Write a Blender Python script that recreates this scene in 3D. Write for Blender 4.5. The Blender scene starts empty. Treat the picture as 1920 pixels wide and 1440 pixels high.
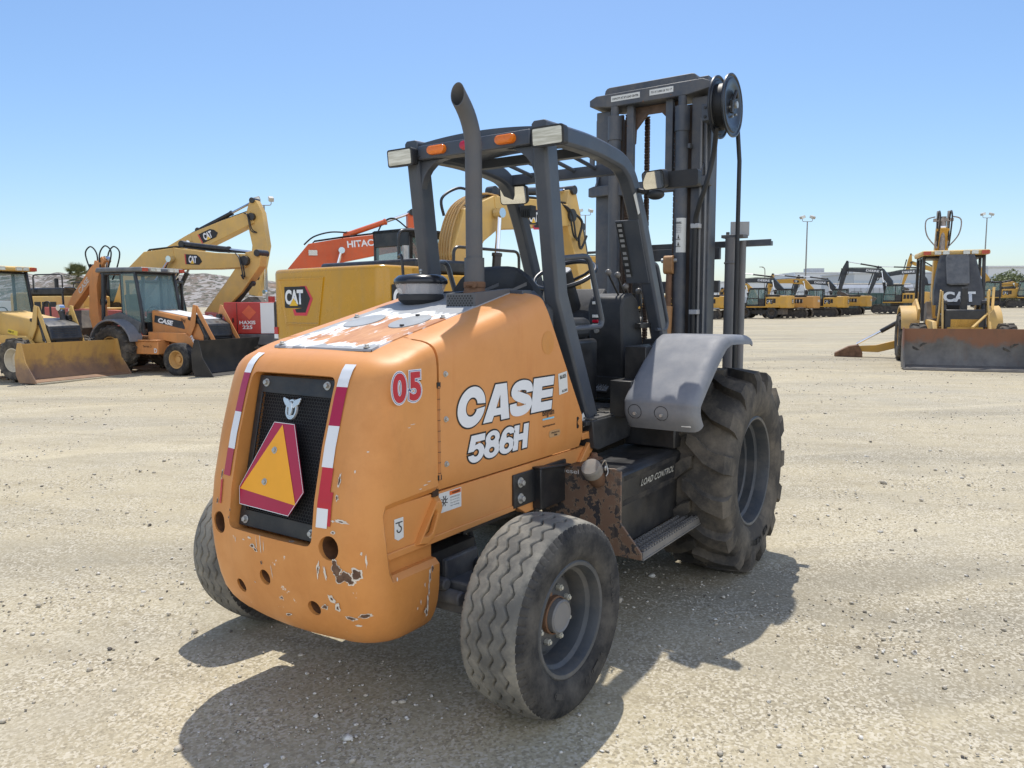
import bpy, bmesh, math, random
from mathutils import Vector as V, Matrix as M, noise as mnoise
rnd = random.Random(7)
PI = math.pi
S = bpy.context.scene
COL = S.collection
def R(d): return math.radians(d)

# ---------------------------------------------------------------- mesh builder
class B:
    def __init__(s): s.bm = bmesh.new()
    def face(s, vs):
        try: return s.bm.faces.new(vs)
        except ValueError: return None
    def grid(s, rows, closed_u=False, closed_v=False, cap=False):
        vs = [[s.bm.verts.new(p) for p in r] for r in rows]
        nr, nc = len(vs), len(vs[0])
        for i in range(nr if closed_v else nr-1):
            a, b = vs[i], vs[(i+1) % nr]
            for j in range(nc if closed_u else nc-1):
                k = (j+1) % nc
                s.face([a[j], a[k], b[k], b[j]])
        if cap and not closed_v:
            s.face(vs[0]); s.face(vs[-1][::-1])
        return vs
    def poly(s, pts): return s.face([s.bm.verts.new(p) for p in pts])
    def hexa(s, p):          # 8 points: bottom 4 ccw, top 4 ccw
        v = [s.bm.verts.new(q) for q in p]
        for f in ((3,2,1,0),(4,5,6,7),(0,1,5,4),(1,2,6,5),(2,3,7,6),(3,0,4,7)): s.face([v[i] for i in f])
    def box(s, c, d, rot=None):
        hx, hy, hz = d[0]/2, d[1]/2, d[2]/2
        pts = [V((x,y,z)) for z in (-hz,hz) for x,y in ((-hx,-hy),(hx,-hy),(hx,hy),(-hx,hy))]
        if rot is not None:
            m = rot if isinstance(rot, M) else (M.Rotation(rot[2],3,'Z') @ M.Rotation(rot[1],3,'Y') @ M.Rotation(rot[0],3,'X'))
            pts = [m @ p for p in pts]
        s.hexa([p+V(c) for p in pts]); return s
    def bx(s, x0,x1,y0,y1,z0,z1): return s.box(((x0+x1)/2,(y0+y1)/2,(z0+z1)/2),(abs(x1-x0),abs(y1-y0),abs(z1-z0)))
    def prism(s, pts, ax, a, b):
        def P(u,v,w):
            return {'x':(w,u,v),'y':(u,w,v),'z':(u,v,w)}[ax]
        A = [s.bm.verts.new(P(u,v,a)) for u,v in pts]; Bv = [s.bm.verts.new(P(u,v,b)) for u,v in pts]
        n = len(pts)
        s.face(A); s.face(Bv[::-1])
        for i in range(n): s.face([A[i],A[(i+1)%n],Bv[(i+1)%n],Bv[i]])
        return s
    def frame(s, d):
        d = V(d).normalized(); u = V((0,0,1)) if abs(d.z) < .95 else V((1,0,0))
        a = d.cross(u).normalized(); return a, d.cross(a).normalized()
    def cyl(s, p0, p1, r0, r1=None, n=16, cap=True):
        p0, p1 = V(p0), V(p1); r1 = r0 if r1 is None else r1
        a, b = s.frame(p1-p0)
        rows = [[p+(a*math.cos(t)+b*math.sin(t))*r for t in [2*PI*i/n for i in range(n)]] for p,r in ((p0,r0),(p1,r1))]
        s.grid(rows, closed_u=True, cap=cap); return s
    def tube(s, pts, r, n=10, cap=True, closed=False):
        pts = [V(p) for p in pts]; k = len(pts); rows = []
        rr = r if isinstance(r,(list,tuple)) else [r]*k
        a = None
        for i,p in enumerate(pts):
            if closed: d = (pts[(i+1)%k]-pts[i-1]).normalized()
            else: d = ((pts[min(i+1,k-1)]-pts[max(i-1,0)])).normalized()
            if a is None: a,_ = s.frame(d)
            a = (a-d*a.dot(d)).normalized(); b = d.cross(a)
            rows.append([p+(a*math.cos(t)+b*math.sin(t))*rr[i] for t in [2*PI*j/n for j in range(n)]])
        s.grid(rows, closed_u=True, closed_v=closed, cap=cap); return s
    def bar(s, pts, w, h, up=(0,1,0), ch=0):
        """sweep a w (along up) x h rectangle along pts, mitred"""
        pts = [V(p) for p in pts]; k = len(pts); rows = []; up = V(up).normalized()
        for i,p in enumerate(pts):
            d0 = (pts[i]-pts[i-1]).normalized() if i else (pts[1]-pts[0]).normalized()
            d1 = (pts[i+1]-pts[i]).normalized() if i < k-1 else d0
            n0, n1 = d0.cross(up).normalized(), d1.cross(up).normalized()
            n = (n0+n1).normalized(); sc = 1/max(.4, n.dot(n0))
            hh = h[i] if isinstance(h,(list,tuple)) else h
            ww = w[i] if isinstance(w,(list,tuple)) else w
            N = n*sc*hh/2; U = up*ww/2
            if ch:
                c = ch; cn = n*sc*c; cu = up*c
                rows.append([p-N-U+cu, p-N+U-cu, p-N+U+cn, p+N+U-cn, p+N+U-cu, p+N-U+cu, p+N-U-cn, p-N-U+cn])
            else: rows.append([p-N-U, p-N+U, p+N+U, p+N-U])
        s.grid(rows, closed_u=True, cap=True); return s
    def lathe(s, prof, c, ax, n=48, closed=False, a0=0):
        """prof: (radius, offset along ax)"""
        c = V(c); ax = V(ax).normalized(); a,b = s.frame(ax); rows=[]
        for i in range(n):
            t = 2*PI*i/n+a0; e = a*math.cos(t)+b*math.sin(t)
            rows.append([c+e*r+ax*h for r,h in prof])
        s.grid(rows, closed_v=True, closed_u=closed); return s
    def sphere(s, c, r, sc=(1,1,1), u=12, v=8):
        rows=[[V(c)+V((r*sc[0]*math.sin(PI*i/v)*math.cos(2*PI*j/u), r*sc[1]*math.sin(PI*i/v)*math.sin(2*PI*j/u), r*sc[2]*math.cos(PI*i/v))) for j in range(u)] for i in range(v+1)]
        s.grid(rows, closed_u=True); return s
    def mesh(s, name):
        bmesh.ops.remove_doubles(s.bm, verts=s.bm.verts, dist=1e-5)
        bmesh.ops.recalc_face_normals(s.bm, faces=s.bm.faces)
        me = bpy.data.meshes.new(name); s.bm.to_mesh(me); s.bm.free(); return me
    def build(s, name, mat, parent=None, bevel=0, ang=32, seg=2, smooth=True):
        me = s.mesh(name)
        o = bpy.data.objects.new(name, me); COL.objects.link(o)
        if not isinstance(mat,(list,tuple)): mat=[mat]
        for m in mat: me.materials.append(m)
        if smooth and len(me.polygons):
            me.polygons.foreach_set('use_smooth',[True]*len(me.polygons))
            me.set_sharp_from_angle(angle=R(ang))
        if bevel:
            md = o.modifiers.new('bevel','BEVEL'); md.width = bevel; md.segments = seg; md.limit_method='ANGLE'; md.angle_limit=R(ang)
            md.harden_normals = False
        if parent is not None: o.parent = parent
        return o

def arc(cx, cz, r, a0, a1, n):
    return [(cx+r*math.cos(R(a0+(a1-a0)*i/n)), cz+r*math.sin(R(a0+(a1-a0)*i/n))) for i in range(n+1)]
def rrect(x0,z0,x1,z1,r,n=5):
    return arc(x1-r,z1-r,r,0,90,n)+arc(x0+r,z1-r,r,90,180,n)+arc(x0+r,z0+r,r,180,270,n)+arc(x1-r,z0+r,r,270,360,n)
def smooth_path(pts, n=6, closed=False):
    """Catmull-Rom"""
    P=[V(p) for p in pts]; k=len(P); out=[]
    rng = range(k) if closed else range(k-1)
    for i in rng:
        p0 = P[i-1] if (i or closed) else P[0]; p1=P[i]; p2=P[(i+1)%k]; p3=P[(i+2)%k] if (closed or i+2<k) else P[k-1]
        for j in range(n):
            t=j/n
            out.append(.5*((2*p1)+(p2-p0)*t+(2*p0-5*p1+4*p2-p3)*t*t+(3*p1-p0-3*p2+p3)*t**3))
    if not closed: out.append(P[-1])
    return out
def round_path(pts, r, n=5):
    """polyline with rounded corners"""
    P=[V(p) for p in pts]; out=[P[0]]
    for i in range(1,len(P)-1):
        a=(P[i-1]-P[i]); b=(P[i+1]-P[i]); ra=min(r,a.length*.45,b.length*.45)
        p=P[i]+a.normalized()*ra; q=P[i]+b.normalized()*ra
        for j in range(n+1):
            t=j/n; out.append(p*(1-t)**2+P[i]*2*t*(1-t)+q*t*t)
    out.append(P[-1]); return out

def thing(name, label, cat, loc=(0,0,0), rotz=0, group=None):
    o = bpy.data.objects.new(name, None); COL.objects.link(o); o.empty_display_size=.3
    o.location = loc; o.rotation_euler = (0,0,rotz); o['label']=label; o['category']=cat
    if group: o['group']=group
    return o
def tag(o, label, cat, group=None):
    o['label']=label; o['category']=cat
    if group: o['group']=group
    return o
def struct(o, kind='structure'): o['kind']=kind; return o

# ---------------------------------------------------------------- materials
MATS={}
class NT:
    def __init__(s, name):
        s.m=bpy.data.materials.new(name); s.m.use_nodes=True; s.t=s.m.node_tree; s.n=s.t.nodes; s.l=s.t.links
        s.p=s.n['Principled BSDF']; s.tc=s.n.new('ShaderNodeTexCoord'); s.co=s.tc.outputs['Object']
    def noise(s, scale, detail=4, rough=.55, stretch=None, co=None, dist=0):
        n=s.n.new('ShaderNodeTexNoise'); n.inputs['Scale'].default_value=scale; n.inputs['Detail'].default_value=detail; n.inputs['Roughness'].default_value=rough; n.inputs['Distortion'].default_value=dist
        c = co or s.co
        if stretch:
            mp=s.n.new('ShaderNodeMapping'); mp.inputs['Scale'].default_value=stretch; s.l.new(c,mp.inputs['Vector']); c=mp.outputs[0]
        s.l.new(c,n.inputs['Vector']); return n.outputs['Fac']
    def vor(s, scale, feature='F1', out='Distance', rand=1, stretch=None):
        n=s.n.new('ShaderNodeTexVoronoi'); n.feature=feature; n.inputs['Scale'].default_value=scale; n.inputs['Randomness'].default_value=rand
        c=s.co
        if stretch:
            mp=s.n.new('ShaderNodeMapping'); mp.inputs['Scale'].default_value=stretch; s.l.new(c,mp.inputs['Vector']); c=mp.outputs[0]
        s.l.new(c,n.inputs['Vector']); return n.outputs[out]
    def ramp(s, fac, a, b, va=0, vb=1):
        n=s.n.new('ShaderNodeMapRange'); n.clamp=True
        n.inputs[1].default_value=a; n.inputs[2].default_value=b; n.inputs[3].default_value=va; n.inputs[4].default_value=vb
        s.l.new(fac,n.inputs[0]); return n.outputs[0]
    def mul(s,a,b,op='MULTIPLY'):
        n=s.n.new('ShaderNodeMath'); n.operation=op; n.use_clamp = op in('MULTIPLY','ADD')
        for i,v in enumerate((a,b)):
            if isinstance(v,(int,float)): n.inputs[i].default_value=v
            else: s.l.new(v,n.inputs[i])
        return n.outputs[0]
    def mix(s, fac, a, b):
        n=s.n.new('ShaderNodeMix'); n.data_type='RGBA'
        if isinstance(fac,(int,float)): n.inputs[0].default_value=fac
        else: s.l.new(fac,n.inputs[0])
        for i,v in ((6,a),(7,b)):
            if isinstance(v,(tuple,list)): n.inputs[i].default_value=(*v[:3],1)
            else: s.l.new(v,n.inputs[i])
        return n.outputs[2]
    def sep(s, co=None):
        n=s.n.new('ShaderNodeSeparateXYZ'); s.l.new(co or s.co,n.inputs[0]); return n.outputs
    def out(s, col, rough=.6, metal=0, bump=None, bstr=.2, bdist=.01, spec=.5):
        p=s.p
        if isinstance(col,(tuple,list)): p.inputs['Base Color'].default_value=(*col[:3],1)
        else: s.l.new(col,p.inputs['Base Color'])
        if isinstance(rough,(int,float)): p.inputs['Roughness'].default_value=rough
        else: s.l.new(rough,p.inputs['Roughness'])
        if isinstance(metal,(int,float)): p.inputs['Metallic'].default_value=metal
        else: s.l.new(metal,p.inputs['Metallic'])
        p.inputs['Specular IOR Level'].default_value=spec
        if bump is not None:
            b=s.n.new('ShaderNodeBump'); b.inputs['Strength'].default_value=bstr; b.inputs['Distance'].default_value=bdist
            s.l.new(bump,b.inputs['Height']); s.l.new(b.outputs[0],p.inputs['Normal'])
        return s.m

def paint(name, col, rough=.5, var=.12, vs=2.5, dirt=(.30,.25,.17), da=.35, ds=3.0, chips=None, ca=.0, cs=16, metal=0, bump=.06, bs=90, spec=.5, streak=0):
    """worn painted surface: tone drift, dust film, chipped spots"""
    if name in MATS: return MATS[name]
    t=NT(name)
    c=t.mix(t.ramp(t.noise(vs,5),.3,.7), tuple(k*(1-var) for k in col), tuple(min(1,k*(1+var)) for k in col))
    d=t.ramp(t.noise(ds,9,.68),.42,.78,0,da)
    c=t.mix(d,c,dirt)
    if streak:
        st=t.ramp(t.noise(9,6,.6,stretch=(1,1,.12)),.5,.75,0,streak); c=t.mix(st,c,dirt)
    rg=t.ramp(t.noise(vs*2,6),.3,.7,max(.05,rough-.1),min(1,rough+.15))
    if chips:
        n=t.noise(cs,9,.62)
        th=.78-ca
        c=t.mix(t.ramp(n,th-.02,th-.012),c,chips[0])
        if len(chips)>1: c=t.mix(t.ramp(n,th+.01,th+.018),c,chips[1])
    MATS[name]=t.out(c,rg,metal,t.noise(bs,3),bump,.004,spec); return MATS[name]
def plain(name, col, rough=.5, metal=0, var=.08, vs=8, spec=.5):
    if name in MATS: return MATS[name]
    t=NT(name)
    c=t.mix(t.ramp(t.noise(vs,5),.3,.7), tuple(k*(1-var) for k in col), tuple(min(1,k*(1+var)) for k in col))
    MATS[name]=t.out(c,rough,metal,spec=spec); return MATS[name]
def glass(name, col=(.35,.45,.42), alpha=.45, rough=.05):
    if name in MATS: return MATS[name]
    t=NT(name); t.out(col,rough,0,spec=.8); t.p.inputs['Alpha'].default_value=alpha
    MATS[name]=t.m; return t.m

ORANGE=(.62,.255,.065)
m_orange=None
def build_materials():
    g=globals()
    # forklift orange with fine scratches and chips
    t=NT('orange_paint'); 
    c=t.mix(t.ramp(t.noise(1.8,6,.6),.3,.7),(.66,.275,.075),(.73,.325,.105))
    c=t.mix(t.ramp(t.noise(5,8,.7),.5,.8,0,.35),c,(.50,.20,.06))
    c=t.mix(t.ramp(t.noise(7,5,.6,stretch=(1,1,.15)),.56,.72,0,.30),c,(.56,.17,.03))
    sc=t.ramp(t.noise(10,10,.72,stretch=(.6,1,2.2)),.745,.755)
    c=t.mix(sc,c,(.75,.68,.58))
    rg=t.ramp(t.noise(4,6),.3,.7,.34,.55)
    g['m_orange']=t.out(c,rg,0,t.noise(160,2),.05,.003,.45)
    t=NT('orange_paint_worn')   # the counterweight: knocks down to primer and rust
    c=t.mix(t.ramp(t.noise(1.8,6,.6),.3,.7),(.63,.26,.065),(.71,.315,.095))
    c=t.mix(t.ramp(t.noise(4,8,.7),.45,.75,0,.45),c,(.48,.175,.04))
    c=t.mix(t.ramp(t.noise(9,8,.7,stretch=(1,1,.2)),.55,.75,0,.25),c,(.42,.19,.07))
    sc=t.ramp(t.noise(17,10,.70,stretch=(1,1,.35)),.715,.725); c=t.mix(sc,c,(.74,.66,.56))
    z=t.sep()[2]
    low=t.ramp(z,1.0,.55,0,.085)
    n=t.mul(t.noise(6.5,8,.66),low,'ADD')
    c=t.mix(t.ramp(n,.735,.742),c,(.78,.72,.62))
    rust=t.mix(t.noise(40,6),(.10,.05,.03),(.22,.14,.09))
    c=t.mix(t.ramp(n,.752,.76),c,rust)
    g['m_orange_worn']=t.out(c,t.ramp(t.noise(4,6),.3,.7,.36,.6),0,t.mul(t.noise(120,3),n,'ADD'),.10,.004,.45)
    # hood top plate: grey paint sun-bleached, peeled to primer and orange
    t=NT('peeling_hood_paint'); x,y,z=t.sep()
    n=t.noise(5,9,.66,stretch=(.6,1.6,1))
    # wear is widest towards the middle of the rear half of the plate
    e=t.mul(t.ramp(t.mul(y,0,'ADD'),-.30,-.12),t.ramp(t.mul(y,0,'ADD'),.33,.16))
    e=t.mul(e,t.ramp(x,-2.46,-2.34)); e=t.mul(e,t.ramp(x,-1.84,-2.02))
    w=t.mul(n,t.mul(e,.34),'ADD')
    grey=t.mix(t.noise(14,7,.7),(.27,.28,.29),(.40,.41,.41))
    c=t.mix(t.ramp(w,.60,.63),grey,(.74,.74,.72))
    org=t.mix(t.ramp(t.noise(7,9,.7,stretch=(.5,1.8,1)),.4,.62),(.60,.30,.13),(.42,.17,.07))
    n2=t.mul(t.noise(6.5,9,.68,stretch=(.6,1.6,1)),t.mul(e,.36),'ADD')
    c=t.mix(t.ramp(n2,.76,.80),c,org)
    g['m_hoodtop']=t.out(c,.62,0,t.noise(90,5),.15,.003,.4)
    g['m_dgrey']=paint('charcoal_paint',(.042,.050,.062),.42,.15,3,(.20,.18,.15),.30,4,((.22,.21,.20),),.0,22)
    g['m_rops']=paint('slate_grey_paint',(.060,.072,.092),.38,.12,3,(.20,.19,.17),.25,4,((.25,.24,.23),),.02,26)
    g['m_mast']=paint('dusty_mast_paint',(.068,.080,.100),.5,.2,3,(.22,.19,.15),.55,6,((.16,.09,.06),),.08,14,streak=.3)
    g['m_black']=paint('black_paint',(.018,.019,.021),.38,.2,4,(.16,.14,.11),.30,5)
    g['m_plastic']=paint('black_plastic',(.022,.024,.027),.55,.1,5,(.15,.14,.12),.25,5,bump=.12,bs=220)
    g['m_fender']=paint('grey_moulded_plastic',(.175,.185,.205),.58,.10,3,(.42,.40,.37),.35,5,bump=.2,bs=260,spec=.35)
    g['m_rust']=paint('rusty_steel',(.20,.115,.07),.85,.35,9,(.09,.05,.035),.6,7,bump=.4,bs=60,spec=.2)
    g['m_inner']=paint('greasy_brown_steel',(.095,.068,.052),.55,.3,5,(.05,.04,.035),.5,8,((.16,.10,.07),),.03,12,streak=.4)
    g['m_chain']=paint('brown_greasy_chain',(.135,.090,.066),.7,.3,30,(.16,.11,.08),.5,20)
    g['m_tank']=paint('rusted_black_steel',(.03,.03,.035),.55,.2,4,(.30,.22,.15),.35,3,((.22,.155,.105),(.17,.105,.07)),.29,22,bump=.3,bs=50,streak=.6)
    g['m_steel']=plain('bare_steel',(.42,.41,.39),.38,.85,.15,12)
    g['m_zinc']=plain('zinc_bolt',(.50,.50,.47),.42,.6,.1,30)
    g['m_chrome']=plain('chrome_rod',(.75,.75,.76),.12,1,.03)
    g['m_rubber']=paint('tyre_rubber',(.030,.030,.031),.82,.15,4,(.20,.185,.16),.55,7,bump=.3,bs=120,spec=.25)
    g['m_tread']=paint('dusty_tread_rubber',(.15,.145,.13),.9,.2,3,(.42,.385,.31),.8,6,bump=.3,bs=140,spec=.15)
    g['m_lug']=paint('dusty_lug_rubber',(.062,.058,.053),.86,.2,3,(.27,.23,.175),.8,5,bump=.3,bs=120,spec=.2)
    g['m_rim']=paint('dark_rim_paint',(.050,.058,.068),.45,.15,4,(.24,.21,.17),.45,6)
    g['m_hub']=paint('dusty_hub_cap',(.17,.17,.175),.5,.15,8,(.26,.24,.2),.4,9)
    g['m_white']=plain('white_vinyl',(.80,.81,.82),.4,0,.03)
    g['m_ink']=plain('black_ink',(.012,.012,.013),.5,0,.02)
    g['m_red']=plain('red_vinyl',(.52,.018,.035),.35,0,.08)
    g['m_crimson']=plain('crimson_reflective',(.42,.012,.06),.28,0,.06)
    g['m_blue']=plain('blue_ink',(.03,.07,.32),.4)
    g['m_cyan']=plain('light_blue_ink',(.25,.62,.80),.4)
    g['m_amberfl']=plain('fluorescent_orange',(.95,.42,.02),.45,0,.04)
    g['m_warn']=plain('warning_orange',(.80,.16,.02),.45)
    g['m_label']=plain('label_white',(.72,.72,.68),.5,0,.06)
    g['m_amber']=plain('amber_lens',(.85,.20,.008),.12,0,.12,40,.8)
    g['m_redlens']=plain('red_lens',(.50,.008,.03),.12,0,.12,40,.8)
    g['m_mirror']=plain('mirror_glass',(.86,.86,.82),.03,1,.01)
    t=NT('lamp_lens'); c=t.mix(t.ramp(t.noise(60,3,stretch=(1,.1,1.2)),.4,.6),(.52,.50,.42),(.82,.80,.72)); g['m_lens']=t.out(c,.18,.25,spec=.8)
    g['m_clear']=glass('clear_plastic',(.75,.76,.78),.32,.08)
    g['m_pane']=glass('cab_glass',(.22,.34,.33),.55,.04)
    g['m_paneblk']=plain('dark_glass',(.02,.028,.032),.06,0,.05,spec=.9)
    g['m_yellow']=paint('yellow_paint',(.60,.33,.045),.42,.10,1.5,(.36,.25,.13),.45,2.2,((.30,.16,.07),),.0,12,streak=.2)
    g['m_yellow_new']=paint('glossy_yellow_paint',(.56,.285,.012),.22,.08,1.2,(.36,.24,.10),.30,1.6,streak=.25,bump=.02,spec=.6)
    g['m_yellow_pale']=paint('faded_yellow_paint',(.66,.42,.12),.45,.10,1.5,(.40,.30,.18),.45,2.2,((.30,.16,.07),),.02,12,streak=.2)
    g['m_dorange']=paint('dusty_orange_paint',(.64,.27,.085),.5,.14,2,(.36,.20,.10),.5,3,((.17,.08,.05),),.05,9,streak=.4)
    g['m_hred']=paint('orange_red_paint',(.62,.10,.022),.4,.12,2,(.45,.16,.08),.4,3,streak=.25)
    g['m_tred']=paint('faded_red_paint',(.52,.13,.11),.5,.14,2,(.42,.24,.19),.5,3,((.30,.14,.09),),.03,9,streak=.35)
    g['m_red2']=paint('red_sheet_paint',(.42,.03,.025),.4,.1,2,(.3,.12,.09),.35,3)
    t=NT('worn_bucket_steel'); z=t.sep()[2]
    e=t.mul(t.ramp(t.noise(2.6,7,.65),.3,.7,-.22,.22),z,'ADD')
    c=t.mix(t.ramp(t.noise(3,6,.6),.35,.65),(.20,.125,.085),(.30,.18,.10)); c=t.mix(t.ramp(e,.30,.62),c,(.52,.31,.09)); c=t.mix(t.ramp(t.noise(5,8,.68,stretch=(1,1,.25)),.5,.72,0,.6),c,(.27,.15,.085))
    g['m_bucket']=t.out(c,.6,0,t.noise(30,6),.2,.004)
    t=NT('scraped_grey_steel'); z=t.sep()[2]
    e=t.mul(t.ramp(t.noise(2.0,7,.65),.3,.7,-.18,.18),z,'ADD')
    c=t.mix(t.ramp(t.noise(3,7,.65),.35,.65),(.10,.095,.09),(.17,.16,.145)); c=t.mix(t.ramp(e,.50,.66,0,.9),c,(.24,.105,.055)); c=t.mix(t.ramp(t.noise(7,8,.68,stretch=(1,1,.2)),.52,.72,0,.55),c,(.13,.085,.06))
    g['m_bucket_grey']=t.out(c,.55,0,t.noise(30,6),.2,.004)
    g['m_bucket_dark']=paint('blackened_bucket_steel',(.020,.019,.018),.6,.3,3,(.10,.085,.065),.5,3,((.16,.12,.08),),.02,5)
    g['m_track']=paint('dusty_track_steel',(.085,.072,.06),.75,.3,5,(.26,.21,.15),.6,4)
    g['m_navy']=paint('dark_boom_paint',(.028,.035,.043),.42,.12,2,(.16,.15,.13),.35,3)
    g['m_greyp']=paint('light_grey_paint',(.42,.43,.44),.5,.1,3,(.4,.36,.3),.3,3)
    g['m_wrim']=paint('cream_rim_paint',(.58,.52,.40),.5,.12,4,(.35,.28,.2),.4,5)
    g['m_yrim']=paint('tan_rim_paint',(.52,.30,.10),.5,.12,4,(.33,.24,.15),.4,5)
    g['m_whitep']=paint('white_panel_paint',(.72,.73,.74),.45,.06,2,(.5,.46,.4),.25,2)
    g['m_pole']=plain('galvanised_pole',(.28,.27,.25),.5,.3,.1)
    g['m_hose']=plain('black_hose',(.016,.017,.018),.5,0,.2)
build_materials()

# ---------------------------------------------------------------- lettering
def text_mesh(s, offset=0, shear=0, spacing=1.0, thick=0.0):
    cu=bpy.data.curves.new('lettering','FONT'); cu.body=s; cu.size=1; cu.offset=offset; cu.shear=shear; cu.space_character=spacing
    cu.resolution_u=6; cu.extrude=thick
    o=bpy.data.objects.new('lettering',cu); COL.objects.link(o)
    bpy.context.view_layer.update()
    dg=bpy.context.evaluated_depsgraph_get()
    me=bpy.data.meshes.new_from_object(o.evaluated_get(dg))
    bpy.data.objects.remove(o); bpy.data.curves.remove(cu); return me
def lettering(s, mat, parent, o, right, up, h, w=None, offset=0, shear=0, spacing=1.0, lift=.003, name='lettering', align='l'):
    """text whose capitals stand h tall, with lower-left corner at o; w squeezes to a width"""
    right=V(right).normalized(); up=V(up).normalized(); n=right.cross(up).normalized()
    me=text_mesh(s,offset,shear,spacing)
    if not len(me.vertices): return None
    xs=[v.co.x for v in me.vertices]; ys=[v.co.y for v in me.vertices]
    x0,x1,y0,y1=min(xs),max(xs),min(ys),max(ys)
    sy=h/(y1-y0); sx=(w/(x1-x0)) if w else sy
    if align=='c': x0=(x0+x1)/2
    for v in me.vertices:
        v.co = V(o)+right*((v.co.x-x0)*sx)+up*((v.co.y-y0)*sy)+n*lift
    me.name=name
    ob=bpy.data.objects.new(name,me); COL.objects.link(ob); me.materials.append(mat)
    if parent is not None: ob.parent=parent
    return ob
def decal(pts, mat, parent, o, right, up, lift=.003, name='decal'):
    right=V(right).normalized(); up=V(up).normalized(); n=right.cross(up).normalized()
    b=B(); b.poly([V(o)+right*u+up*v+n*lift for u,v in pts]); return b.build(name,mat,parent,smooth=False)
# ================================================================ the forklift (X forward, Y left, Z up; it stands at the origin)
FL = thing('rough_terrain_forklift','large orange forklift in the foreground with a black mast and an orange warning triangle','forklift')
HK=.240
def lerp_tab(tab,z):
    if z<=tab[0][0]: return tab[0][1]
    for (a,va),(b,vb) in zip(tab,tab[1:]):
        if z<=b: return va+(vb-va)*(z-a)/(b-a)
    return tab[-1][1]
RX=[(.305,-2.54),(.315,-2.585),(.35,-2.645),(.42,-2.695),(.52,-2.722),(.64,-2.740),(.745,-2.745),(.9,-2.724),(1.1,-2.678),(1.28,-2.624),(1.34,-2.602),(1.375,-2.583),(1.40,-2.560),(1.418,-2.532),(1.43,-2.50),(1.438,-2.465),(1.442,-2.43)]
HW=[(.305,.35),(.315,.395),(.35,.435),(.42,.466),(.52,.48),(1.30,.480),(1.345,.479),(1.37,.476),(1.39,.470),(1.405,.461),(1.418,.446),(1.427,.426),(1.434,.395),(1.439,.35),(1.442,.29)]
def rear_x(y,z):
    w=lerp_tab(HW,z); x=lerp_tab(RX,z); r=.15; ay=abs(y); bul=.028*(min(ay,w-r)/max(.01,w-r))**2
    if ay<=w-r: return x+bul
    q=min(1,(ay-(w-r))/r); return x+bul+r*(1-math.sqrt(max(0,1-q*q)))
def hood_top(x): return 1.442+HK*max(0,x+2.449)
def sstep(a,b,t):
    t=max(0,min(1,(t-a)/(b-a))); return t*t*(3-2*t)
def make_shroud():
    b=B(); rows=[]; XF=-2.285
    zs=[.305,.309,.316,.328,.345,.37,.40,.44,.50,.56,.62,.68,.745,.82,.9,1.0,1.1,1.18,1.25,1.30,1.33,1.35,1.37,1.385,1.40,1.41,1.42,1.428,1.434,1.438,1.441,1.442]
    for z in zs:
        w=lerp_tab(HW,z); x0=lerp_tab(RX,z); r=.15; row=[]
        xc=x0+.028+r
        half=[]
        for i in range(7): half.append((XF+(xc-XF)*i/6,-w))
        for i in range(1,11):
            a=R(90*i/10); half.append((xc-r*math.sin(a),-(w-r)-r*math.cos(a)))
        for i in range(1,9):
            y=-(w-r)*(1-i/8); half.append((x0+.028*(abs(y)/(w-r))**2,y))
        k=sstep(.95,1.16,z)
        full=half+[(x,-y) for x,y in half[-2::-1]]
        rows.append([(x,y,z+k*HK*max(0,x+2.449)) for x,y in full])
    b.grid(rows,closed_u=True,cap=True)
    me=b.mesh('counterweight_shroud'); o=bpy.data.objects.new('counterweight_shroud',me); COL.objects.link(o)
    for p in me.polygons: p.use_smooth=True
    # openings
    cut=B()
    U=V((.21676,0,.97623)); N=V((-.97623,0,.21676)); P0=V((-2.734,0,.745))
    pr=rrect(-.243,-.012,.243,.622,.03,4)
    cut.grid([[P0+V((0,-u,0))+U*v+N*d for u,v in pr] for d in (-.115,.16)],closed_u=True,cap=True)
    for y,z,r in ((.322,.735,.045),(-.322,.74,.045),(.03,.565,.032),(.217,.485,.031),(-.217,.487,.031)):
        n=V((-1,0,-.25)) if z<.6 else V((-1,0,0))
        x=rear_x(y,z); c=V((x,y,z)); cut.cyl(c-n*.10,c+n*.2,r,n=20)
    for sgn in (1,-1):
        pts=[(-2.26,.612),(-2.535,.612),(-2.548,.64),(-2.575,.845),(-2.56,.868),(-2.2,.885),(-2.2,.612)]
        cen=(-2.36,.75)
        big=[(-2.24,.592),(-2.552,.592),(-2.572,.63),(-2.600,.855),(-2.585,.893),(-2.2,.910),(-2.2,.592)]
        cut.grid([[(x,sgn*y,z) for x,z in q] for q,y in ((pts,.437),(pts,.459),(big,.4805),(big,.62))],closed_u=True,cap=True)
    cm=cut.mesh('cut'); co=bpy.data.objects.new('cut',cm); COL.objects.link(co)
    md=o.modifiers.new('b','BOOLEAN'); md.object=co; md.solver='EXACT'; md.operation='DIFFERENCE'
    bpy.context.view_layer.update()
    dg=bpy.context.evaluated_depsgraph_get(); nm=bpy.data.meshes.new_from_object(o.evaluated_get(dg))
    o.modifiers.clear(); o.data=nm; bpy.data.objects.remove(co)
    nm.name='counterweight_shroud'; nm.materials.clear(); nm.materials.append(m_orange_worn)
    nm.polygons.foreach_set('use_smooth',[True]*len(nm.polygons)); nm.set_sharp_from_angle(angle=R(34))
    md=o.modifiers.new('bevel','BEVEL'); md.width=.005; md.segments=2; md.limit_method='ANGLE'; md.angle_limit=R(50)
    o.parent=FL; return o
shroud=make_shroud()
U=V((.21676,0,.97623)); N=V((-.97623,0,.21676)); P0=V((-2.734,0,.745)); RT=V((0,-1,0))
def gp(u,v,d=0): return P0+RT*u+U*v+N*d
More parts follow.
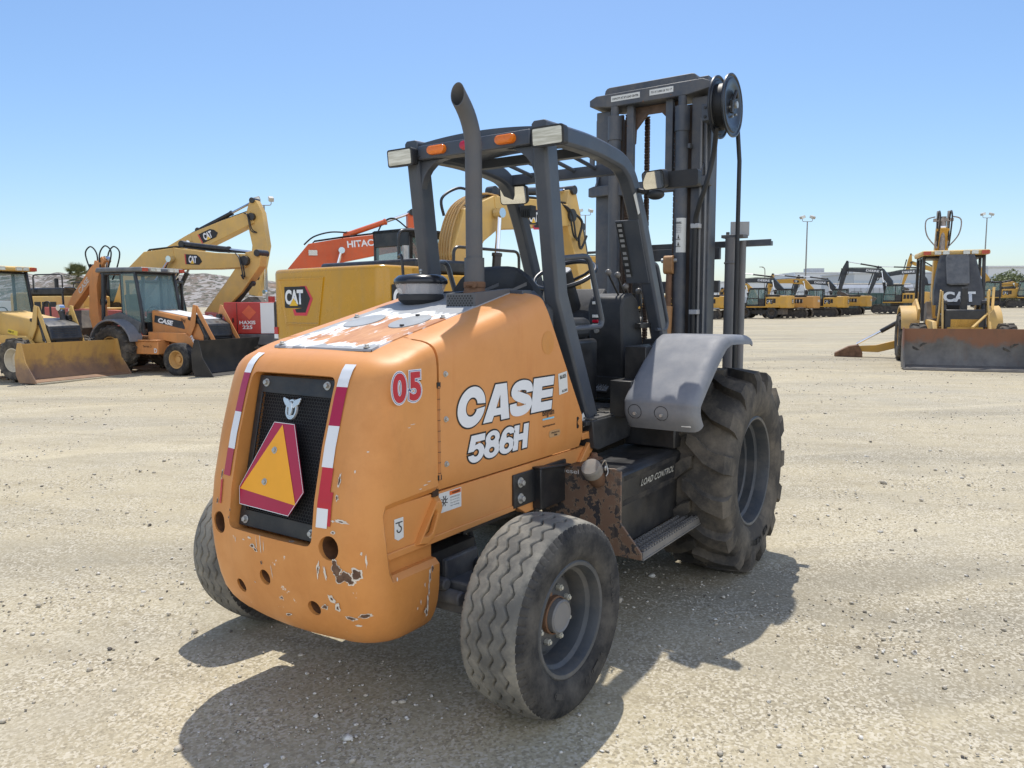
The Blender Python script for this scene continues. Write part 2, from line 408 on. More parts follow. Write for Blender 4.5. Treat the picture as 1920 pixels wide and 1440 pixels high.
# --- radiator screen: black frame, hex mesh, bolts
b=B()
D=-.048
def slab(b,pts,d0,d1): b.grid([[gp(u,v,d) for u,v in pts] for d in (d0,d1)],closed_u=True,cap=True)
for r in ((-.232,.543,.232,.612),(-.232,.0,.232,.062),(-.232,.062,-.205,.543),(.205,.062,.232,.543)):
    slab(b,[(r[0],r[1]),(r[2],r[1]),(r[2],r[3]),(r[0],r[3])],D-.004,D+.004)
screen=b.build('radiator_screen',m_black,FL,.002)
b=B(); p=.0150; rr=p*.405
rows_n=int((.543-.062)/(p*.866))+1
# perforated sheet: strips between hexagonal holes
t=NT('perforated_sheet')
def hexmesh():
    b=B(); dv=p*.866; j=0; v=.062
    holes=[]
    bars=p*.17
    # honeycomb web: three short webs per cell, each a thin flat bar
    while v<.545:
        off=(p/2 if j%2 else 0); u=-.207+off
        while u<.207:
            c=(u,v)
            for a in (90,210,330):
                a0=R(a-60); a1=R(a)
                R_=p/math.sqrt(3)
                q0=(c[0]+R_*math.cos(a0),c[1]+R_*math.sin(a0)); q1=(c[0]+R_*math.cos(a1),c[1]+R_*math.sin(a1))
                if max(abs(q0[0]),abs(q1[0]))>.209: continue
                d=V((q1[0]-q0[0],q1[1]-q0[1],0)); n=V((-d.y,d.x,0)).normalized()*bars/2
                pts=[(q0[0]+n.x,q0[1]+n.y),(q0[0]-n.x,q0[1]-n.y),(q1[0]-n.x,q1[1]-n.y),(q1[0]+n.x,q1[1]+n.y)]
                b.poly([gp(x,y,D) for x,y in pts])
            u+=p
        v+=dv; j+=1
    return b
me=bpy.data.meshes.new('mesh_sheet'); hb=hexmesh(); hb.bm.to_mesh(me); hb.bm.free()
o=bpy.data.objects.new('mesh_sheet',me); COL.objects.link(o); me.materials.append(paint('dusty_black_sheet',(.020,.020,.021),.5,.2,9,(.10,.065,.04),.35,5)); o.parent=screen
b=B(); slab(b,[(-.24,.0),(.24,.0),(.24,.61),(-.24,.61)],D-.045,D-.04); b.build('radiator_core',paint('radiator_core',(.006,.007,.010),.8,.2,8,(.03,.02,.015),.3,6),screen)
for u,v in ((-.185,.582),(.172,.588),(-.195,.026),(.195,.03)):
    b=B(); b.cyl(gp(u,v,D+.004),gp(u,v,D+.007),.017,n=20); b.cyl(gp(u,v,D+.007),gp(u,v,D+.018),.0105,n=6); b.build('bolt',m_zinc,screen,.001)
# slow-moving-vehicle triangle
E0=-.018
outer=[(-.072,.428),(.047,.428),(.150,.178),(.083,.079),(-.212,.085),(-.229,.152)]
b=B(); slab(b,outer,E0-.003,E0); tri=b.build('warning_triangle',m_crimson,FL)
b=B(); b.poly([gp(u,v,E0+.0015) for u,v in ((-.020,.421),(.116,.124),(-.222,.146))]); b.build('orange_face',m_amberfl,tri,smooth=False)
b=B()
for i in range(6):
    a=V((*outer[i],0)); c=V((*outer[(i+1)%6],0)); d=(c-a).normalized(); n=V((-d.y,d.x,0))*.0022
    b.poly([gp(q.x,q.y,E0+.001) for q in (a,c,c-n,a-n)])
b.build('border_strip',m_white,tri,smooth=False)
for u,v in ((-.045,.318),(-.078,.19)):
    b=B(); b.cyl(gp(u,v,E0),gp(u,v,E0+.004),.014,n=18); b.cyl(gp(u,v,E0+.004),gp(u,v,E0+.011),.009,n=6); b.build('bolt',m_zinc,tri,.001)
b=B(); b.bx(-2.70,-2.69,-.03,.14,.80,1.2); 
b.bm.free()
for u,v in ((-.045,.318),(-.078,.19)):
    bm_=B(); bm_.tube([gp(u,v,E0-.003),gp(u,v,D)],.006,8); bm_.build('stand_off',m_black,tri)
# eagle emblem: oval ring, globe and a spread-winged bird
b=B(); ec=(-.012,.492)
def ring(b,c,rx,ry,w,d0,d1,n=40):
    rows=[]
    for i in range(n):
        a=2*PI*i/n; rows.append([gp(c[0]+(rx+o)*math.cos(a),c[1]+(ry+o)*math.sin(a),d) for o,d in ((-w,d0),(-w*.6,d1),(w*.6,d1),(w,d0))])
    b.grid(rows,closed_v=True)
ring(b,(ec[0],ec[1]-.008),.028,.036,.006,D+.002,D+.009)
emb=b.build('eagle_emblem',m_steel and plain('silver_badge',(.72,.74,.74),.25,.6,.05),FL)
b=B(); b.poly([gp(ec[0]+.026*math.cos(a),ec[1]-.008+.034*math.sin(a),D+.003) for a in [2*PI*i/24 for i in range(24)]]); b.build('badge_field',plain('badge_slate',(.05,.07,.08),.3),emb,smooth=False)
b=B()
def blob(pts,h): 
    rows=[[gp(ec[0]+u,ec[1]+v,D+.005) for u,v in pts],[gp(ec[0]+u,ec[1]+v,D+.005+h) for u,v in pts]]
    b.grid(rows,closed_u=True,cap=True)
blob([(-.004,.012),(-.020,.030),(-.050,.038),(-.052,.030),(-.050,.024),(-.045,.018),(-.038,.010),(-.028,.003),(-.016,-.002),(-.006,0)],.006)
blob([(.004,.012),(.018,.030),(.048,.040),(.052,.036),(.046,.028),(.049,.025),(.042,.019),(.044,.015),(.034,.010),(.024,.003),(.014,-.003),(.006,0)],.006)
blob([(-.006,.016),(-.003,.020),(.004,.020),(.006,.014),(.010,-.004),(.010,-.020),(.004,-.032),(-.004,-.032),(-.008,-.018),(-.009,-.002)],.009)
blob([(-.016,-.030),(.016,-.030),(.013,-.040),(-.013,-.040)],.004)
b.build('eagle_figure',plain('silver_badge',(.72,.74,.74),.25,.6,.05),emb,.001)

# --- reflective tape strips that follow the rear skin
def tape(side, u0, u1, v0, v1, m, nm='reflective_tape'):
    """v along the rear face measured like gp's v; u distance from the centreline"""
    b=B(); rows=[]
    n=14
    for i in range(n+1):
        v=v0+(v1-v0)*i/n; z=.745+v*.976; row=[]
        for j in range(4):
            u=u0+(u1-u0)*j/3
            y=-side*u if False else (-u if side>0 else u)
            if z>1.43: z=1.43
            x=rear_x(y,z)
            row.append(V((x,y,z))+V((-.0035,0,.0015)))
        rows.append(row)
    b.grid(rows); return b.build(nm,m,FL)
for s_ in (1,-1):
    cuts=[(.665,.582,m_white),(.582,.439,m_crimson),(.439,.287,m_white),(.287,.138,m_crimson if s_<0 else m_red),(.138,.066,m_white)]
    if s_<0: cuts=[(.69,.61,m_white),(.61,.45,m_crimson),(.45,.30,m_white),(.30,.19,m_crimson)]
    for a,c_,mm in cuts:
        va=(a+c_)/2
        off=.252-.03*sstep(.6,.4,va)*0
        u=.262 if va>.35 else .266
        tape(s_,u-.004,u+.046,c_,a,mm)
tape(1,.312,.326,.075,.20,m_red,'torn_tape')
tape(-1,.312,.326,.07,.17,m_red,'torn_tape')

# rust-lined bolt holes
for y,z,r in ((.322,.735,.045),(-.322,.74,.045),(.03,.565,.032),(.217,.485,.031),(-.217,.487,.031)):
    n=V((-1,0,-.25)).normalized() if z<.6 else V((-1,0,0)); c=V((rear_x(y,z),y,z)); b=B()
    b.cyl(c-n*.09,c-n*.012,r*.985,n=24,cap=False); b.cyl(c-n*.092,c-n*.088,r*.98,n=24); b.build('bolt_hole',paint('hole_rust',(.17,.075,.03),.8,.4,30,(.07,.035,.02),.8,14),shroud)
# --- knocked-off paint on the counterweight
m_primer=plain('pale_primer',(.72,.65,.55),.7,0,.12,40); m_bare=paint('rusted_bare_metal',(.12,.065,.04),.85,.35,40,(.25,.16,.10),.6,30,bump=.4,bs=90)
pr_=random.Random(11)
def chip(y,z,ry,rz,rust=.7,rot=0,n=40):
    pts=[]; 
    for k in range(n):
        a=2*PI*k/n; f=.85+.55*mnoise.noise(V((math.cos(a)*1.6+y*31,math.sin(a)*1.6+z*29,rot*.1)))+.22*mnoise.noise(V((math.cos(a)*5+y*31,math.sin(a)*5+z*29,7))); u,v=ry*f*math.cos(a),rz*f*math.sin(a); c_,s_=math.cos(R(rot)),math.sin(R(rot)); pts.append((u*c_-v*s_,u*s_+v*c_))
    for sc,m_,l in ((1.0,m_primer,.0016),(rust,m_bare,.0026)):
        if sc<=0: continue
        b=B(); cv=[b.bm.verts.new(V((rear_x(y+u*sc,z+v*sc),y+u*sc,z+v*sc))+V((-l,0,0))) for u,v in pts]; c0=b.bm.verts.new(V((rear_x(y,z),y,z))+V((-l,0,0)))
        for k in range(n): b.face([c0,cv[k],cv[(k+1)%n]])
        b.build('paint_chip',m_,shroud,smooth=False)
for a in ((-.350,.672,.026,.040,.85,-10),(-.382,.640,.040,.024,.86,-20),(-.425,.652,.022,.026,.72,0),(-.405,.622,.018,.012,.6,10),(-.27,.655,.009,.035,.4,8),(-.30,.645,.006,.03,0,-10),(-.315,.545,.022,.014,.35,35),(-.335,.51,.012,.022,.4,25),(-.275,.505,.020,.012,.7,-15),(-.38,.475,.022,.010,.7,10),(-.425,.485,.022,.010,.75,-5),(-.40,.445,.012,.005,0,0),
          (.085,.685,.016,.012,.6,0),(.065,.672,.012,.009,.6,20),(.10,.715,.012,.004,0,0),(.03,.70,.0028,.045,0,0),(.012,.695,.0022,.03,0,3),(.055,.705,.0022,.03,0,0),(-.02,.60,.002,.03,0,0),(.035,.625,.006,.007,.9,0),(-.065,.425,.020,.007,.6,-25),(.10,.53,.006,.003,.5,0),(.14,.70,.008,.003,0,0),(.20,.69,.003,.012,0,0),
          (-.345,.985,.007,.028,.6,0),(-.345,.925,.007,.014,.6,0),(-.372,.842,.030,.007,.35,8),(-.34,.80,.013,.007,.5,0),(-.335,.84,.010,.004,0,0),(-.40,1.02,.003,.006,0,0),(-.43,1.09,.004,.003,0,0),(.33,.93,.006,.02,.7,0),(.345,.82,.006,.012,.8,0),(.24,.80,.004,.006,.9,0),(.245,.77,.004,.006,.9,0),(-.45,.70,.002,.025,0,0),(-.44,.73,.003,.008,0,0)): chip(*a)
def side_scratch(x,z,rx,rz,rust=0,n=14):
    pts=[]
    for k in range(n):
        a=2*PI*k/n; f=pr_.uniform(.5,1.2); pts.append((rx*f*math.cos(a),rz*f*math.sin(a)))
    for sc,m_,l in ((1,m_primer,.4812),(rust,m_bare,.4822)):
        if sc<=0: continue
        b=B(); b.poly([(x+u*sc,-l,z+v*sc) for u,v in pts]); b.build('paint_chip',m_,shroud,smooth=False)
for a in ((-2.345,.555,.007,.035,.5),(-2.352,.50,.005,.030,.3),(-2.36,.455,.006,.035,.3),(-2.37,.42,.010,.018,.6),(-2.375,.53,.003,.012),(-2.33,.585,.010,.014,.85),(-2.42,.45,.004,.006),(-2.40,.47,.003,.010),(-2.365,.925,.015,.002),(-2.34,.935,.012,.002),(-2.39,.915,.010,.002),(-2.43,1.17,.015,.0015),(-2.45,1.16,.008,.0015),(-2.53,.60,.004,.008)): side_scratch(*a)

# --- engine hood behind the shroud
XH0=-2.272
def hood_front(z): return -1.125 if z<1.04 else -1.125-.625*(z-1.04)
def make_hood():
    b=B(); rows=[]; nu=26
    prof=[(.875,.440),(.882,.460),(.945,.480),(1.0,.480),(1.06,.480),(1.12,.480)]+[(z,lerp_tab(HW,z)) for z in (1.2,1.3,1.345,1.37,1.385,1.40,1.41,1.42,1.428,1.434,1.438,1.441,1.442)]+[(1.4425,.2),(1.4425,.08)]
    for i in range(nu+1):
        u=i/nu; half=[]
        for z0,w in prof:
            x=-1.7; k=sstep(.95,1.16,z0)
            for _ in range(6):
                z=z0+k*HK*max(0,x+2.449); xf=hood_front(min(z,1.61)); x=XH0+(xf-XH0)*u
            half.append((x,-w,z))
        rows.append(half+[(x,-y,z) for x,y,z in half[::-1]])
    b.grid(rows)
    for r in (rows[0],rows[-1]): b.grid([r,[(x,y*.955,z-.02) for x,y,z in r]])
    return b.build('engine_hood',m_orange,FL)
hood=make_hood()
def hood_y(x,z):
    lo,hi=.9,1.4425
    for _ in range(30):
        m=(lo+hi)/2
        if m+sstep(.95,1.16,m)*HK*max(0,x+2.449)<z: lo=m
        else: hi=m
    return lerp_tab(HW,lo)
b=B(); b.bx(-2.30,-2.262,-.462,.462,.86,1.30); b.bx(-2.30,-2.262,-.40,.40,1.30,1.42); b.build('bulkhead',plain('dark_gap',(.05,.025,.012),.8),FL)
# hinge down each rear edge of the hood
for s_ in (1,-1):
    b=B(); z=.945
    b.cyl((-2.278,s_*.4795,.93),(-2.278,s_*.4795,1.30),.0065,n=8)
    hg=b.build('hinge',paint('hinge_orange',(.52,.20,.05),.5),FL)
    b=B()
    for k in range(9): b.cyl((-2.278,s_*.4805,.955+k*.042),(-2.278,s_*.4805,.957+k*.042),.0072,n=8)
    for z in (.938,1.305): b.bx(-2.288,-2.268,s_*.474,s_*.484,z-.010,z+.010)
    b.build('knuckle_gap',m_ink,hg)
    if s_<0:
        for z in (.985,1.165,1.345):
            b=B(); b.cyl((-2.235,-.478,z),(-2.235,-.4835,z),.012,n=18); b.cyl((-2.235,-.4835,z),(-2.235,-.491,z),.008,n=6); b.build('bolt',m_zinc,hg,.0008)
# top plate
b=B(); rows=[]
for i in range(31):
    x=-2.452+(-1.50+2.452)*i/30; w=.285
    row=[]
    for j in range(21):
        y=-w+2*w*j/20; row.append((x+.012*(abs(y)/w)**3*(1 if i==0 else 0),y,hood_top(x)+.005))
    rows.append(row)
b.grid(rows)
edge=[rows[0],[(x-.004,y,z-.009) for x,y,z in rows[0]]]; b.grid(edge)
for e in (0,-1):
    col=[r[e] for r in rows]; b.grid([col,[(x,y*1.012,z-.009) for x,y,z in col]])
plate=b.build('hood_top_plate',m_hoodtop,FL)
for x,y in ((-2.43,.25),(-2.43,-.25),(-1.98,-.262),(-1.98,.262)):
    b=B(); z=hood_top(x)+.005; b.cyl((x,y,z),(x,y,z+.004),.014,n=14); b.cyl((x,y,z+.004),(x,y,z+.013),.009,n=6); b.build('bolt',m_zinc,plate,.001)
for cy in (-.135,.14):
    b=B(); 
    prof=[(-2.05+.105*math.cos(2*PI*i/32),cy+.085*math.sin(2*PI*i/32)) for i in range(32)]
    b.grid([[(x,y,hood_top(x)+d) for x,y in prof] for d in (.004,.0095)],closed_u=True,cap=True)
    cv=b.build('access_cover',paint('cover_grey',(.33,.35,.36),.5,.1,6,(.3,.27,.22),.3,8),plate,.001)
b=B()
for dx,dy in ((.085,.03),(-.085,-.03)):
    x=-2.05+dx; y=-.135+dy; b.bx(x-.007,x+.007,y-.007,y+.007,hood_top(x)+.009,hood_top(x)+.017)
b.build('cover_bolt',m_black,plate)
# --- main frame beams under the hood
for s_ in (1,-1):
    b=B()
    pts=[(-2.585,.872),(-2.575,.675),(-1.70,.685),(-1.62,.640),(-1.53,.640),(-1.40,.70),(-1.05,.70),(-1.05,.872)]
    b.prism(pts,'y',s_*.455,s_*.40)
    b.prism([(-2.57,.70),(-2.55,.672),(-1.72,.675),(-1.70,.70)],'y',s_*.462,s_*.455)
    fb=b.build('frame_beam',m_orange,FL,.006)
    # tie-down eye: raised tear-shaped boss
    b=B()
    path=[(-2.40,.700),(-2.355,.690),(-2.315,.705),(-2.262,.815),(-2.268,.842),(-2.295,.845)]
    cen=(-2.335,.76)
    rows=[]
    for sc,yy in ((1.18,.454),(1.0,.482),(.62,.482),(.56,.462)):
        rows.append([(cen[0]+(x-cen[0])*sc,s_*yy,cen[1]+(z-cen[1])*sc) for x,z in path])
    b.grid(rows,closed_u=True)
    b.build('tie_down_eye',m_orange_worn,fb,.004)
b=B()
b.bx(-2.26,-1.95,-.40,.40,.50,.60); b.bx(-2.0,-1.1,-.38,.38,.62,.86)
b.build('engine_block',m_black,FL)
b=B(); b.bx(-2.15,-1.97,-.66,.66,.33,.47); b.bx(-2.17,-1.95,-.42,.42,.45,.56); b.cyl((-2.055,-.70,.393),(-2.055,.70,.393),.05,n=12)
for s_ in (1,-1): b.box((-2.055,s_*.64,.393),(.16,.10,.26))
b.cyl((-2.19,-.52,.42),(-2.19,.52,.42),.030); b.cyl((-2.20,.1,.47),(-2.20,-.45,.47),.026)
b.build('rear_axle',paint('axle_grey',(.06,.065,.075),.5,.2,6,(.3,.27,.22),.5,6),FL,.008)
b=B(); b.tube(smooth_path([(-1.96,-.35,.70),(-1.93,-.38,.55),(-2.0,-.45,.47)]),.014,8); b.tube(smooth_path([(-1.9,-.2,.68),(-1.85,-.3,.52),(-2.05,-.5,.50)]),.011,8); b.build('steering_hose',m_hose,FL)

# --- wheels
def zig(u): u=u%1.0; return abs(u*2-1)*2-1
def rear_wheel(s_):
    R0=.393; W=.28; yc=s_*.834; c=V((-2.055,yc,R0)); root=FL
    prof=[]   # (offset from wheel centre plane outward, radius)
    import bisect
    def rad(y):   # y in -1..1 across the width
        a=abs(y)
        if a<.78: return R0-.010*(a/.78)**2
        t=(a-.78)/.22
        return R0-.010-.012*t-.02*t**4
    nv=84; nu=420; b=B(); rows=[]
    bead=[(.222,.110),(.233,.127),(.255,.140),(.285,.1455),(.315,.1465),(.345,.1445)]
    for i in range(nu):
        a=2*PI*i/nu; row=[]
        for r,o in bead: row.append((r,-o))
        for j in range(nv+1):
            y=-1+2*j/nv; r=rad(y)
            d=0
            for k,yk in enumerate((-.57,-.19,.19,.57)):
                yy=yk+.066*max(-1,min(1,1.35*zig(a/(2*PI)*30)))
                dd=abs(y-yy)
                if dd<.036: d=max(d,.012*(1-(dd/.036)**4))
            if abs(y)>.86 and (a/(2*PI)*68)%1<.16: d=max(d,.007)
            row.append((r-d, y*W/2))
        for r,o in bead[::-1]: row.append((r,o))
        e=V((math.cos(a),0,math.sin(a)))
        rows.append([c+e*r+V((0,o,0)) for r,o in row])
    b.grid(rows,closed_v=True)
    ty=b.build('tyre',[m_rubber,m_tread],None,ang=50)
    me=ty.data
    for p in me.polygons:
        q=p.center-c; rr=math.hypot(q.x,q.z); p.material_index=1 if (rr>R0-.036 and abs(q.y)<W/2*.9) else 0
    w=bpy.data.objects.new('rear_wheel',None); COL.objects.link(w); w.parent=root; ty.parent=w
    mz=M.Rotation(R(-2.6),3,'Z'); w.rotation_euler=(0,0,R(-2.6)); w.location=c-mz@c
    # rim: flange, drop centre, disc with hub recess
    b=B(); so=s_
    pr=[(.212,.112),(.228,.118),(.232,.124),(.226,.129),(.212,.126),(.204,.108),(.200,.085),(.186,.072),(.178,.045),(.176,.0),(.170,.0),(.160,.006),(.150,.022),(.100,.030),(.075,.032),(.0,.032)]
    b.lathe([(r,o*so) for r,o in pr],c,(0,1,0),64)
    b.lathe([(.212,-.112*so),(.226,-.126*so),(.212,-.126*so),(.176,-.05*so),(.176,0)],c,(0,1,0),48)
    b.build('rim',m_rim,w,ang=28)
    b=B(); b.lathe([(.076,.03*so),(.076,.052*so),(.070,.056*so)],c,(0,1,0),32); b.build('hub_collar',m_rust,w)
    b=B(); b.lathe([(.067,.050*so),(.067,.076*so),(.060,.082*so),(.053,.078*so),(.0,.078*so)],c,(0,1,0),40); b.build('hub_cap',m_hub,w,ang=25)
    for k in range(8):
        a=R(22.5+45*k); e=V((math.cos(a),0,math.sin(a)))*.107
        b=B(); b.cyl(c+e+V((0,.028*so,0)),c+e+V((0,.050*so,0)),.0135,n=6); b.cyl(c+e+V((0,.05*so,0)),c+e+V((0,.056*so,0)),.0085,n=8)
        b.build('wheel_nut',m_rust if k==2 else plain('pale_nut',(.50,.49,.42),.5,.2),w,.0015)
    if s_<0:
        # moulded size marking on the lower sidewall
        for txt,a0,dr in (('F-3',248,.0),('11L-16',302,.0),('NYLON',372,.0)):
            n=len(txt)
            for i,ch in enumerate(txt):
                if ch==' ': continue
                a=R(a0+ (i-n/2)*5.6); e=V((math.cos(a),0,math.sin(a))); tn=V((-e.z,0,e.x))
                # viewed from -Y: right is +X
                o_=c+e*.297+V((0,-.1462,0)); lettering(ch,plain('moulded_rubber',(.055,.053,.05),.8),w,o_,tn,-e,.022,offset=.02,lift=.0015,align='c')
    return w
rear_wheel(-1); rear_wheel(1)
def front_wheel(s_):
    R0=.615; W=.44; c=V((0,s_*.842,R0)); RB=R0-.050
    w=bpy.data.objects.new('front_wheel',None); COL.objects.link(w); w.parent=FL
    b=B(); prof=[]
    side=[(.318,.170),(.335,.190),(.365,.210),(.42,.222),(.47,.224),(.51,.215),(.54,.200)]
    for r,o in side: prof.append((r,-o))
    for j in range(17):
        y=-1+2*j/16; prof.append((RB-.018*abs(y)**2.5, y*.19))
    for r,o in side[::-1]: prof.append((r,o))
    b.lathe(prof,c,(0,1,0),120)
    # chevron lugs
    def P(th,y,r): return c+V((math.cos(th)*r,y,math.sin(th)*r))
    NL=15
    for side_ in (1,-1):
        for k in range(NL):
            th0=2*PI*(k+(0 if side_>0 else .5))/NL
            # path from just past the centre line to the shoulder; outer end lags
            path=[(-.02,-.02),(.03,.03),(.09,.115),(.15,.155),(.205,.175),(.222,.18)]
            rows=[]
            for i,(y,dt) in enumerate(path):
                th=th0+dt*1.05     # th grows from the front over the top to the rear
                hw=(.040 if i<4 else .047)/RB*(1 if i else .7)
                top=R0-.012*(y/.2)**2 if i<5 else R0-.055
                base=RB-.05-(.03 if i>=4 else 0)
                yy=y*side_; yb=yy
                if i==4: yb=(y+.012)*side_
                sl=.012/RB
                rows.append([P(th-hw-sl,yb,base),P(th-hw,yy,top),P(th+hw,yy,top),P(th+hw+sl,yb,base)])
            b.grid(rows,closed_u=True,cap=True)
    ty=b.build('tyre',[m_lug],w,ang=30)
    b=B(); so=s_
    pr=[(.318,.170),(.330,.180),(.332,.188),(.324,.194),(.312,.190),(.304,.160),(.300,.120),(.283,.108),(.281,.06),(.272,.05),(.268,-.04),(.262,-.06),(.20,-.066),(.0,-.066)]
    b.lathe([(r,o*so) for r,o in pr],c,(0,1,0),72)
    b.lathe([(.318,-.17*so),(.324,-.194*so),(.30,-.16*so),(.268,-.06*so)],c,(0,1,0),48)
    b.build('rim',m_rim,w,ang=28)
    b=B(); b.lathe([(.10,-.066*so),(.10,-.02*so),(.085,-.008*so),(0,-.006*so)],c,(0,1,0),32); b.build('hub_cap',m_hub,w)
    for k in range(8):
        a=R(10+45*k); e=V((math.cos(a),0,math.sin(a)))*.165; b=B(); b.cyl(c+e+V((0,-.066*so,0)),c+e+V((0,-.03*so,0)),.015,n=6); b.build('wheel_nut',m_zinc,w,.0015)
    e=V((.12,0,.20)); b=B(); b.cyl(c+e+V((0,-.06*so,0)),c+e+V((0,.0*so,0)),.018,n=10); b.build('valve',m_hose,w)
    if s_<0:
        for txt,a0 in (('17.5-24 R-4',277),):
            n=len(txt)
            for i,ch in enumerate(txt):
                if ch==' ': continue
                a=R(a0+(i-n/2)*4.1); e=V((math.cos(a),0,math.sin(a))); tn=V((-e.z,0,e.x))
                lettering(ch,plain('moulded_black',(.012,.012,.012),.8),w,c+e*.445+V((0,-.2235,0)),tn,-e,.036,offset=.02,lift=.003,align='c')
    return w
front_wheel(-1); front_wheel(1)
b=B(); b.cyl((0,-.66,.615),(0,.66,.615),.10,n=20); b.bx(-.2,.2,-.35,.35,.42,.82); b.build('front_axle',m_black,FL,.01)
# ---------------------------------------------------------------- overhead guard
guard=B()
for s_ in (1,-1):
    b=B()
    post=round_path([(-1.395,s_*.30,2.410),(-1.395,s_*.392,2.410),(-1.362,s_*.398,2.28),(-1.262,s_*.402,1.655),(-1.262,s_*.402,1.65),(-.930,s_*.412,.985)],.07,5)
    post=[V((-1.372,s_*.398,2.43)),V((-1.355,s_*.398,2.30)),V((-1.262,s_*.402,1.66)),V((-.925,s_*.410,.965))]
    b.bar(post,.084,.112,up=(0,1,0),ch=.012)
    b.build('rear_post',m_rops,FL,.004)
    # gusset that rounds the post into the rear crossbar
    b=B(); g=[(s_*.36,2.375),(s_*.19,2.375)]+[(s_*(.19+.17*math.sin(R(q))),2.205+.17*math.cos(R(q))-.0) for q in range(0,91,15)]
    b.prism(g,'x',-1.392,-1.345); b.build('corner_gusset',m_rops,FL,.003)
    # side rail and front pillar
    b=B()
    rail=round_path([(-1.42,s_*.402,2.435),(-.93,s_*.402,2.447),(-.52,s_*.405,2.405),(-.365,s_*.41,2.16),(.03,s_*.42,1.30)],.17,7)
    b.bar(rail,.088,.095,up=(0,1,0),ch=.014); b.build('side_rail',m_rops,FL,.004)
b=B(); b.bx(-1.425,-1.350,-.352,.352,2.376,2.448); bar_=b.build('rear_crossbar',m_rops,FL,.006)
b=B(); rows=[]
for i in range(9):
    x=-1.40+.52*i/8; rows.append([(x,y,2.462+.022*(1-(y/.37)**2)+.012*i/8) for y in [-.37+.74*j/12 for j in range(13)]])
b.grid(rows); b.grid([[(x,y,z-.03) for x,y,z in r] for r in rows])
b.grid([rows[0],[(x,y,z-.03) for x,y,z in rows[0]]]); b.grid([rows[-1],[(x,y,z-.03) for x,y,z in rows[-1]]])
b.build('roof_panel',m_rops,FL)
b=B()
b.bar([(-.86,-.38,2.43),(-.86,.38,2.43)],.05,.05,up=(0,0,1))
b.bar([(-.50,-.38,2.39),(-.50,.38,2.39)],.06,.05,up=(0,0,1))
for y in (-.22,-.08,.08,.22): b.cyl((-.86,y,2.44),(-.50,y,2.40),.012,n=8)
b.build('roof_bars',m_rops,FL)
def oval_lamp(y,m,nm):
    b=B(); pr=rrect(y-.058,2.391,y+.058,2.437,.022,8); rows=[]
    for d,k in ((-1.425,1),(-1.437,1),(-1.447,.86),(-1.450,.5)):
        rows.append([(d,y+(u-y)*(1-(1-k)*.25 if k>.6 else .6),2.414+(v-2.414)*(k)) for u,v in pr])
    b.grid(rows,closed_u=True,cap=True); o=b.build(nm,m,bar_,ang=60)
oval_lamp(.216,m_amber,'turn_lamp'); oval_lamp(-.216,m_amber,'turn_lamp'); oval_lamp(.0,m_redlens,'brake_lamp')
def work_lamp(y,s_,tilt):
    c=V((-1.455,y,2.392)); m=M.Rotation(R(tilt),3,'Z') @ M.Rotation(R(-6),3,'Y')
    b=B(); rows=[]
    for dx,sc in ((.075,.55),(.03,.92),(-.018,1.0),(-.022,1.0)):
        rows.append([c+m@V((dx,u*sc,v*sc)) for u,v in rrect(-.088,-.046,.088,.046,.014,4)])
    b.grid(rows,closed_u=True,cap=True); lm=b.build('work_lamp',m_plastic,FL,.0)
    b=B(); rows=[[c+m@V((dx,u,v)) for u,v in rrect(-.078,-.037,.078,.037,.008,4)] for dx in (-.021,-.0255)]
    b.grid(rows,closed_u=True,cap=True); b.build('lens',m_lens,lm)
    b=B(); b.cyl(c+V((.04,-s_*.07,0)),c+V((.05,-s_*.12,0)),.016,n=10); b.build('lamp_bracket',m_plastic,lm)
work_lamp(-.482,-1,0); work_lamp(.432,1,0)
# warning sticker inside the rail bend, on the pillar
b=B(); b.bar([(-.46,-.4505,2.255),(-.395,-.4505,2.15)],.002,.07,up=(0,1,0)); b.build('warning_sticker',m_label,FL)
lettering('WARNING',m_ink,FL,(-.452,-.452,2.262),(.53,0,-.85),(.85,0,.53),.014,.10,lift=.001)
# switch panel on the front pillar
pd=V((.417,0,-.909)); pn=V((-.909,0,-.417)); pA=V((-.352,-.365,2.13)); pB=pA+pd*.40
b=B(); b.bar([pA+pn*.052,pB+pn*.052],.150,.010,up=(0,1,0)); pl=b.build('pillar_plate',m_rops,FL,.003)
b=B(); b.bar([pA+pd*.01+pn*.062+V((0,.045,0)),pB-pd*.05+pn*.062+V((0,.045,0))],.042,.008,up=(0,1,0)); b.build('decal_strip',m_plastic,pl)
b=B()
for k,t_ in enumerate((.06,.14,.22,.30,.38,.50,.58,.68,.78,.86)):
    q=pA.lerp(pB,t_)+pn*.0675+V((0,.045,0)); w_=.012 if k%3 else .015
    b.poly([q+V((0,a,0))+pd*c_ for a,c_ in ((-w_,-.009),(w_,-.009),(w_,.009),(-w_,.009))])
b.build('pictogram',plain('grey_print',(.30,.31,.32),.5),pl,smooth=False)
# grab handles
def handle(pts,r=.014):
    b=B(); b.tube(round_path(pts,.05,6),r,10); b.build('grab_handle',m_rops,FL)
handle([(-1.235,-.425,1.845),(-1.05,-.47,1.865),(-.90,-.47,1.53),(-.915,-.47,1.50),(-1.14,-.425,1.49)],.015)
handle([(-.235,-.44,1.865),(-.16,-.455,1.86),(.005,-.46,1.50),(-.02,-.46,1.455),(-.12,-.44,1.46)],.012)
handle([(-1.235,.425,1.845),(-1.05,.47,1.865),(-.90,.47,1.53),(-.915,.47,1.50),(-1.14,.425,1.49)],.015)
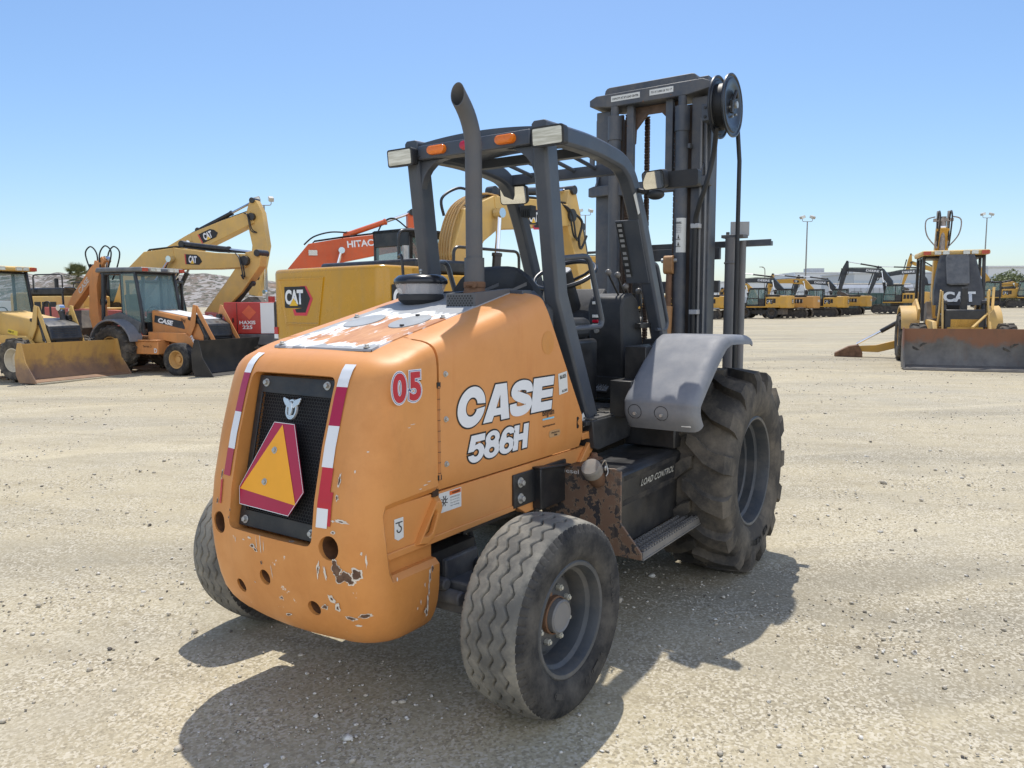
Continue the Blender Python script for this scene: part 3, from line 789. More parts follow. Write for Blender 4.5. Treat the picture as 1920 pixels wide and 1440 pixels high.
# mirrors
def mirror(c,wid,hgt,yaw,second=False):
    m=M.Rotation(R(yaw),3,'Z')@M.Rotation(R(-13),3,'Y'); c=V(c); b=B(); rows=[]
    for dx,sc in ((-.006,1.0),(.012,1.0),(.04,.93),(.052,.6)):
        rows.append([c+m@V((dx,u*sc,v*sc)) for u,v in rrect(-wid/2,-hgt/2,wid/2,hgt/2,.022,5)])
    b.grid(rows,closed_u=True,cap=True); o=b.build('side_mirror',m_plastic,FL)
    b=B(); rows=[[c+m@V((dx,u,v)) for u,v in rrect(-wid/2+.006,-hgt/2+.006,wid/2-.006,hgt/2-.006,.018,5)] for dx in (-.0065,-.0085)]
    b.grid(rows,closed_u=True,cap=True); b.build('mirror_glass',m_mirror,o)
    return o
mr=mirror((-.47,-.565,2.312),.155,.105,-14)
b=B(); rows=[]
for dx,sc in ((.0,1),(.055,1),(.075,.8)): rows.append([(-.42+dx,-.70+u*sc,2.315+v*sc) for u,v in rrect(-.105,-.045,.105,.045,.015,4)])
b.grid(rows,closed_u=True,cap=True); b.build('mirror_arm_cover',m_plastic,mr)
b=B(); b.tube([(-.43,-.45,2.27),(-.45,-.52,2.25)],.014); b.sphere((-.45,-.57,2.232),.035,(1,1.5,.8)); b.build('round_lamp',m_plastic,mr)
ml=mirror((-.49,.375,2.302),.185,.115,12)
b=B(); b.tube([(-.45,.34,2.31),(-.42,.40,2.31)],.016); b.build('mirror_arm',m_plastic,ml)
b=B(); b.bx(-.47,-.41,.26,.34,2.20,2.235)
for k in range(6): b.bx(-.475,-.405,.262+k*.013,.268+k*.013,2.165,2.21)
b.build('round_lamp',m_plastic,ml)

# ---------------------------------------------------------------- exhaust, air cleaner, heat shield
ex=B(); path=[(-1.655,-.19,1.80),(-1.655,-.19,2.33)]+[(-1.655-.27*(1-math.cos(R(a))),-.19,2.33+.27*math.sin(R(a))) for a in range(6,49,6)]
def cut_tube(path,r,n=28):
    rows=[]
    for i,p in enumerate(path):
        d=(V(path[min(i+1,len(path)-1)])-V(path[max(i-1,0)])).normalized(); a=V((0,1,0)); q=d.cross(a); rows.append([V(p)+(a*math.cos(t)+q*math.sin(t))*r for t in [2*PI*j/n for j in range(n)]])
    d=(V(path[-1])-V(path[-2])).normalized(); nn=V((-1,0,.05)).normalized(); o_=V(path[-1])+d*.035
    rows[-1]=[p+d*((o_-p).dot(nn)/d.dot(nn)) for p in rows[-1]]
    return rows
ra=cut_tube(path,.0395); rb_=cut_tube(path,.0355)
ex.grid(ra,closed_u=True); ex.grid(rb_[4:],closed_u=True); ex.grid([ra[-1],rb_[-1]],closed_u=True)
exo=ex.build('exhaust_stack',paint('sooty_grey_pipe',(.095,.10,.108),.6,.1,6,(.17,.14,.11),.35,6,bs=200),FL,ang=40)
b=B(); b.cyl((-1.655,-.19,1.70),(-1.655,-.19,1.835),.0475,n=24); b.build('lower_pipe',paint('sooty_grey_pipe',(.1,.1,.1)),exo)
b=B(); b.lathe([(.049,0),(.052,.004),(.052,.026),(.049,.03)],(-1.655,-.19,1.694),(0,0,1),24); b.cyl((-1.70,-.225,1.708),(-1.745,-.205,1.708),.008,n=8); b.cyl((-1.70,-.225,1.708),(-1.712,-.23,1.708),.014,n=10); b.build('pipe_clamp',m_rust,exo)
b=B(); b.lathe([(.048,.09),(.054,.07),(.075,0)],(-1.655,-.19,1.605),(0,0,1),24); b.build('pipe_base',m_rust,exo)
b=B(); b.cyl(path[-3],V(path[-3])+V((.008,0,-.012)),.0352,n=24); b.build('bore_disc',m_ink,exo)  # black disc closing the pipe bore
# perforated heat shield round the pipe base
b=B()
y0,y1,x0,x1=-.285,-.115,-1.775,-1.35
zt=1.664
def ht(x): return hood_top(x)+.004
for (ya,yb) in ((y0,y1),):
    b.hexa([(x1,y0,ht(x1)),(x0,y0,ht(x0)),(x0,y0-.0,ht(x0)),(x1,y0,ht(x1)),(x1,y0,max(zt,ht(x1)+.01)),(x0,y0,zt),(x0,y0,zt),(x1,y0,max(zt,ht(x1)+.01))]) if False else None
b.poly([(x0,y0,ht(x0)),(x1,y0,ht(x1)),(x1,y0,ht(x1)+.018),(x0+.30,y0,zt+.03),(x0,y0,zt+.005)])
b.poly([(x0,y1,ht(x0)),(x1,y1,ht(x1)),(x1,y1,ht(x1)+.018),(x0+.30,y1,zt+.03),(x0,y1,zt+.005)])
b.poly([(x0,y0,zt+.005),(x0+.30,y0,zt+.03),(x0+.30,y0+.045,zt+.03),(x0,y0+.045,zt+.005)])
b.poly([(x0,y1,zt+.005),(x0+.30,y1,zt+.03),(x0+.30,y1-.03,zt+.03),(x0,y1-.03,zt+.005)])
b.poly([(x0,y0,ht(x0)),(x0,y1,ht(x0)),(x0,y1,zt+.005),(x0,y0,zt+.005)])
hs=b.build('heat_shield',paint('shield_grey',(.115,.12,.125),.6,.1,5,(.2,.17,.14),.3,6),FL,smooth=False)
b=B()
for i in range(9):
    for j in range(6):
        y=-.135-.0165*i+(.008 if j%2 else 0); z=1.602+.0108*j
        if y<-.275: continue
        b.poly([(x0-.0012,y+.0046*math.cos(a),z+.0046*math.sin(a)) for a in [2*PI*q/10 for q in range(10)]])
b.build('vent_hole',m_ink,hs,smooth=False)
pc=V((-1.665,.135,1.60))
b=B(); b.lathe([(0,-.04),(.065,-.04),(.088,-.02),(.112,.0),(.114,.022),(.108,.03)],pc+V((0,0,.04)),(0,0,1),40); b.cyl(pc+V((0,0,-.04)),pc,.06,n=24)
pco=b.build('air_precleaner',m_plastic,FL)
b=B(); b.lathe([(.108,.066),(.128,.122),(.127,.126),(.104,.066)],pc,(0,0,1),40); b.build('clear_bowl',m_clear,pco)
b=B()
for k in range(10):
    a=2*PI*k/10; e=V((math.cos(a),math.sin(a),0)); e2=V((math.cos(a+.5),math.sin(a+.5),0)); b.poly([pc+e*.07+V((0,0,.068)),pc+e2*.09+V((0,0,.068)),pc+e2*.105+V((0,0,.12)),pc+e*.08+V((0,0,.12))])
b.cyl(pc+V((0,0,.06)),pc+V((0,0,.13)),.055,n=20); b.build('swirl_vanes',plain('smoky_plastic',(.30,.27,.26),.3),pco)
b=B(); b.lathe([(.131,.118),(.134,.126),(.131,.142),(.11,.160),(.05,.168),(0,.168)],pc,(0,0,1),40); b.build('dome_cap',plain('gloss_black_plastic',(.02,.022,.026),.22,0,.05),pco,ang=50)
b=B(); b.cyl(pc+V((0,0,.165)),pc+V((0,0,.185)),.005,n=8); b.sphere(pc+V((0,0,.185)),.008); b.build('wing_nut',m_zinc,pco)

# ---------------------------------------------------------------- operator station
cab=B()
b=B(); b.bx(-1.10,-.05,-.49,.49,.985,1.010); b.build('floor_plate',m_plastic,FL,.004)
b=B(); rows=[]
b.bx(-1.05,-.42,-.497,-.20,1.011,1.019)
for k in range(10):
    x=-1.02+.06*k; b.box((x,-.40,1.023),(.012,.16,.006),(0,0,R(35 if k%2 else -35)))
b.build('floor_mat',paint('dusty_rubber_mat',(.06,.06,.06),.7,.2,8,(.36,.33,.27),.8,7,bs=60,bump=.3),FL)
b=B(); b.bx(-1.10,-.62,-.30,.30,1.06,1.42); b.build('seat_base',m_black,FL,.02)
b=B(); pr=rrect(-1.12,1.42,-.60,1.54,.05,4); b.prism(pr,'y',-.25,.25); seat=b.build('seat_cushion',m_plastic,FL,.03)
b=B(); rows=[]
for i in range(13):
    y=-.255+.51*i/12; k=1-(abs(y)/.27)**4
    rows.append([(-1.05,y,1.50),(-1.13,y,1.62),(-1.175,y,1.74-.06*(1-k)),(-1.195,y,1.805-.13*(1-k)),(-1.225,y,1.818-.13*(1-k)),(-1.25,y,1.80-.12*(1-k)),(-1.245,y,1.70-.05*(1-k)),(-1.21,y,1.52)])
b.grid(rows,closed_u=True,cap=True); b.build('seat_back',m_plastic,FL,ang=60)
b=B(); b.bx(-1.50,-1.42,-.36,.36,1.56,1.685); b.bx(-1.42,-1.28,-.40,.40,1.05,1.60); b.prism([(-.40,1.60),(-.30,1.685),(.30,1.685),(.40,1.60)],'x',-1.42,-1.30); b.build('rear_cowl',m_rops,FL,.004)
b=B(); b.tube(smooth_path([(-1.60,.30,1.63),(-1.62,.29,1.72),(-1.62,.30,1.86),(-1.58,.36,1.865)],5),.0075,8); b.build('antenna_bracket',m_black,FL)
# dash wall, steering column, wheel
b=B(); b.prism([(-.42,1.05),(-.42,1.30),(-.33,1.56),(-.14,1.72),(-.02,1.60),(-.02,1.05)],'y',-.10,.40)
dash=b.build('dashboard',m_plastic,FL,.012)
b=B(); b.prism([(-.40,1.05),(-.42,1.36),(-.44,1.60),(-.41,1.66),(-.30,1.685),(-.22,1.64),(-.16,1.50),(-.12,1.30),(-.12,1.05)],'y',-.36,-.13)
cons=b.build('control_console',m_plastic,FL,.014)
for z,mm in ((1.625,m_label),(1.545,m_label),(1.515,m_redlens),(1.49,m_label)):
    b=B(); b.bx(-.447-.0+ (1.6-z)*.03,-.436,-.165,-.205+.0,z-.009,z+.009); b.build('switch',mm,cons,.002)
b=B(); b.lathe([(.016,0),(.016,.012),(0,.014)],(-.428,-.19,1.458),(-1,0,0),16); b.build('ignition',m_zinc,cons)
b=B(); b.cyl((-.21,.07,1.45),(-.36,.07,1.74),.068,.055,n=20); col=b.build('steering_column',m_plastic,FL)
wc=V((-.375,.07,1.80)); ax=V((-.46,0,.89)).normalized()
a_,b_=V((0,1,0)),ax.cross(V((0,1,0))).normalized()
b=B(); b.tube([wc+(a_*math.cos(t_)+b_*math.sin(t_))*.198 for t_ in [2*PI*i/40 for i in range(40)]],.0145,12,closed=True)
for ang in (90,210,330):
    e=a_*math.cos(R(ang))+b_*math.sin(R(ang)); b.tube([wc-ax*.05+e*.03,wc-ax*.03+e*.12,wc+e*.19],.009,8)
b.build('steering_wheel',plain('satin_black',(.022,.024,.028),.3),FL)
b=B(); b.cyl(wc-ax*.075,wc+ax*.025,.052,.048,n=24); hubo=b.build('horn_hub',m_plastic,col)
b=B(); b.cyl(wc+ax*.025,wc+ax*.032,.045,n=24); b.build('horn_button',m_greyp,hubo)
for (bx_,by_),(tx,ty,tz) in (((-.27,-.29),(-.50,-.30,1.795)),((-.25,-.31),(-.40,-.31,1.782)),((-.23,-.33),(-.30,-.315,1.715)),((-.20,-.35),(-.145,-.33,1.69))):
    b=B(); b.tube(round_path([(bx_+.06,by_,1.50),(bx_+.075,by_,1.535),(tx,ty,tz)],.02,3),.0065,8); lv=b.build('control_lever',m_black,FL)
    b=B(); b.sphere((tx,ty,tz+.008),.019); b.build('lever_knob',plain('grey_knob',(.16,.15,.14),.4),lv)
b=B(); b.bx(-.26,-.10,-.40,-.26,1.47,1.50); b.build('lever_mount',m_black,FL,.003)
b=B(); b.box((-.36,-.03,1.16),(.10,.07,.012),(0,R(-40),0)); b.box((-.40,-.23,1.13),(.13,.08,.012),(0,R(-35),0))
for k in range(4): b.box((-.40,-.25+.016*k,1.138),(.12,.005,.012),(0,R(-35),0))
b.build('pedal',m_steel,FL)
b=B(); b.prism([(-.42,1.05),(-.42,1.18),(-.02,1.18),(-.02,1.05)],'y',-.6,.6); b.prism([(-.16,1.18),(-.14,1.40),(-.02,1.40),(-.02,1.18)],'y',-.6,-.36); b.build('toe_board',m_plastic,FL,.004)
# outboard platform edge
for s_ in (1,-1):
    b=B(); b.prism([(-1.06,1.010),(-.60,1.010),(-.60,.865),(-.99,.845),(-1.035,.86)],'y',s_*.505,s_*.40)
    b.build('platform_side',m_plastic,FL,.006)
b=B(); b.bx(-.70,-.645,-.51,-.485,1.012,1.035); b.build('platform_catch',m_greyp,FL,.002)
b=B(); b.tube(round_path([(-1.115,-.43,.945),(-.99,-.44,.95),(-.955,-.45,.90),(-1.02,-.46,.83),(-1.13,-.465,.79)],.06,5),.0,6) if False else None
pts=[(-1.118,.95),(-1.0,.955),(-.955,.925),(-.965,.88),(-1.06,.80),(-1.06,.70),(-1.14,.70),(-1.14,.80),(-1.075,.86),(-1.03,.90),(-1.05,.915),(-1.118,.915)]
b.prism(pts,'y',-.478,-.455); lt=b.build('hood_bracket',m_orange,FL,.004)
b=B()
for x,z in ((-1.115,.745),(-1.083,.755)): b.cyl((x,-.478,z),(x,-.489,z),.010,n=6)
b.build('bolt',m_zinc,lt)

# ---------------------------------------------------------------- fenders
def fender(s_):
    prof=[(-.815,.955),(-.862,1.02),(-.872,1.08),(-.850,1.135),(-.66,1.29),(-.50,1.405),(-.44,1.432),(-.37,1.445),(-.10,1.437),(-.045,1.428),(-.02,1.415)]
    prof=[(p.x,p.z) for p in smooth_path([(x,0,z) for x,z in prof],4)]
    b=B(); rows=[]; n=len(prof)
    nm=[]
    for i in range(n):
        a=prof[max(0,i-1)]; c=prof[min(n-1,i+1)]; d=V((c[0]-a[0],c[1]-a[1],0)).normalized(); nm.append((-d.y,d.x))
    for y,dr,ins in ((.585,.14,0),(.585,.03,0),(.590,.012,0),(.605,.002,0),(.64,0,0),(.93,0,0),(.965,.003,0),(.985,.014,0),(.996,.034,0),(.998,.055,0),(.992,.056,0),(.985,.04,0),(.95,.016,0),(.62,.016,0)):
        rows.append([(x-nx*dr, s_*(y+ (.02 if y>.9 else 0)*sstep(.3,1,i/n)), z-nz*dr) for i,((x,z),(nx,nz)) in enumerate(zip(prof,nm))])
    b.grid(rows); f=b.build('fender',m_fender,FL,ang=50)
    if s_<0:
        for y in (.655,.805):
            c=V((-.868,-y,1.062)); c=V((-.871,-y,1.075))
            i=min(range(n),key=lambda i:abs(prof[i][1]-1.055)); x=prof[i][0]
            b=B(); ring_=[]
            for k in range(28):
                a=2*PI*k/28; ring_.append([(prof[min(range(n),key=lambda q:abs(prof[q][1]-(1.05+.036*math.sin(a))))][0]-.002,-y+(.036)*math.cos(a),1.05+(.036)*math.sin(a)),(prof[min(range(n),key=lambda q:abs(prof[q][1]-(1.05+.039*math.sin(a))))][0]-.002,-y+(.039)*math.cos(a),1.05+(.039)*math.sin(a))])
            b.grid(ring_,closed_v=True); pk=b.build('bolt_pocket',m_ink,f)
            b=B(); b.cyl((x+.004,-y,1.04),(x-.008,-y,1.04),.0085,n=10); b.build('bolt',m_zinc,f)
        b=B(); b.bx(-.842,-.835,-.955,-.905,.985,.992); b.build('moulding_mark',m_label,f)
fender(-1); fender(1)
for s_ in (1,-1):
    b=B(); b.bx(-.62,-.1,s_*.47,s_*.60,1.02,1.38); b.bx(-.80,-.62,s_*.47,s_*.60,1.0,1.2); b.build('fender_support',m_black,FL,.004)

# ---------------------------------------------------------------- fuel tank and step (right), step (left)
def step_unit(s_):
    Y=lambda y: s_*y
    b=B(); b.prism([(Y(.42),.80),(Y(.74),.815),(Y(.782),.79),(Y(.765),.42),(Y(.42),.42)],'x',-1.27,-.43)
    tk=b.build('fuel_tank',m_black,FL,.012)
    b=B(); pts=[(Y(.33),.80),(Y(.745),.825),(Y(.782),.815),(Y(.782),.56),(Y(.893),.43),(Y(.893),.395),(Y(.42),.395),(Y(.33),.56)]
    b.prism(pts,'x',-1.283,-1.271); ep=b.build('tank_end_plate',m_tank,FL,.003)
    b=B(); pts=[(Y(.46),.925),(Y(.80),.915),(Y(.825),.80),(Y(.832),.60),(Y(.893),.43),(Y(.893),.395),(Y(.46),.395)]
    b.prism(pts,'x',-.43,-.418); b.build('front_guard_plate',m_black,FL,.003)
    b=B(); b.bx(-.60,-.43,Y(.46),Y(.772),.815,.93); b.build('tank_front_box',m_black,FL,.01)
    b=B(); b.bx(-1.272,-.43,Y(.888),Y(.896),.392,.432)
    for y in (.79,.825,.86,.886):
        b.bx(-1.271,-.431,Y(y),Y(y+.006),.40,.428)
        if y<.87:
            for k in range(26): b.bx(-1.25+.0315*k,-1.236+.0315*k,Y(y-.004),Y(y+.010),.428,.440)
    for k in range(26): b.bx(-1.25+.0315*k,-1.236+.0315*k,Y(.878),Y(.894),.432,.443)
    b.bx(-1.271,-.431,Y(.77),Y(.90),.392,.399)
    b.build('step_grating',paint('worn_step_steel',(.16,.155,.15),.55,.2,6,(.3,.26,.2),.5,5),FL)
    if s_<0:
        # bracket to the frame
        b=B(); b.bx(-1.735,-1.545,-.466,-.452,.685,.842); b.bx(-1.56,-1.545,-.50,-.452,.65,.842); b.bx(-1.555,-1.27,-.47,-.452,.63,.842); b.prism([(-1.565,.852),(-1.272,.822),(-1.272,.812),(-1.565,.842)],'y',-.50,-.452)
        br=b.build('tank_bracket',m_black,FL,.004)
        for z in (.80,.725):
            b=B(); b.cyl((-1.683,-.466,z),(-1.683,-.471,z),.024,n=20); b.cyl((-1.683,-.471,z),(-1.683,-.488,z),.0135,n=6); b.build('bolt',m_zinc,br,.001)
        # filler neck and cap on the end plate
        b=B(); b.cyl((-1.275,-.655,.755),(-1.335,-.655,.815),.042,.044,n=20); b.build('filler_neck',m_rust,tk)
        b=B(); b.cyl((-1.325,-.655,.805),(-1.352,-.655,.832),.050,n=24); b.lathe([(.050,0),(.045,.012),(0,.016)],(-1.352,-.655,.832),(-.707,0,.707),24); fc=b.build('filler_cap',paint('dull_cap',(.22,.21,.19),.7,.25,14,(.3,.22,.15),.6,12),tk)
        b=B(); b.tube(smooth_path([(-1.33,-.70,.845),(-1.325,-.715,.87),(-1.30,-.71,.85),(-1.30,-.72,.81),(-1.31,-.715,.79)],5),.003,6); b.sphere((-1.315,-.715,.83),.010,(1,.4,1.4)); b.build('cap_tether',m_steel,tk)
        b=B(); b.lathe([(.045,0),(.045,.005),(.02,.012),(.016,.03),(0,.032)],(-1.03,-.50,.806),(0,0,1),20); b.build('sender_plug',m_rust,tk)
        # worn grip tape and lettering along the tank's upper edge
        b=B(); b.prism([(-.785+.0,.7885),(-.7815,.752)],'x',-1.2,-.5) if False else None
        b.poly([(-1.25,-.7838,.786),(-.50,-.7838,.786),(-.50,-.7812,.76),(-1.25,-.7812,.76)]); b.poly([(-1.25,-.7772,.665),(-.55,-.7772,.665),(-.60,-.7722,.60),(-1.25,-.7722,.60)])
        b.build('grip_tape',paint('grip_tape',(.015,.015,.016),.9,.3,40),tk,smooth=False)
        up=V((0,.017,.37)).normalized() if False else V((0,-.046,1)).normalized()
        lettering('LOAD CONTROL',plain('faded_print',(.42,.41,.36),.6),tk,(-1.06,-.7795,.700),(1,0,0),up,.034,.42,offset=.015,shear=.35,spacing=1.05,lift=.004)
        lettering('Diesel',plain('paint_pen',(.75,.75,.74),.6),tk,(-1.283,-.43,.775),(0,-1,0),(0,0,1),.022,.12,offset=.0,lift=.002)
        b=B(); b.bx(-.95,-.70,-.80,-.775,.442,.447); b.build('tape_scrap',plain('dusty_tape',(.36,.32,.24),.8),tk) if False else b.bm.free()
step_unit(-1); step_unit(1)

# ---------------------------------------------------------------- lettering and stickers on the right side
SX=V((1,0,0)); SZ=V((0,0,1)); YS=-.4805
def side_text(s,x,z,w,h,off,out,shear,spacing,nm):
    lettering(s,m_ink,FL,(x-.010,YS,z-.010),SX,SZ,h+.020,w+.020,offset=off+out,shear=shear,spacing=spacing,lift=.0012,name=nm)
    lettering(s,m_white,FL,(x,YS,z),SX,SZ,h,w,offset=off,shear=shear,spacing=spacing,lift=.0024,name=nm)
def grow_contour(c, g):
    """offset a closed outline outwards by g with limited mitres; c runs counter-clockwise for solids"""
    n=len(c); out=[]
    for i in range(n):
        p=V((*c[i],0)); a=p-V((*c[i-1],0)); d=V((*c[(i+1)%n],0))-p
        if a.length<1e-7: a=d
        if d.length<1e-7: d=a
        a.normalize(); d.normalize(); na=V((a.y,-a.x,0)); nd=V((d.y,-d.x,0)); m=na+nd
        if m.length<.05: out.append((p.x+na.x*g,p.y+na.y*g)); continue
        m.normalize(); k=g/max(.62,m.dot(na)); out.append((p.x+m.x*k,p.y+m.y*k))
    return out
def area(c): return sum(c[i-1][0]*c[i][1]-c[i][0]*c[i-1][1] for i in range(len(c)))/2
def contour_mesh(contours, offset):
    cs=[]
    for k,c in enumerate(contours):
        if (area(c)>0)!=(k==0): c=c[::-1]
        cs.append(grow_contour(c,offset) if offset else c)
    cu=bpy.data.curves.new('letters','CURVE'); cu.dimensions='2D'; cu.fill_mode='BOTH'
    for c in cs:
        sp=cu.splines.new('POLY'); sp.points.add(len(c)-1)
        for p,(x,y) in zip(sp.points,c): p.co=(x,y,0,1)
        sp.use_cyclic_u=True
    o=bpy.data.objects.new('letters',cu); COL.objects.link(o); bpy.context.view_layer.update()
    me=bpy.data.meshes.new_from_object(o.evaluated_get(bpy.context.evaluated_depsgraph_get()))
    bpy.data.objects.remove(o); bpy.data.curves.remove(cu); return me
def place_flat(me, mat, parent, o, right, up, lift, name):
    right=V(right).normalized(); up=V(up).normalized(); n=right.cross(up).normalized()
    for v in me.vertices: v.co=V(o)+right*v.co.x+up*v.co.y+n*lift
    me.name=name; ob=bpy.data.objects.new(name,me); COL.objects.link(ob); me.materials.append(mat)
    if parent is not None: ob.parent=parent
    return ob
def stroke_outline(path, hw):
    P=smooth_path([(x,y,0) for x,y in path],8); L=[];Rr=[]
    for i,p in enumerate(P):
        d=(P[min(i+1,len(P)-1)]-P[max(i-1,0)]).normalized(); n=V((-d.y,d.x,0))*hw
        L.append((p.x+n.x,p.y+n.y)); Rr.append((p.x-n.x,p.y-n.y))
    return L+Rr[::-1]
def arcp(cx,cy,rx,ry,a0,a1,n=24): return [(cx+rx*math.cos(R(a0+(a1-a0)*i/n)),cy+ry*math.sin(R(a0+(a1-a0)*i/n))) for i in range(n+1)]
LET={
 'C':[arcp(.5,.5,.50,.53,5,355,40)+[(.66,.42)]+arcp(.5,.5,.21,.25,-20,-340,30)+[(.70,.57)]],
 'A':[[(-.02,0),(.33,1),(.78,1),(1.02,0),(.69,0),(.655,.15),(.375,.15),(.325,0)],[(.44,.34),(.61,.34),(.56,.70)]],
 'E':[[(0,0),(.96,0),(.96,.265),(.42,.265),(.42,.385),(.95,.385),(.95,.615),(.42,.615),(.42,.735),(.96,.735),(.96,1),(0,1)]],
 'S':[stroke_outline([(.83,.64),(.82,.72),(.74,.82),(.50,.87),(.26,.83),(.17,.71),(.28,.59),(.52,.50),(.76,.41),(.84,.28),(.72,.17),(.48,.13),(.24,.17),(.17,.28),(.16,.37)],.140)],
 '5':[[(.02,.40),(.14,1),(.95,1),(.95,.74),(.42,.74),(.39,.62)]+arcp(.50,.33,.47,.36,72,-168,24)+[(.34,.27)]+arcp(.49,.33,.165,.14,200,480,16)+[(.33,.40)]],
 '8':[arcp(.5,.735,.43,.285,-28,208,22)+arcp(.5,.29,.48,.31,148,392,22),arcp(.5,.745,.15,.10,0,345,16),arcp(.5,.285,.17,.115,0,345,16)],
 '6':[arcp(.5,.30,.48,.32,-180,58,24)+[(.60,.62),(.46,.60),(.44,.70)]+arcp(.55,.70,.13,.10,150,20,8)+[(.98,.74)]+arcp(.56,.66,.46,.36,12,150,14)+[(.02,.50)],arcp(.5,.29,.165,.125,0,345,16)],
 'H':[[(0,0),(.34,0),(.34,.37),(.64,.37),(.64,0),(.98,0),(.98,1),(.64,1),(.64,.63),(.34,.63),(.34,1),(0,1)]],
}
def big_text(txt, x0, z0, w, h, adv, shear, grow, y=YS, nm='model_lettering'):
    tot=sum(adv[:-1])+1.0; sx=w/tot; x=0
    for lay,(m_,off,lift) in enumerate(((m_ink,grow,.0012),(m_white,0,.0026))):
        x=0; cs=[]; verts=[]
        for ch,a in zip(txt,adv):
            me=contour_mesh([[((x+px)*sx+shear*py*h,py*h) for px,py in c] for c in LET[ch]],off)
            place_flat(me,m_,FL,(x0,y-(.00015*len(verts) if lay==0 else 0),z0),(1,0,0),(0,0,1),lift,nm); verts.append(0)
            x+=a
big_text('CASE',-2.175,1.116,.745,.158,(1.00,.98,.98,1.0),.17,.0068)
big_text('586H',-2.105,.962,.455,.112,(.93,.93,.93,1.0),.15,.0068)
# fleet number on the shroud
for s,x in (('0',-2.540),('5',-2.455)):
    for m_,off,l in ((m_white,.105,.0008),(m_blue,.078,.0014),(m_white,.062,.0018),(m_red,.042,.0026)):
        g=.0
        me=text_mesh(s,off); xs=[v.co.x for v in me.vertices]; ys=[v.co.y for v in me.vertices]
        cx=(min(xs)+max(xs))/2; cy=(min(ys)+max(ys))/2
        for v in me.vertices: v.co.x=(v.co.x-cx)*.140; v.co.y=(v.co.y-cy)*.140
        place_flat(me,m_,FL,(x+.04,YS-(.0001 if s=='5' else 0),1.313),(1,0,0),(0,0,1),l,'fleet_number')
def sticker(x,z,w,h,m=m_label,rot=0,y=YS,nm='paper_sticker'):
    c,s_=math.cos(R(rot)),math.sin(R(rot)); return decal([(0,0),(w,0),(w,h),(0,h)],m,FL,(x,y,z),(c,0,s_),(-s_,0,c),.0015,nm)
st=sticker(-1.362,1.175,.085,.105,m_label,6)
lettering('BL025',m_ink,st,(-1.356,YS,1.252),(1,0,.1),(-.1,0,1),.018,.06,.03,lift=.0025); lettering('05.2025',m_ink,st,(-1.335,YS,1.185),(1,0,.1),(-.1,0,1),.012,.05,.02,lift=.0025)
lettering('Bingham',m_ink,FL,(-1.515,YS,1.078),SX,SZ,.042,.105,.01,lift=.002,name='dealer_lettering')
decal([(0,0),(.105,0),(.105,.008),(0,.008)],m_cyan,FL,(-1.515,YS,1.068),SX,SZ,.0014,'dealer_underline')
lettering('binghamequipment.com',m_ink,FL,(-1.513,YS,1.032),SX,SZ,.012,.112,.02,lift=.002,name='dealer_lettering')
st=decal(rrect(0,0,.105,.034,.014,4),paint('tan_sticker',(.52,.30,.13),.5),FL,(-1.455,YS,.975),SX,SZ,.0012,'notice_sticker')
lettering('OPERATING NOTICE',m_ink,st,(-1.435,YS,.993),SX,SZ,.008,.075,.02,lift=.002); lettering('586',m_ink,st,(-1.41,YS,.980),SX,SZ,.009,.03,.03,lift=.002)
b=B(); rows=[[(-1.465+.055*k*math.cos(2*PI*i/36),-hood_y(-1.465+.055*k*math.cos(2*PI*i/36),1.435+.056*k*math.sin(2*PI*i/36))-.0012,1.435+.056*k*math.sin(2*PI*i/36)) for i in range(36)] for k in (.05,.5,1)]
b.grid(rows,closed_u=True,cap=False); b.build('paint_patch',paint('unfaded_orange',(.70,.28,.045),.45),FL)
b=B(); b.prism(rrect(-1.185,.985,-1.165,1.045,.008,3),'y',-.4815,-.476); lk=b.build('hood_latch',m_ink,FL)
b=B(); b.cyl((-1.16,-.478,1.015),(-1.16,-.485,1.015),.018,n=14); b.build('latch_knob',m_orange,lk)
# decals on the frame beam
YB=-.4552
st=decal([(0,.012),(.02,0),(.05,.006),(.05,.085),(0,.085)],m_label,FL,(-2.515,YB,.735),SX,SZ,.0016,'hook_sticker')
b=B(); b.tube([V((-2.49,YB-.0025,.79))+V((.012*math.cos(R(a)),0,.012*math.sin(R(a))-.012)) for a in range(80,-200,-20)],.0022,6); b.tube([(-2.49,YB-.0025,.79),(-2.49,YB-.0025,.802)],.002,6); b.tube([(-2.508,YB-.0025,.804),(-2.472,YB-.0025,.804)],.002,6); b.build('hook_pictogram',m_ink,st)
st=decal([(0,0),(.145,0),(.145,.082),(0,.082)],m_label,FL,(-2.255,YB,.782),SX,SZ,.0010,'warning_label')
decal([(.068,.062),(.141,.062),(.141,.079),(.068,.079)],m_warn,st,(-2.255,YB,.782),SX,SZ,.0018,'warning_band')
lettering('WARNING',m_ink,st,(-2.172,YB,.8475),SX,SZ,.009,.052,.03,lift=.0026)
for k,t_ in enumerate(('ROTATING FAN','Can cause injury.','Stop engine before','servicing.')): lettering(t_,m_ink,st,(-2.183,YB,.831-.0115*k),SX,SZ,.006,.06,.0,lift=.0022)
b=B()
for k in range(8):
    a=2*PI*k/8; b.tube([(-2.222+.007*math.cos(a),YB-.0028,.828+.007*math.sin(a)),(-2.222+.022*math.cos(a+.3),YB-.0028,.828+.022*math.sin(a+.3))],.0016,5)
b.tube([V((-2.222+.008*math.cos(R(a)),YB-.0028,.828+.008*math.sin(R(a)))) for a in range(0,360,30)],.0016,5,closed=True); b.build('fan_pictogram',m_ink,st)
b=B(); b.bar([(-1.085,-.4535,1.04),(-1.045,-.4535,.985)],.002,.04,up=(0,1,0)); b.build('post_sticker',m_label,FL)

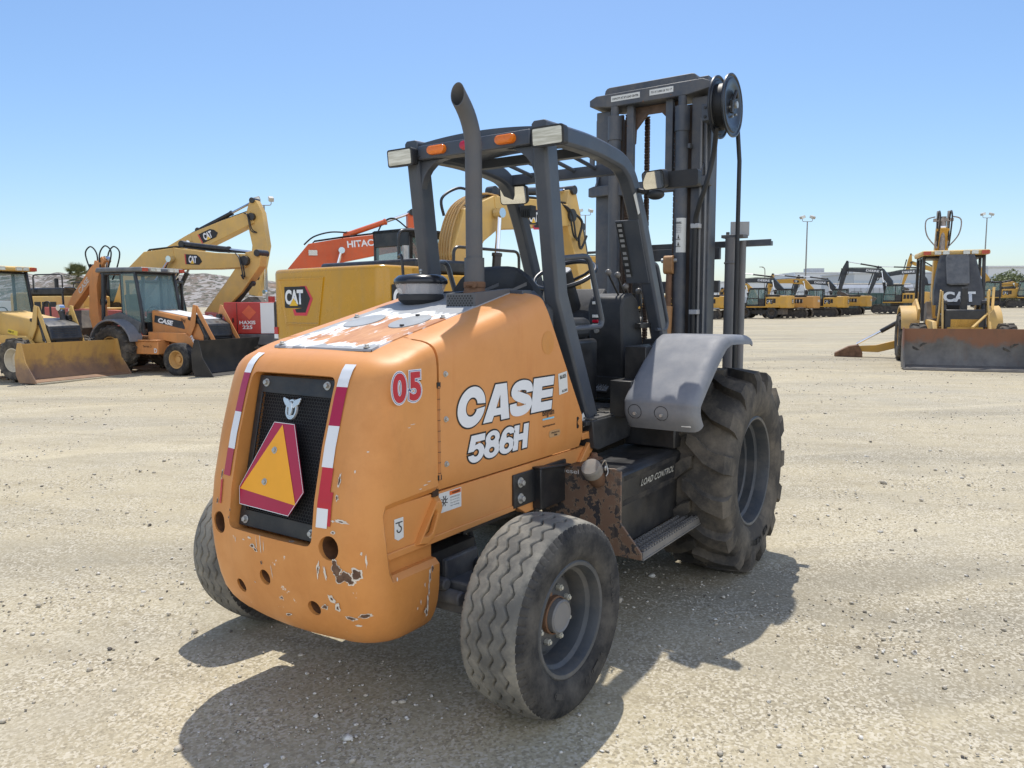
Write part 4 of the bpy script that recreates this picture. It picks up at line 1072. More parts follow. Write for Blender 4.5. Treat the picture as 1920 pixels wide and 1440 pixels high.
# ---------------------------------------------------------------- mast
def chan(b,y0,y1,x0,x1,z0,z1,t=.016,open_in=1):
    """U channel on end: web outside, flanges front and back"""
    yo=y1 if abs(y1)>abs(y0) else y0; yi=y0 if yo==y1 else y1; sg=1 if yo>0 else -1
    b.bx(x0,x1,yo,yo-sg*t,z0,z1); b.bx(x0,x0+t,yo-sg*t,yi,z0,z1); b.bx(x1-t,x1,yo-sg*t,yi,z0,z1)
for s_ in (1,-1):
    b=B(); b.bx(.72,.905,s_*.435,s_*.415,.28,3.05); b.bx(.715,.74,s_*.436,s_*.315,.28,3.05); b.bx(.885,.91,s_*.436,s_*.315,.28,3.05)
    b.bx(.735,.75,s_*.45,s_*.43,.8,3.0); om=b.build('outer_mast_rail',m_mast,FL,.006)
    b=B(); b.bx(.765,.95,s_*.305,s_*.29,.30,3.02); b.bx(.76,.78,s_*.306,s_*.235,.30,3.02); b.bx(.93,.955,s_*.306,s_*.235,.30,3.02); b.build('inner_mast_rail',m_inner,FL,.005)
    b=B(); b.cyl((.675,s_*.262,.45),(.675,s_*.262,2.86),.045,n=24); b.cyl((.675,s_*.262,2.82),(.675,s_*.262,2.99),.052,n=24); b.cyl((.675,s_*.262,2.98),(.675,s_*.262,3.06),.03,n=16); b.bx(.66,.70,s_*.31,s_*.33,2.70,2.73)
    b.build('lift_cylinder',m_mast,FL)
    b=B(); b.bx(.70,.74,s_*.18,s_*.125,2.46,3.07); b.build('upper_tie_bar',m_mast,FL,.004)
    # leaf chains: stacked link plates
    for yy,xx in ((.205,.78),(.118,.93)):
        b=B(); z=.55; k=0
        while z<3.0:
            w=.017 if k%2 else .013
            b.bx(xx-.012,xx+.012,s_*yy-w,s_*yy+w,z,z+.030); z+=.021; k+=1
        for zz in range(0,118): b.cyl((xx,s_*yy-.021,.56+zz*.021),(xx,s_*yy+.021,.56+zz*.021),.006,n=6)
        b.build('lift_chain',m_chain,FL,smooth=False)
b=B(); b.prism([(-.465,3.085),(-.30,3.06),(.30,3.06),(.465,3.085),(.465,3.13),(.41,3.155),(-.41,3.155),(-.465,3.13)],'x',.655,.915); b.build('top_crossmember',m_mast,FL,.006)
b=B(); b.prism([(-.315,3.155)]+arc(-.275,3.205,.04,180,90,3)+arc(.375,3.205,.04,90,0,3)+[(.415,3.155)],'x',.80,.99); b.bx(.80,.99,-.40,-.32,3.155,3.21); b.build('inner_top_crossmember',m_mast,FL,.006)
b=B(); b.prism([(-.20,3.06),(-.20,2.84),(-.16,2.84),(-.155,2.90),(-.06,3.0),(.05,3.0),(.14,2.90),(.145,2.80),(.19,2.80),(.19,3.06)],'x',.775,.80); b.build('top_gusset',m_chain,FL,.004)
b=B(); b.prism([(-.475,2.432),(-.30,2.432),(-.25,2.415),(.25,2.415),(.30,2.425),(.475,2.425),(.475,2.49),(.43,2.502),(-.43,2.502),(-.475,2.49)],'x',.66,.715); b.cyl((.69,-.02,2.39),(.69,-.02,2.42),.022); b.build('middle_crossmember',m_mast,FL,.006)
b=B(); b.prism([(-.475,.95),(.475,.95),(.475,.85),(-.475,.85)],'x',.66,.715); b.prism([(-.475,.32),(.475,.32),(.475,.45),(-.475,.45)],'x',.66,.715); b.build('lower_crossmember',m_mast,FL,.006)
for s_ in (1,-1):
    b=B(); b.prism([(.655,2.50),(.715,2.50),(.715,2.60)],'y',s_*.40,s_*.415); b.build('web_gusset',m_mast,FL)
b=B(); b.bx(.655-.001,.654,-.155,.085,3.075,3.11) if False else b.poly([(.6535,.285,3.095),(.6535,.055,3.095),(.6535,.055,3.135),(.6535,.285,3.135)]); b.poly([(.6535,-.02,3.095),(.6535,-.20,3.095),(.6535,-.20,3.135),(.6535,-.02,3.135)])
cl=b.build('capacity_label',m_label,FL,smooth=False)
lettering('CAPACITY AT 24" LOAD CENTER',m_ink,cl,(.6535,.275,3.106),(0,-1,0),(0,0,1),.016,.21,.02,lift=.001); lettering('TO 15\' 3,000 LB. TO 17\'',m_ink,cl,(.6535,-.03,3.106),(0,-1,0),(0,0,1),.016,.16,.02,lift=.001)
# warning label on the right-hand cylinder
b=B(); rows=[[(.675+.0462*math.cos(R(a)),-.262+.0462*math.sin(R(a)),z) for a in range(165,262,8)] for z in (1.98,2.22)]
b.grid(rows); wl=b.build('warning_label',m_label,FL)
lettering('WARNING',m_ink,wl,(.628,-.240,2.178),(0,-1,0),(0,0,1),.016,.05,.03,lift=.003)
for k in range(5): lettering('MOVING MAST HAZARD',m_ink,wl,(.628,-.240,2.162-.011*k),(0,-1,0),(0,0,1),.005,.05,lift=.003)
b=B()
for z0 in (2.07,2.02): b.poly([(.6265,-.245,z0),(.6265,-.285,z0),(.6265,-.285,z0+.004),(.6265,-.245,z0+.004)]); b.poly([(.6265,-.262,z0+.008),(.6265,-.275,z0+.008),(.6265,-.268,z0+.035)])
b.build('pictogram',m_ink,wl,smooth=False)
# carriage cross bars beyond the rails, load backrest bar, tilt cylinder, side tubes
b=B(); b.bx(1.02,1.06,-.43,.52,1.945,2.035); b.bx(1.02,1.06,-.43,.52,1.70,1.79); b.bx(.97,1.02,-.22,-.18,1.6,2.05); b.bx(.97,1.02,.18,.22,1.6,2.05)
b.build('fork_carriage',m_mast,FL,.005)
b=B(); b.bx(1.03,1.08,-.80,.20,2.030,2.062); b.bx(1.03,1.04,-.80,.20,2.062,2.075); b.build('load_bar',m_mast,FL,.003)
for s_ in (1,-1):
    b=B(); b.bx(1.06,1.10,s_*.36,s_*.26,.35,2.04); b.bx(1.06,2.25,s_*.36,s_*.26,.31,.352); b.build('fork',m_mast,FL,.006)
rc=V((.62,-.585,2.932))
b=B(); b.cyl((.56,-.20,1.05),(.62,-.20,1.60),.036,n=18); tc=b.build('tilt_cylinder',paint('tan_cylinder',(.42,.22,.09),.55,.25,6,(.16,.09,.05),.6,7),FL)
b=B(); b.cyl((.62,-.20,1.58),(.64,-.20,1.86),.022,n=14); b.build('cylinder_rod',m_rust,tc)
b=B(); b.prism(rrect(.60,1.83,.68,1.96,.03,4),'y',-.235,-.165); b.build('cylinder_clevis',paint('tan_cylinder',(.42,.22,.09)),tc,.004)
b=B(); b.cyl((.64,-.26,1.925),(.64,-.14,1.925),.016,n=12); b.build('cylinder_pin',m_zinc,tc)
b=B(); b.cyl((.90,-.555,.55),(.90,-.555,2.085),.040,n=20); b.lathe([(.043,0),(.047,.008),(.043,.016)],(.90,-.555,1.90),(0,0,1),20); b.cyl((1.02,-.60,.55),(1.02,-.60,2.07),.026,n=16)
ot=b.build('side_tube',paint('scuffed_tube',(.16,.165,.17),.5,.2,5,(.2,.12,.08),.4,5,((.17,.09,.06),),.05,11),FL)
b=B(); b.box((.93,-.57,2.095),(.11,.16,.022)); b.cyl((.93,-.52,2.10),(.93,-.52,2.13),.014,n=6); b.build('tube_flange',m_mast,ot,.003)
b=B(); b.box((.95,-.60,2.150),(.13,.10,.012),(R(90),0,R(-62))); b.build('angle_plate',paint('pale_plate',(.34,.35,.36),.5,.1,6),ot,.001)
b=B(); b.sphere((.70,-.50,2.105),.0) if False else b.bm.free()
# hose reel
def disc(y,n_):
    b=B(); pr=[(.0,0),(.05,0),(.05,.006),(.125,.006),(.135,.012),(.17,.012),(.176,.004),(.188,.004),(.196,.012),(.205,.010),(.205,.0),(.196,-.006),(.05,-.006),(0,-.006)]
    b.lathe([(r,-o) for r,o in pr],(rc.x,y,rc.z),(0,1,0),64); return b
b=disc(rc.y-.045,0); reel=b.build('hose_reel',plain('satin_black_reel',(.028,.031,.036),.32,0,.1),FL,ang=40)
b=disc(rc.y+.045,0); b.build('inner_disc',plain('satin_black_reel',(.028,.031,.036)),reel,ang=40)
b=B(); b.cyl((rc.x,rc.y-.04,rc.z),(rc.x,rc.y+.04,rc.z),.15,n=40); b.build('wound_hose',m_hose,reel)
b=B(); b.cyl((rc.x,rc.y-.05,rc.z),(rc.x,rc.y-.085,rc.z),.022,n=16); b.build('reel_hub',m_zinc,reel)
b=B(); b.tube([(rc.x+.05,rc.y-.062,rc.z+.06),(rc.x+.01,rc.y-.07,rc.z+.09),(rc.x-.04,rc.y-.066,rc.z+.02),(rc.x-.03,rc.y-.062,rc.z-.05)],.012,8); b.bx(rc.x-.07,rc.x-.03,rc.y-.075,rc.y-.055,rc.z-.06,rc.z+.02); b.build('reel_fitting',m_black,reel)
for k in range(3):
    a=R(200+60*k); b=B(); b.cyl((rc.x+.075*math.cos(a),rc.y-.052,rc.z+.075*math.sin(a)),(rc.x+.075*math.cos(a),rc.y-.062,rc.z+.075*math.sin(a)),.008,n=6); b.build('bolt',m_zinc,reel)
# raised word round the reel's face
for i,ch in enumerate('GARDNER'):
    a=R(-62-0+ (i-3)*-0) ; a=R(285-(3-i)*13); e=V((math.cos(a),0,math.sin(a))); tn=V((-e.z,0,e.x))
    lettering(ch,plain('satin_black_reel2',(.05,.055,.06),.3),reel,V((rc.x,rc.y-.0575,rc.z))+e*.168,tn,-e,.024,offset=.01,lift=.002,align='c')
b=B(); b.bx(.60,.74,-.545,-.43,2.855,2.965); rb=b.build('reel_bracket',m_mast,FL,.003)
for x,z in ((.715,2.94),(.715,2.88)):
    b=B(); b.cyl((.598,-.455,z),(.592,-.455,z),.010,n=8); b.build('bolt',m_black,rb)
hy=rc.y-.040; b=B(); b.tube([(rc.x+.17,rc.y,rc.z+.03),(rc.x+.196,hy+.02,rc.z-.06),(rc.x+.205,hy,2.6),(rc.x+.205,hy,1.05),(rc.x+.16,hy+.05,.8)],.0155,10); b.build('hanging_hose',m_hose,FL)
b=B(); b.tube(smooth_path([(rc.x-.10,rc.y+.02,rc.z-.15),(.60,-.52,2.62),(.60,-.47,2.42),(.63,-.41,2.28),(.66,-.375,2.12),(.665,-.37,1.5),(.665,-.37,1.0)],6),.017,10); b.build('mast_hose',m_hose,FL)
b=B(); b.tube([(.70,-.395,2.9),(.70,-.395,1.0)],.011,8); b.tube([(.705,-.43,2.9),(.705,-.43,1.0)],.007,8); b.build('hose_guide',m_steel and plain('grey_line',(.20,.20,.20),.4,.3),FL)
for z in (2.16,1.56):
    b=B(); b.bx(.64,.70,-.41,-.35,z-.016,z+.016); b.build('hose_clamp',m_greyp,FL,.003)
b=B(); b.bx(.55,.68,-.50,.50,.30,.75); b.prism([(.0,.45),(.62,.30),(.62,.80),(.0,.80)],'y',-.40,.40); b.build('front_frame',m_black,FL,.01)
b=B(); b.bx(.68,.70,.44,.475,2.64,2.74); b.build('mast_stop',m_mast,FL)
# ================================================================ ground
CX,CY=-4.5704,-2.3960
FH=V((.8255,.5644)); RH=V((.5644,-.8255))
def dl(x,y):
    return (x-CX)*FH.x+(y-CY)*FH.y, (x-CX)*RH.x+(y-CY)*RH.y
def gh(x,y):
    d,l=dl(x,y); h=0
    dist=math.hypot(x-CX,y-CY)
    if d>1: h+=1.0*sstep(52,95,d)*sstep(.38,.62,l/d)
    h+=.018*max(-16,min(7,l))*sstep(4.5,12,dist)
    far=sstep(3.0,9.0,math.hypot(x+1,y))
    h+=far*.05*(mnoise.noise(V((x*.13,y*.13,3.1))))+far*.02*mnoise.noise(V((x*.5,y*.5,1.7)))
    return h
def at(px,d,dz=0):
    k=(px-960)/1439*d*.9947; x=CX+FH.x*d+RH.x*k; y=CY+FH.y*d+RH.y*k
    return V((x,y,gh(x,y)+dz))
def make_ground():
    b=B(); rows=[]
    rs=[.0]; r=.5
    while r<30: rs.append(r); r*=1.035
    while r<9000: rs.append(r); r*=1.12
    base=math.atan2(.5644,.8255)
    angs=[]; a=-180
    while a<180:
        angs.append(a); a+= .8 if -42<=a<42 else 6
    for r in rs[1:]:
        row=[]
        for a in angs:
            t=base+R(a); x=CX+r*math.cos(t); y=CY+r*math.sin(t); z=gh(x,y)
            if r<24: 
                n=mnoise.noise(V((x*3.1,y*3.1,0)))*.009+mnoise.noise(V((x*9,y*9,4)))*.004
                # faint wheel ruts sweeping across the yard on the left
                rr=math.hypot(x-2.0,y+9.0); 
                n+=(-.020*math.exp(-((rr-14.2)/.17)**2)-.020*math.exp(-((rr-16.0)/.17)**2)+.012*math.exp(-((rr-14.55)/.12)**2)+.012*math.exp(-((rr-15.65)/.12)**2))*(1+.5*math.sin(rr*3+math.atan2(y+9,x-2)*90))
                r2=math.hypot(x-22,y-14); n+=(-.018*math.exp(-((r2-23.0)/.2)**2)-.018*math.exp(-((r2-24.9)/.2)**2)+.010*math.exp(-((r2-23.4)/.13)**2))*(1+.4*math.sin(math.atan2(y-14,x-22)*140))
                z+=n*sstep(24,15,r)
            row.append((x,y,z))
        rows.append(row)
    b.grid(rows,closed_u=True); b.poly([V(p) for p in rows[0]])
    t=NT('gravel_dirt')
    def turned(deg,sx,sy):
        m1=t.n.new('ShaderNodeMapping'); m1.inputs['Rotation'].default_value=(0,0,R(deg)); t.l.new(t.co,m1.inputs['Vector'])
        m2=t.n.new('ShaderNodeMapping'); m2.inputs['Scale'].default_value=(sx,sy,1); t.l.new(m1.outputs[0],m2.inputs['Vector']); return m2.outputs[0]
    big=t.ramp(t.noise(.16,6,.6),.38,.62); mid=t.ramp(t.noise(.9,7,.65),.36,.66)
    c=t.mix(big,(.44,.375,.245),(.385,.35,.27)); c=t.mix(t.mul(mid,.65),c,(.51,.44,.295))
    # darker worn lanes and pale dusty drag lines sweeping across the yard
    lane=t.noise(.30,6,.62,co=turned(62,.22,1.6)); c=t.mix(t.ramp(lane,.49,.63,0,.9),c,(.265,.24,.185))
    lane2=t.noise(.75,7,.62,co=turned(40,.16,1.8)); c=t.mix(t.ramp(lane2,.52,.68,0,.60),c,(.60,.525,.36))
    lane3=t.noise(2.2,6,.66,co=turned(75,.12,1.5)); c=t.mix(t.ramp(lane3,.53,.67,0,.6),c,(.30,.255,.175))
    c=t.mix(t.ramp(t.noise(3.2,9,.74),.52,.74,0,.55),c,(.33,.275,.175))
    # grit in three sizes
    vb=t.vor(95,out='Color'); vd=t.vor(95); sb=t.sep(vb)[0]; sa=t.noise(52,3,.75,dist=.4)
    patch=t.ramp(t.noise(1.7,5,.6),.40,.58,.45,1)
    c=t.mix(t.mul(t.ramp(sa,.60,.66,0,.60),patch),c,(.68,.65,.58)); c=t.mix(t.mul(t.ramp(sa,.40,.34,0,.70),patch),c,(.17,.145,.11))
    c=t.mix(t.mul(t.ramp(sb,.70,.76,0,.60),patch),c,(.66,.61,.50)); c=t.mix(t.mul(t.ramp(sb,.26,.20,0,.62),patch),c,(.21,.18,.13))
    fine=t.ramp(t.noise(190,4,.7),.3,.7); c=t.mix(t.mul(fine,.28),c,(.29,.245,.155))
    hgt=t.mul(t.mul(t.mul(t.ramp(vd,0,.5,1,0),.45),patch),t.mul(t.noise(34,9,.75),.9),'ADD')
    hgt=t.mul(hgt,t.mul(sa,.7),'ADD')
    hgt=t.mul(hgt,t.mul(t.noise(7,8,.7),1.2),'ADD')
    g=b.build('ground',t.out(c,.93,0,hgt,.95,.028,spec=.12),ang=80)
    struct(g); g['label']='pale tan dirt and gravel yard'
make_ground()
import numpy as np
def gravel():
    rg=np.random.default_rng(5); phi=(1+5**.5)/2
    iv=np.array([(-1,phi,0),(1,phi,0),(-1,-phi,0),(1,-phi,0),(0,-1,phi),(0,1,phi),(0,-1,-phi),(0,1,-phi),(phi,0,-1),(phi,0,1),(-phi,0,-1),(-phi,0,1)],float); iv/=np.linalg.norm(iv[0])
    it=np.array([(0,11,5),(0,5,1),(0,1,7),(0,7,10),(0,10,11),(1,5,9),(5,11,4),(11,10,2),(10,7,6),(7,1,8),(3,9,4),(3,4,2),(3,2,6),(3,6,8),(3,8,9),(4,9,5),(2,4,11),(6,2,10),(8,6,7),(9,8,1)])
    n=24000; base=math.atan2(.5644,.8255)
    u=rg.random(n); r=2.0*(26/2.0)**(u**.8); a=base+np.radians(rg.uniform(-38,38,n))
    x=CX+r*np.cos(a); y=CY+r*np.sin(a)
    # clumps
    cl=np.array([mnoise.noise(V((float(p)*.9,float(q)*.9,8.))) for p,q in zip(x,y)])
    keep=rg.random(n)<np.clip(.38+cl*1.5,.05,1); x,y,r=x[keep],y[keep],r[keep]; n=len(x)
    s=.0030*np.exp(rg.normal(0,.55,n))*(1+r*.07); s=np.clip(s,.0018,.024)
    big=rg.random(n)<.006; s[big]*=rg.uniform(1.5,2.4,big.sum())
    ok=~((np.abs(y)<1.02)&(x>-2.3)&(x<.3)&(np.abs(np.abs(y)-.85)<.2)&(s>.01)); x,y,s=x[ok],y[ok],s[ok]; n=len(x)
    jit=1+rg.uniform(-.32,.32,(n,12,1)); sc=np.stack([rg.uniform(.8,1.5,n),rg.uniform(.7,1.2,n),rg.uniform(.45,.85,n)],1)[:,None,:]
    P=iv[None]*jit*sc*s[:,None,None]; th=rg.uniform(0,6.28,n); c_,s_=np.cos(th)[:,None],np.sin(th)[:,None]
    X=P[...,0]*c_-P[...,1]*s_; Y=P[...,0]*s_+P[...,1]*c_
    z=np.array([gh(float(p),float(q)) for p,q in zip(x,y)])
    co=np.stack([X+x[:,None],Y+y[:,None],P[...,2]+(z+s*.2+.003)[:,None]],-1).reshape(-1,3)
    fc=(it[None]+12*np.arange(n)[:,None,None]).reshape(-1,3)
    me=bpy.data.meshes.new('loose_gravel'); me.vertices.add(len(co)); me.vertices.foreach_set('co',co.ravel())
    me.loops.add(fc.size); me.loops.foreach_set('vertex_index',fc.ravel()); me.polygons.add(len(fc)); me.polygons.foreach_set('loop_start',np.arange(0,fc.size,3))
    me.update(calc_edges=True); me.validate()
    t=NT('gravel_stone'); 
    c=t.mix(t.ramp(t.noise(9,2,.5),.3,.7),(.36,.32,.25),(.60,.54,.43)); c=t.mix(t.ramp(t.noise(23,2,.5),.5,.6),c,(.70,.67,.60)); c=t.mix(t.ramp(t.noise(17,2,.5,stretch=(1,1,.3)),.58,.63),c,(.13,.115,.10))
    me.materials.append(t.out(c,.9,spec=.2)); o=bpy.data.objects.new('loose_gravel',me); COL.objects.link(o); o['kind']='stuff'; o['label']='loose stones scattered over the dirt yard'
gravel()

# ================================================================ hills
def hills():
    b=B(); rows=[]
    prof=[(-500,540),(-200,520),(-80,512),(0,508),(40,507),(80,517),(110,508),(150,511),(200,520),(260,521),(320,518),(385,514),(430,519),(490,524),(560,536),(650,552),(760,566),(900,573)]
    for i in range(361):
        px=-500+1400*i/360; y=lerp_tab(prof,px); D=1500; row=[]
        zt=1.6+(571.6-y)*D/1439
        zt*=1+.0
        for j in range(34):
            t_=j/33; d=1180+(D-1180)*t_
            p=at(px,1); k=(px-960)/1439*d*.9947; x=CX+FH.x*d+RH.x*k; yy=CY+FH.y*d+RH.y*k
            s=sstep(0,1,t_)**1.15
            n=mnoise.fractal(V((x*.006,yy*.006,.5)),1,2,6)*.28*(.2+s)+mnoise.fractal(V((x*.03,yy*.03,2.5)),1,2,4)*.05
            row.append((x,yy,max(-2,zt*(s*(1+n*(1-s*.75))))))
        dd=1750; k=(px-960)/1439*dd*.9947; row.append((CX+FH.x*dd+RH.x*k,CY+FH.y*dd+RH.y*k,-5))
        rows.append(row)
    b.grid(rows)
    t=NT('rocky_hillside')
    c=t.mix(t.ramp(t.noise(.010,8,.65),.35,.65),(.17,.145,.125),(.23,.20,.165))
    v=t.vor(.075,out='Color'); c=t.mix(t.ramp(t.sep(v)[0],.68,.76,0,.8),c,(.40,.375,.355))
    v=t.vor(.16,out='Color'); c=t.mix(t.ramp(t.sep(v)[0],.72,.80,0,.7),c,(.42,.40,.385))
    c=t.mix(t.ramp(t.sep(v)[1],.74,.80,0,.85),c,(.075,.082,.060))
    c=t.mix(t.ramp(t.noise(.006,5,.6),.60,.68),c,(.31,.215,.15))
    g=b.build('hills',t.out(c,.95,0,t.noise(.09,6,.7),.8,6,spec=.1),ang=180); struct(g)
hills()

# ================================================================ shared machine pieces
def badge(parent, o, right, up, h, style='box', ratio=1.35):
    """three-letter maker's badge: black field, white letters, yellow triangle"""
    right=V(right).normalized(); up=V(up).normalized(); o=V(o)
    w=h*ratio
    if style=='box': pts=[(0,0),(w,0),(w,h),(0,h)]
    elif style=='flag': pts=[(.02*w,.98*h),(0.12*w,0),(1.25*w,.02*h),(1.5*w,.35*h),(1.3*w,.75*h),(1.0*w,h)]
    else: pts=[(0,.04*h),(0,.98*h),(.04*w,h),(w,h),(w,.0*h),(.04*w,0)]
    bd=decal(pts,m_ink,parent,o,right,up,.004,'badge')
    if style=='hex':
        n=right.cross(up).normalized()
        hx=[(.76*w,1.02*h),(1.06*w,1.02*h),(1.36*w,.42*h),(1.06*w,-.36*h),(.46*w,-.36*h),(.38*w,-.06*h),(.80*w,-.06*h),(.80*w,.10*h)]
        decal([(x,y) for x,y in hx],plain('badge_red',(.60,.03,.06),.35),bd,o,right,up,.002,'badge_edge')
        decal([(.88*w,.98*h),(1.00*w,.98*h),(1.24*w,.44*h),(1.0*w,-.22*h),(.56*w,-.22*h),(.5*w,-.06*h),(.86*w,.0*h)],m_ink,bd,o,right,up,.003,'badge_hex')  # black inner hexagon printed on the badge
    if style=='flag': decal([(-.09*w,.98*h),(.0*w,.98*h),(.10*w,0),(.03*w,0)],plain('badge_red',(.60,.03,.06)),bd,o,right,up,.004,'badge_edge')
    xo=.04*w if style!='flag' else .30*w; ww=.88*w if style!='flag' else .72*w
    lettering('CAT',m_white,bd,o+right*xo+up*h*.16,right,up,h*.70,ww,offset=.045,spacing=.9,lift=.008)
    decal([(xo+ww*.24,.10*h),(xo+ww*.72,.10*h),(xo+ww*.48,.46*h)],plain('badge_yellow',(.80,.48,.02),.4),bd,o,right,up,.012,'badge_triangle')
    return bd
def outline(cl):
    """closed side profile from (x, z, thickness) stations"""
    P=[V((x,z,0)) for x,z,_ in cl]; L=[];Rr=[]
    for i,p in enumerate(P):
        d=(P[min(i+1,len(P)-1)]-P[max(i-1,0)]).normalized(); n=V((-d.y,d.x,0))*cl[i][2]/2
        L.append((p.x+n.x,p.y+n.y)); Rr.append((p.x-n.x,p.y-n.y))
    return L+Rr[::-1]
def cylinder_ram(root, p0, p1, r, y, frac=.55, mat=None, name='hydraulic_cylinder'):
    a=V((p0[0],y,p0[1])); c=V((p1[0],y,p1[1])); m=a.lerp(c,frac)
    b=B(); b.cyl(a,m,r,n=12); b.cyl(m,m+(c-m).normalized()*.06,r*1.18,n=12); b.cyl(a-V((0,r*1.1,0)),a+V((0,r*1.1,0)),r*1.3,n=12)
    o=b.build(name,mat or m_black,root)
    b=B(); b.cyl(m,c,r*.55,n=10); b.cyl(c-V((0,r*1.0,0)),c+V((0,r*1.0,0)),r*1.1,n=10); b.build('rod',m_chrome,o); return o
def track_unit(root, y, L, H, w, x0=0, sub=True):
    r=H/2; b=B(); n=10
    path=[(x0+L/2-r+r*math.sin(R(a)),r+r*math.cos(R(a))) for a in range(0,181,18)]+[(x0-L/2+r-r*math.sin(R(a)),r-r*math.cos(R(a))) for a in range(0,181,18)]
    # shoes
    P=[V((x,0,z)) for x,z in path]; seg=[]; tot=0
    for i in range(len(P)): seg.append((P[i],P[(i+1)%len(P)])); tot+=(P[(i+1)%len(P)]-P[i]).length
    N=int(tot/.19); s=0; k=0; acc=0
    for i in range(N):
        t_=tot*i/N; acc=0
        for a,c in seg:
            l=(c-a).length
            if acc+l>=t_:
                q=a.lerp(c,(t_-acc)/l); d=(c-a).normalized(); nn=V((d.z,0,-d.x))*-1
                m=M((d,V((0,1,0)),V((-d.z,0,d.x)))).transposed()
                b.box(q+V((0,y,0))+V((-d.z,0,d.x))*(-.0),(.165,w,.05),m); b.box(q+V((0,y,0))+V((-d.z,0,d.x))*.03,(.03,w,.05),m); break
            acc+=l
    tr=b.build('track',m_track,root,smooth=False)
    b=B(); b.bx(x0-L/2+r*.9,x0+L/2-r*.9,y-w*.28,y+w*.28,.16,H-.13); b.cyl((x0+L/2-r,y-w*.3,r),(x0+L/2-r,y+w*.3,r),r*.82,n=20); b.cyl((x0-L/2+r,y-w*.3,r),(x0-L/2+r,y+w*.3,r),r*.82,n=20)
    for k in range(6): b.cyl((x0-L/2+r+(L-2*r)*(k+.5)/6,y-w*.33,.17),(x0-L/2+r+(L-2*r)*(k+.5)/6,y+w*.33,.17),.13,n=12)
    b.build('track_frame',paint('track_frame_black',(.03,.03,.03),.7,.3,4,(.2,.16,.12),.5,4),tr)
def wheel_simple(root, c, R0, W, side, rim_r, rim_m, lugs=0, rub=None, name='wheel'):
    c=V(c); w=bpy.data.objects.new(name,None); COL.objects.link(w); w.parent=root
    b=B(); RB=R0-(.035 if lugs else 0)
    pr=[(rim_r,-.32*W),(rim_r+.03,-.44*W),(rim_r+(RB-rim_r)*.55,-.52*W),(RB-.03,-.47*W),(RB,-.36*W),(RB+.004,0),(RB,.36*W),(RB-.03,.47*W),(rim_r+(RB-rim_r)*.55,.52*W),(rim_r+.03,.44*W),(rim_r,.32*W)]
    b.lathe(pr,c,(0,1,0),40)
    if lugs:
        for sd in (1,-1):
            for k in range(lugs):
                th0=2*PI*(k+(.5 if sd<0 else 0))/lugs; rows=[]
                for y,dt in ((.0,0),(.2,.10),(.42,.17),(.5,.18)):
                    th=th0+dt; hw=.045/R0*.62; top=R0 if y<.45 else R0-.06
                    P=lambda t_,r: c+V((math.cos(t_)*r,sd*y*W,math.sin(t_)*r))
                    rows.append([P(th-hw*1.3,RB-.04),P(th-hw,top),P(th+hw,top),P(th+hw*1.3,RB-.04)])
                b.grid(rows,closed_u=True,cap=True)
    b.build('tyre',rub or (m_lug if lugs else m_rubber),w)
    b=B(); s=side
    b.lathe([(rim_r,.32*W*s),(rim_r+.015,.40*W*s),(rim_r-.01,.40*W*s),(rim_r-.03,.25*W*s),(rim_r*.72,.12*W*s),(rim_r*.68,.02*W*s),(rim_r*.35,.03*W*s),(rim_r*.33,.16*W*s),(0,.17*W*s)],c,(0,1,0),32); b.lathe([(rim_r,-.32*W*s),(rim_r*.9,-.2*W*s),(0,-.18*W*s)],c,(0,1,0),24)
    b.build('rim',rim_m,w)
    return w

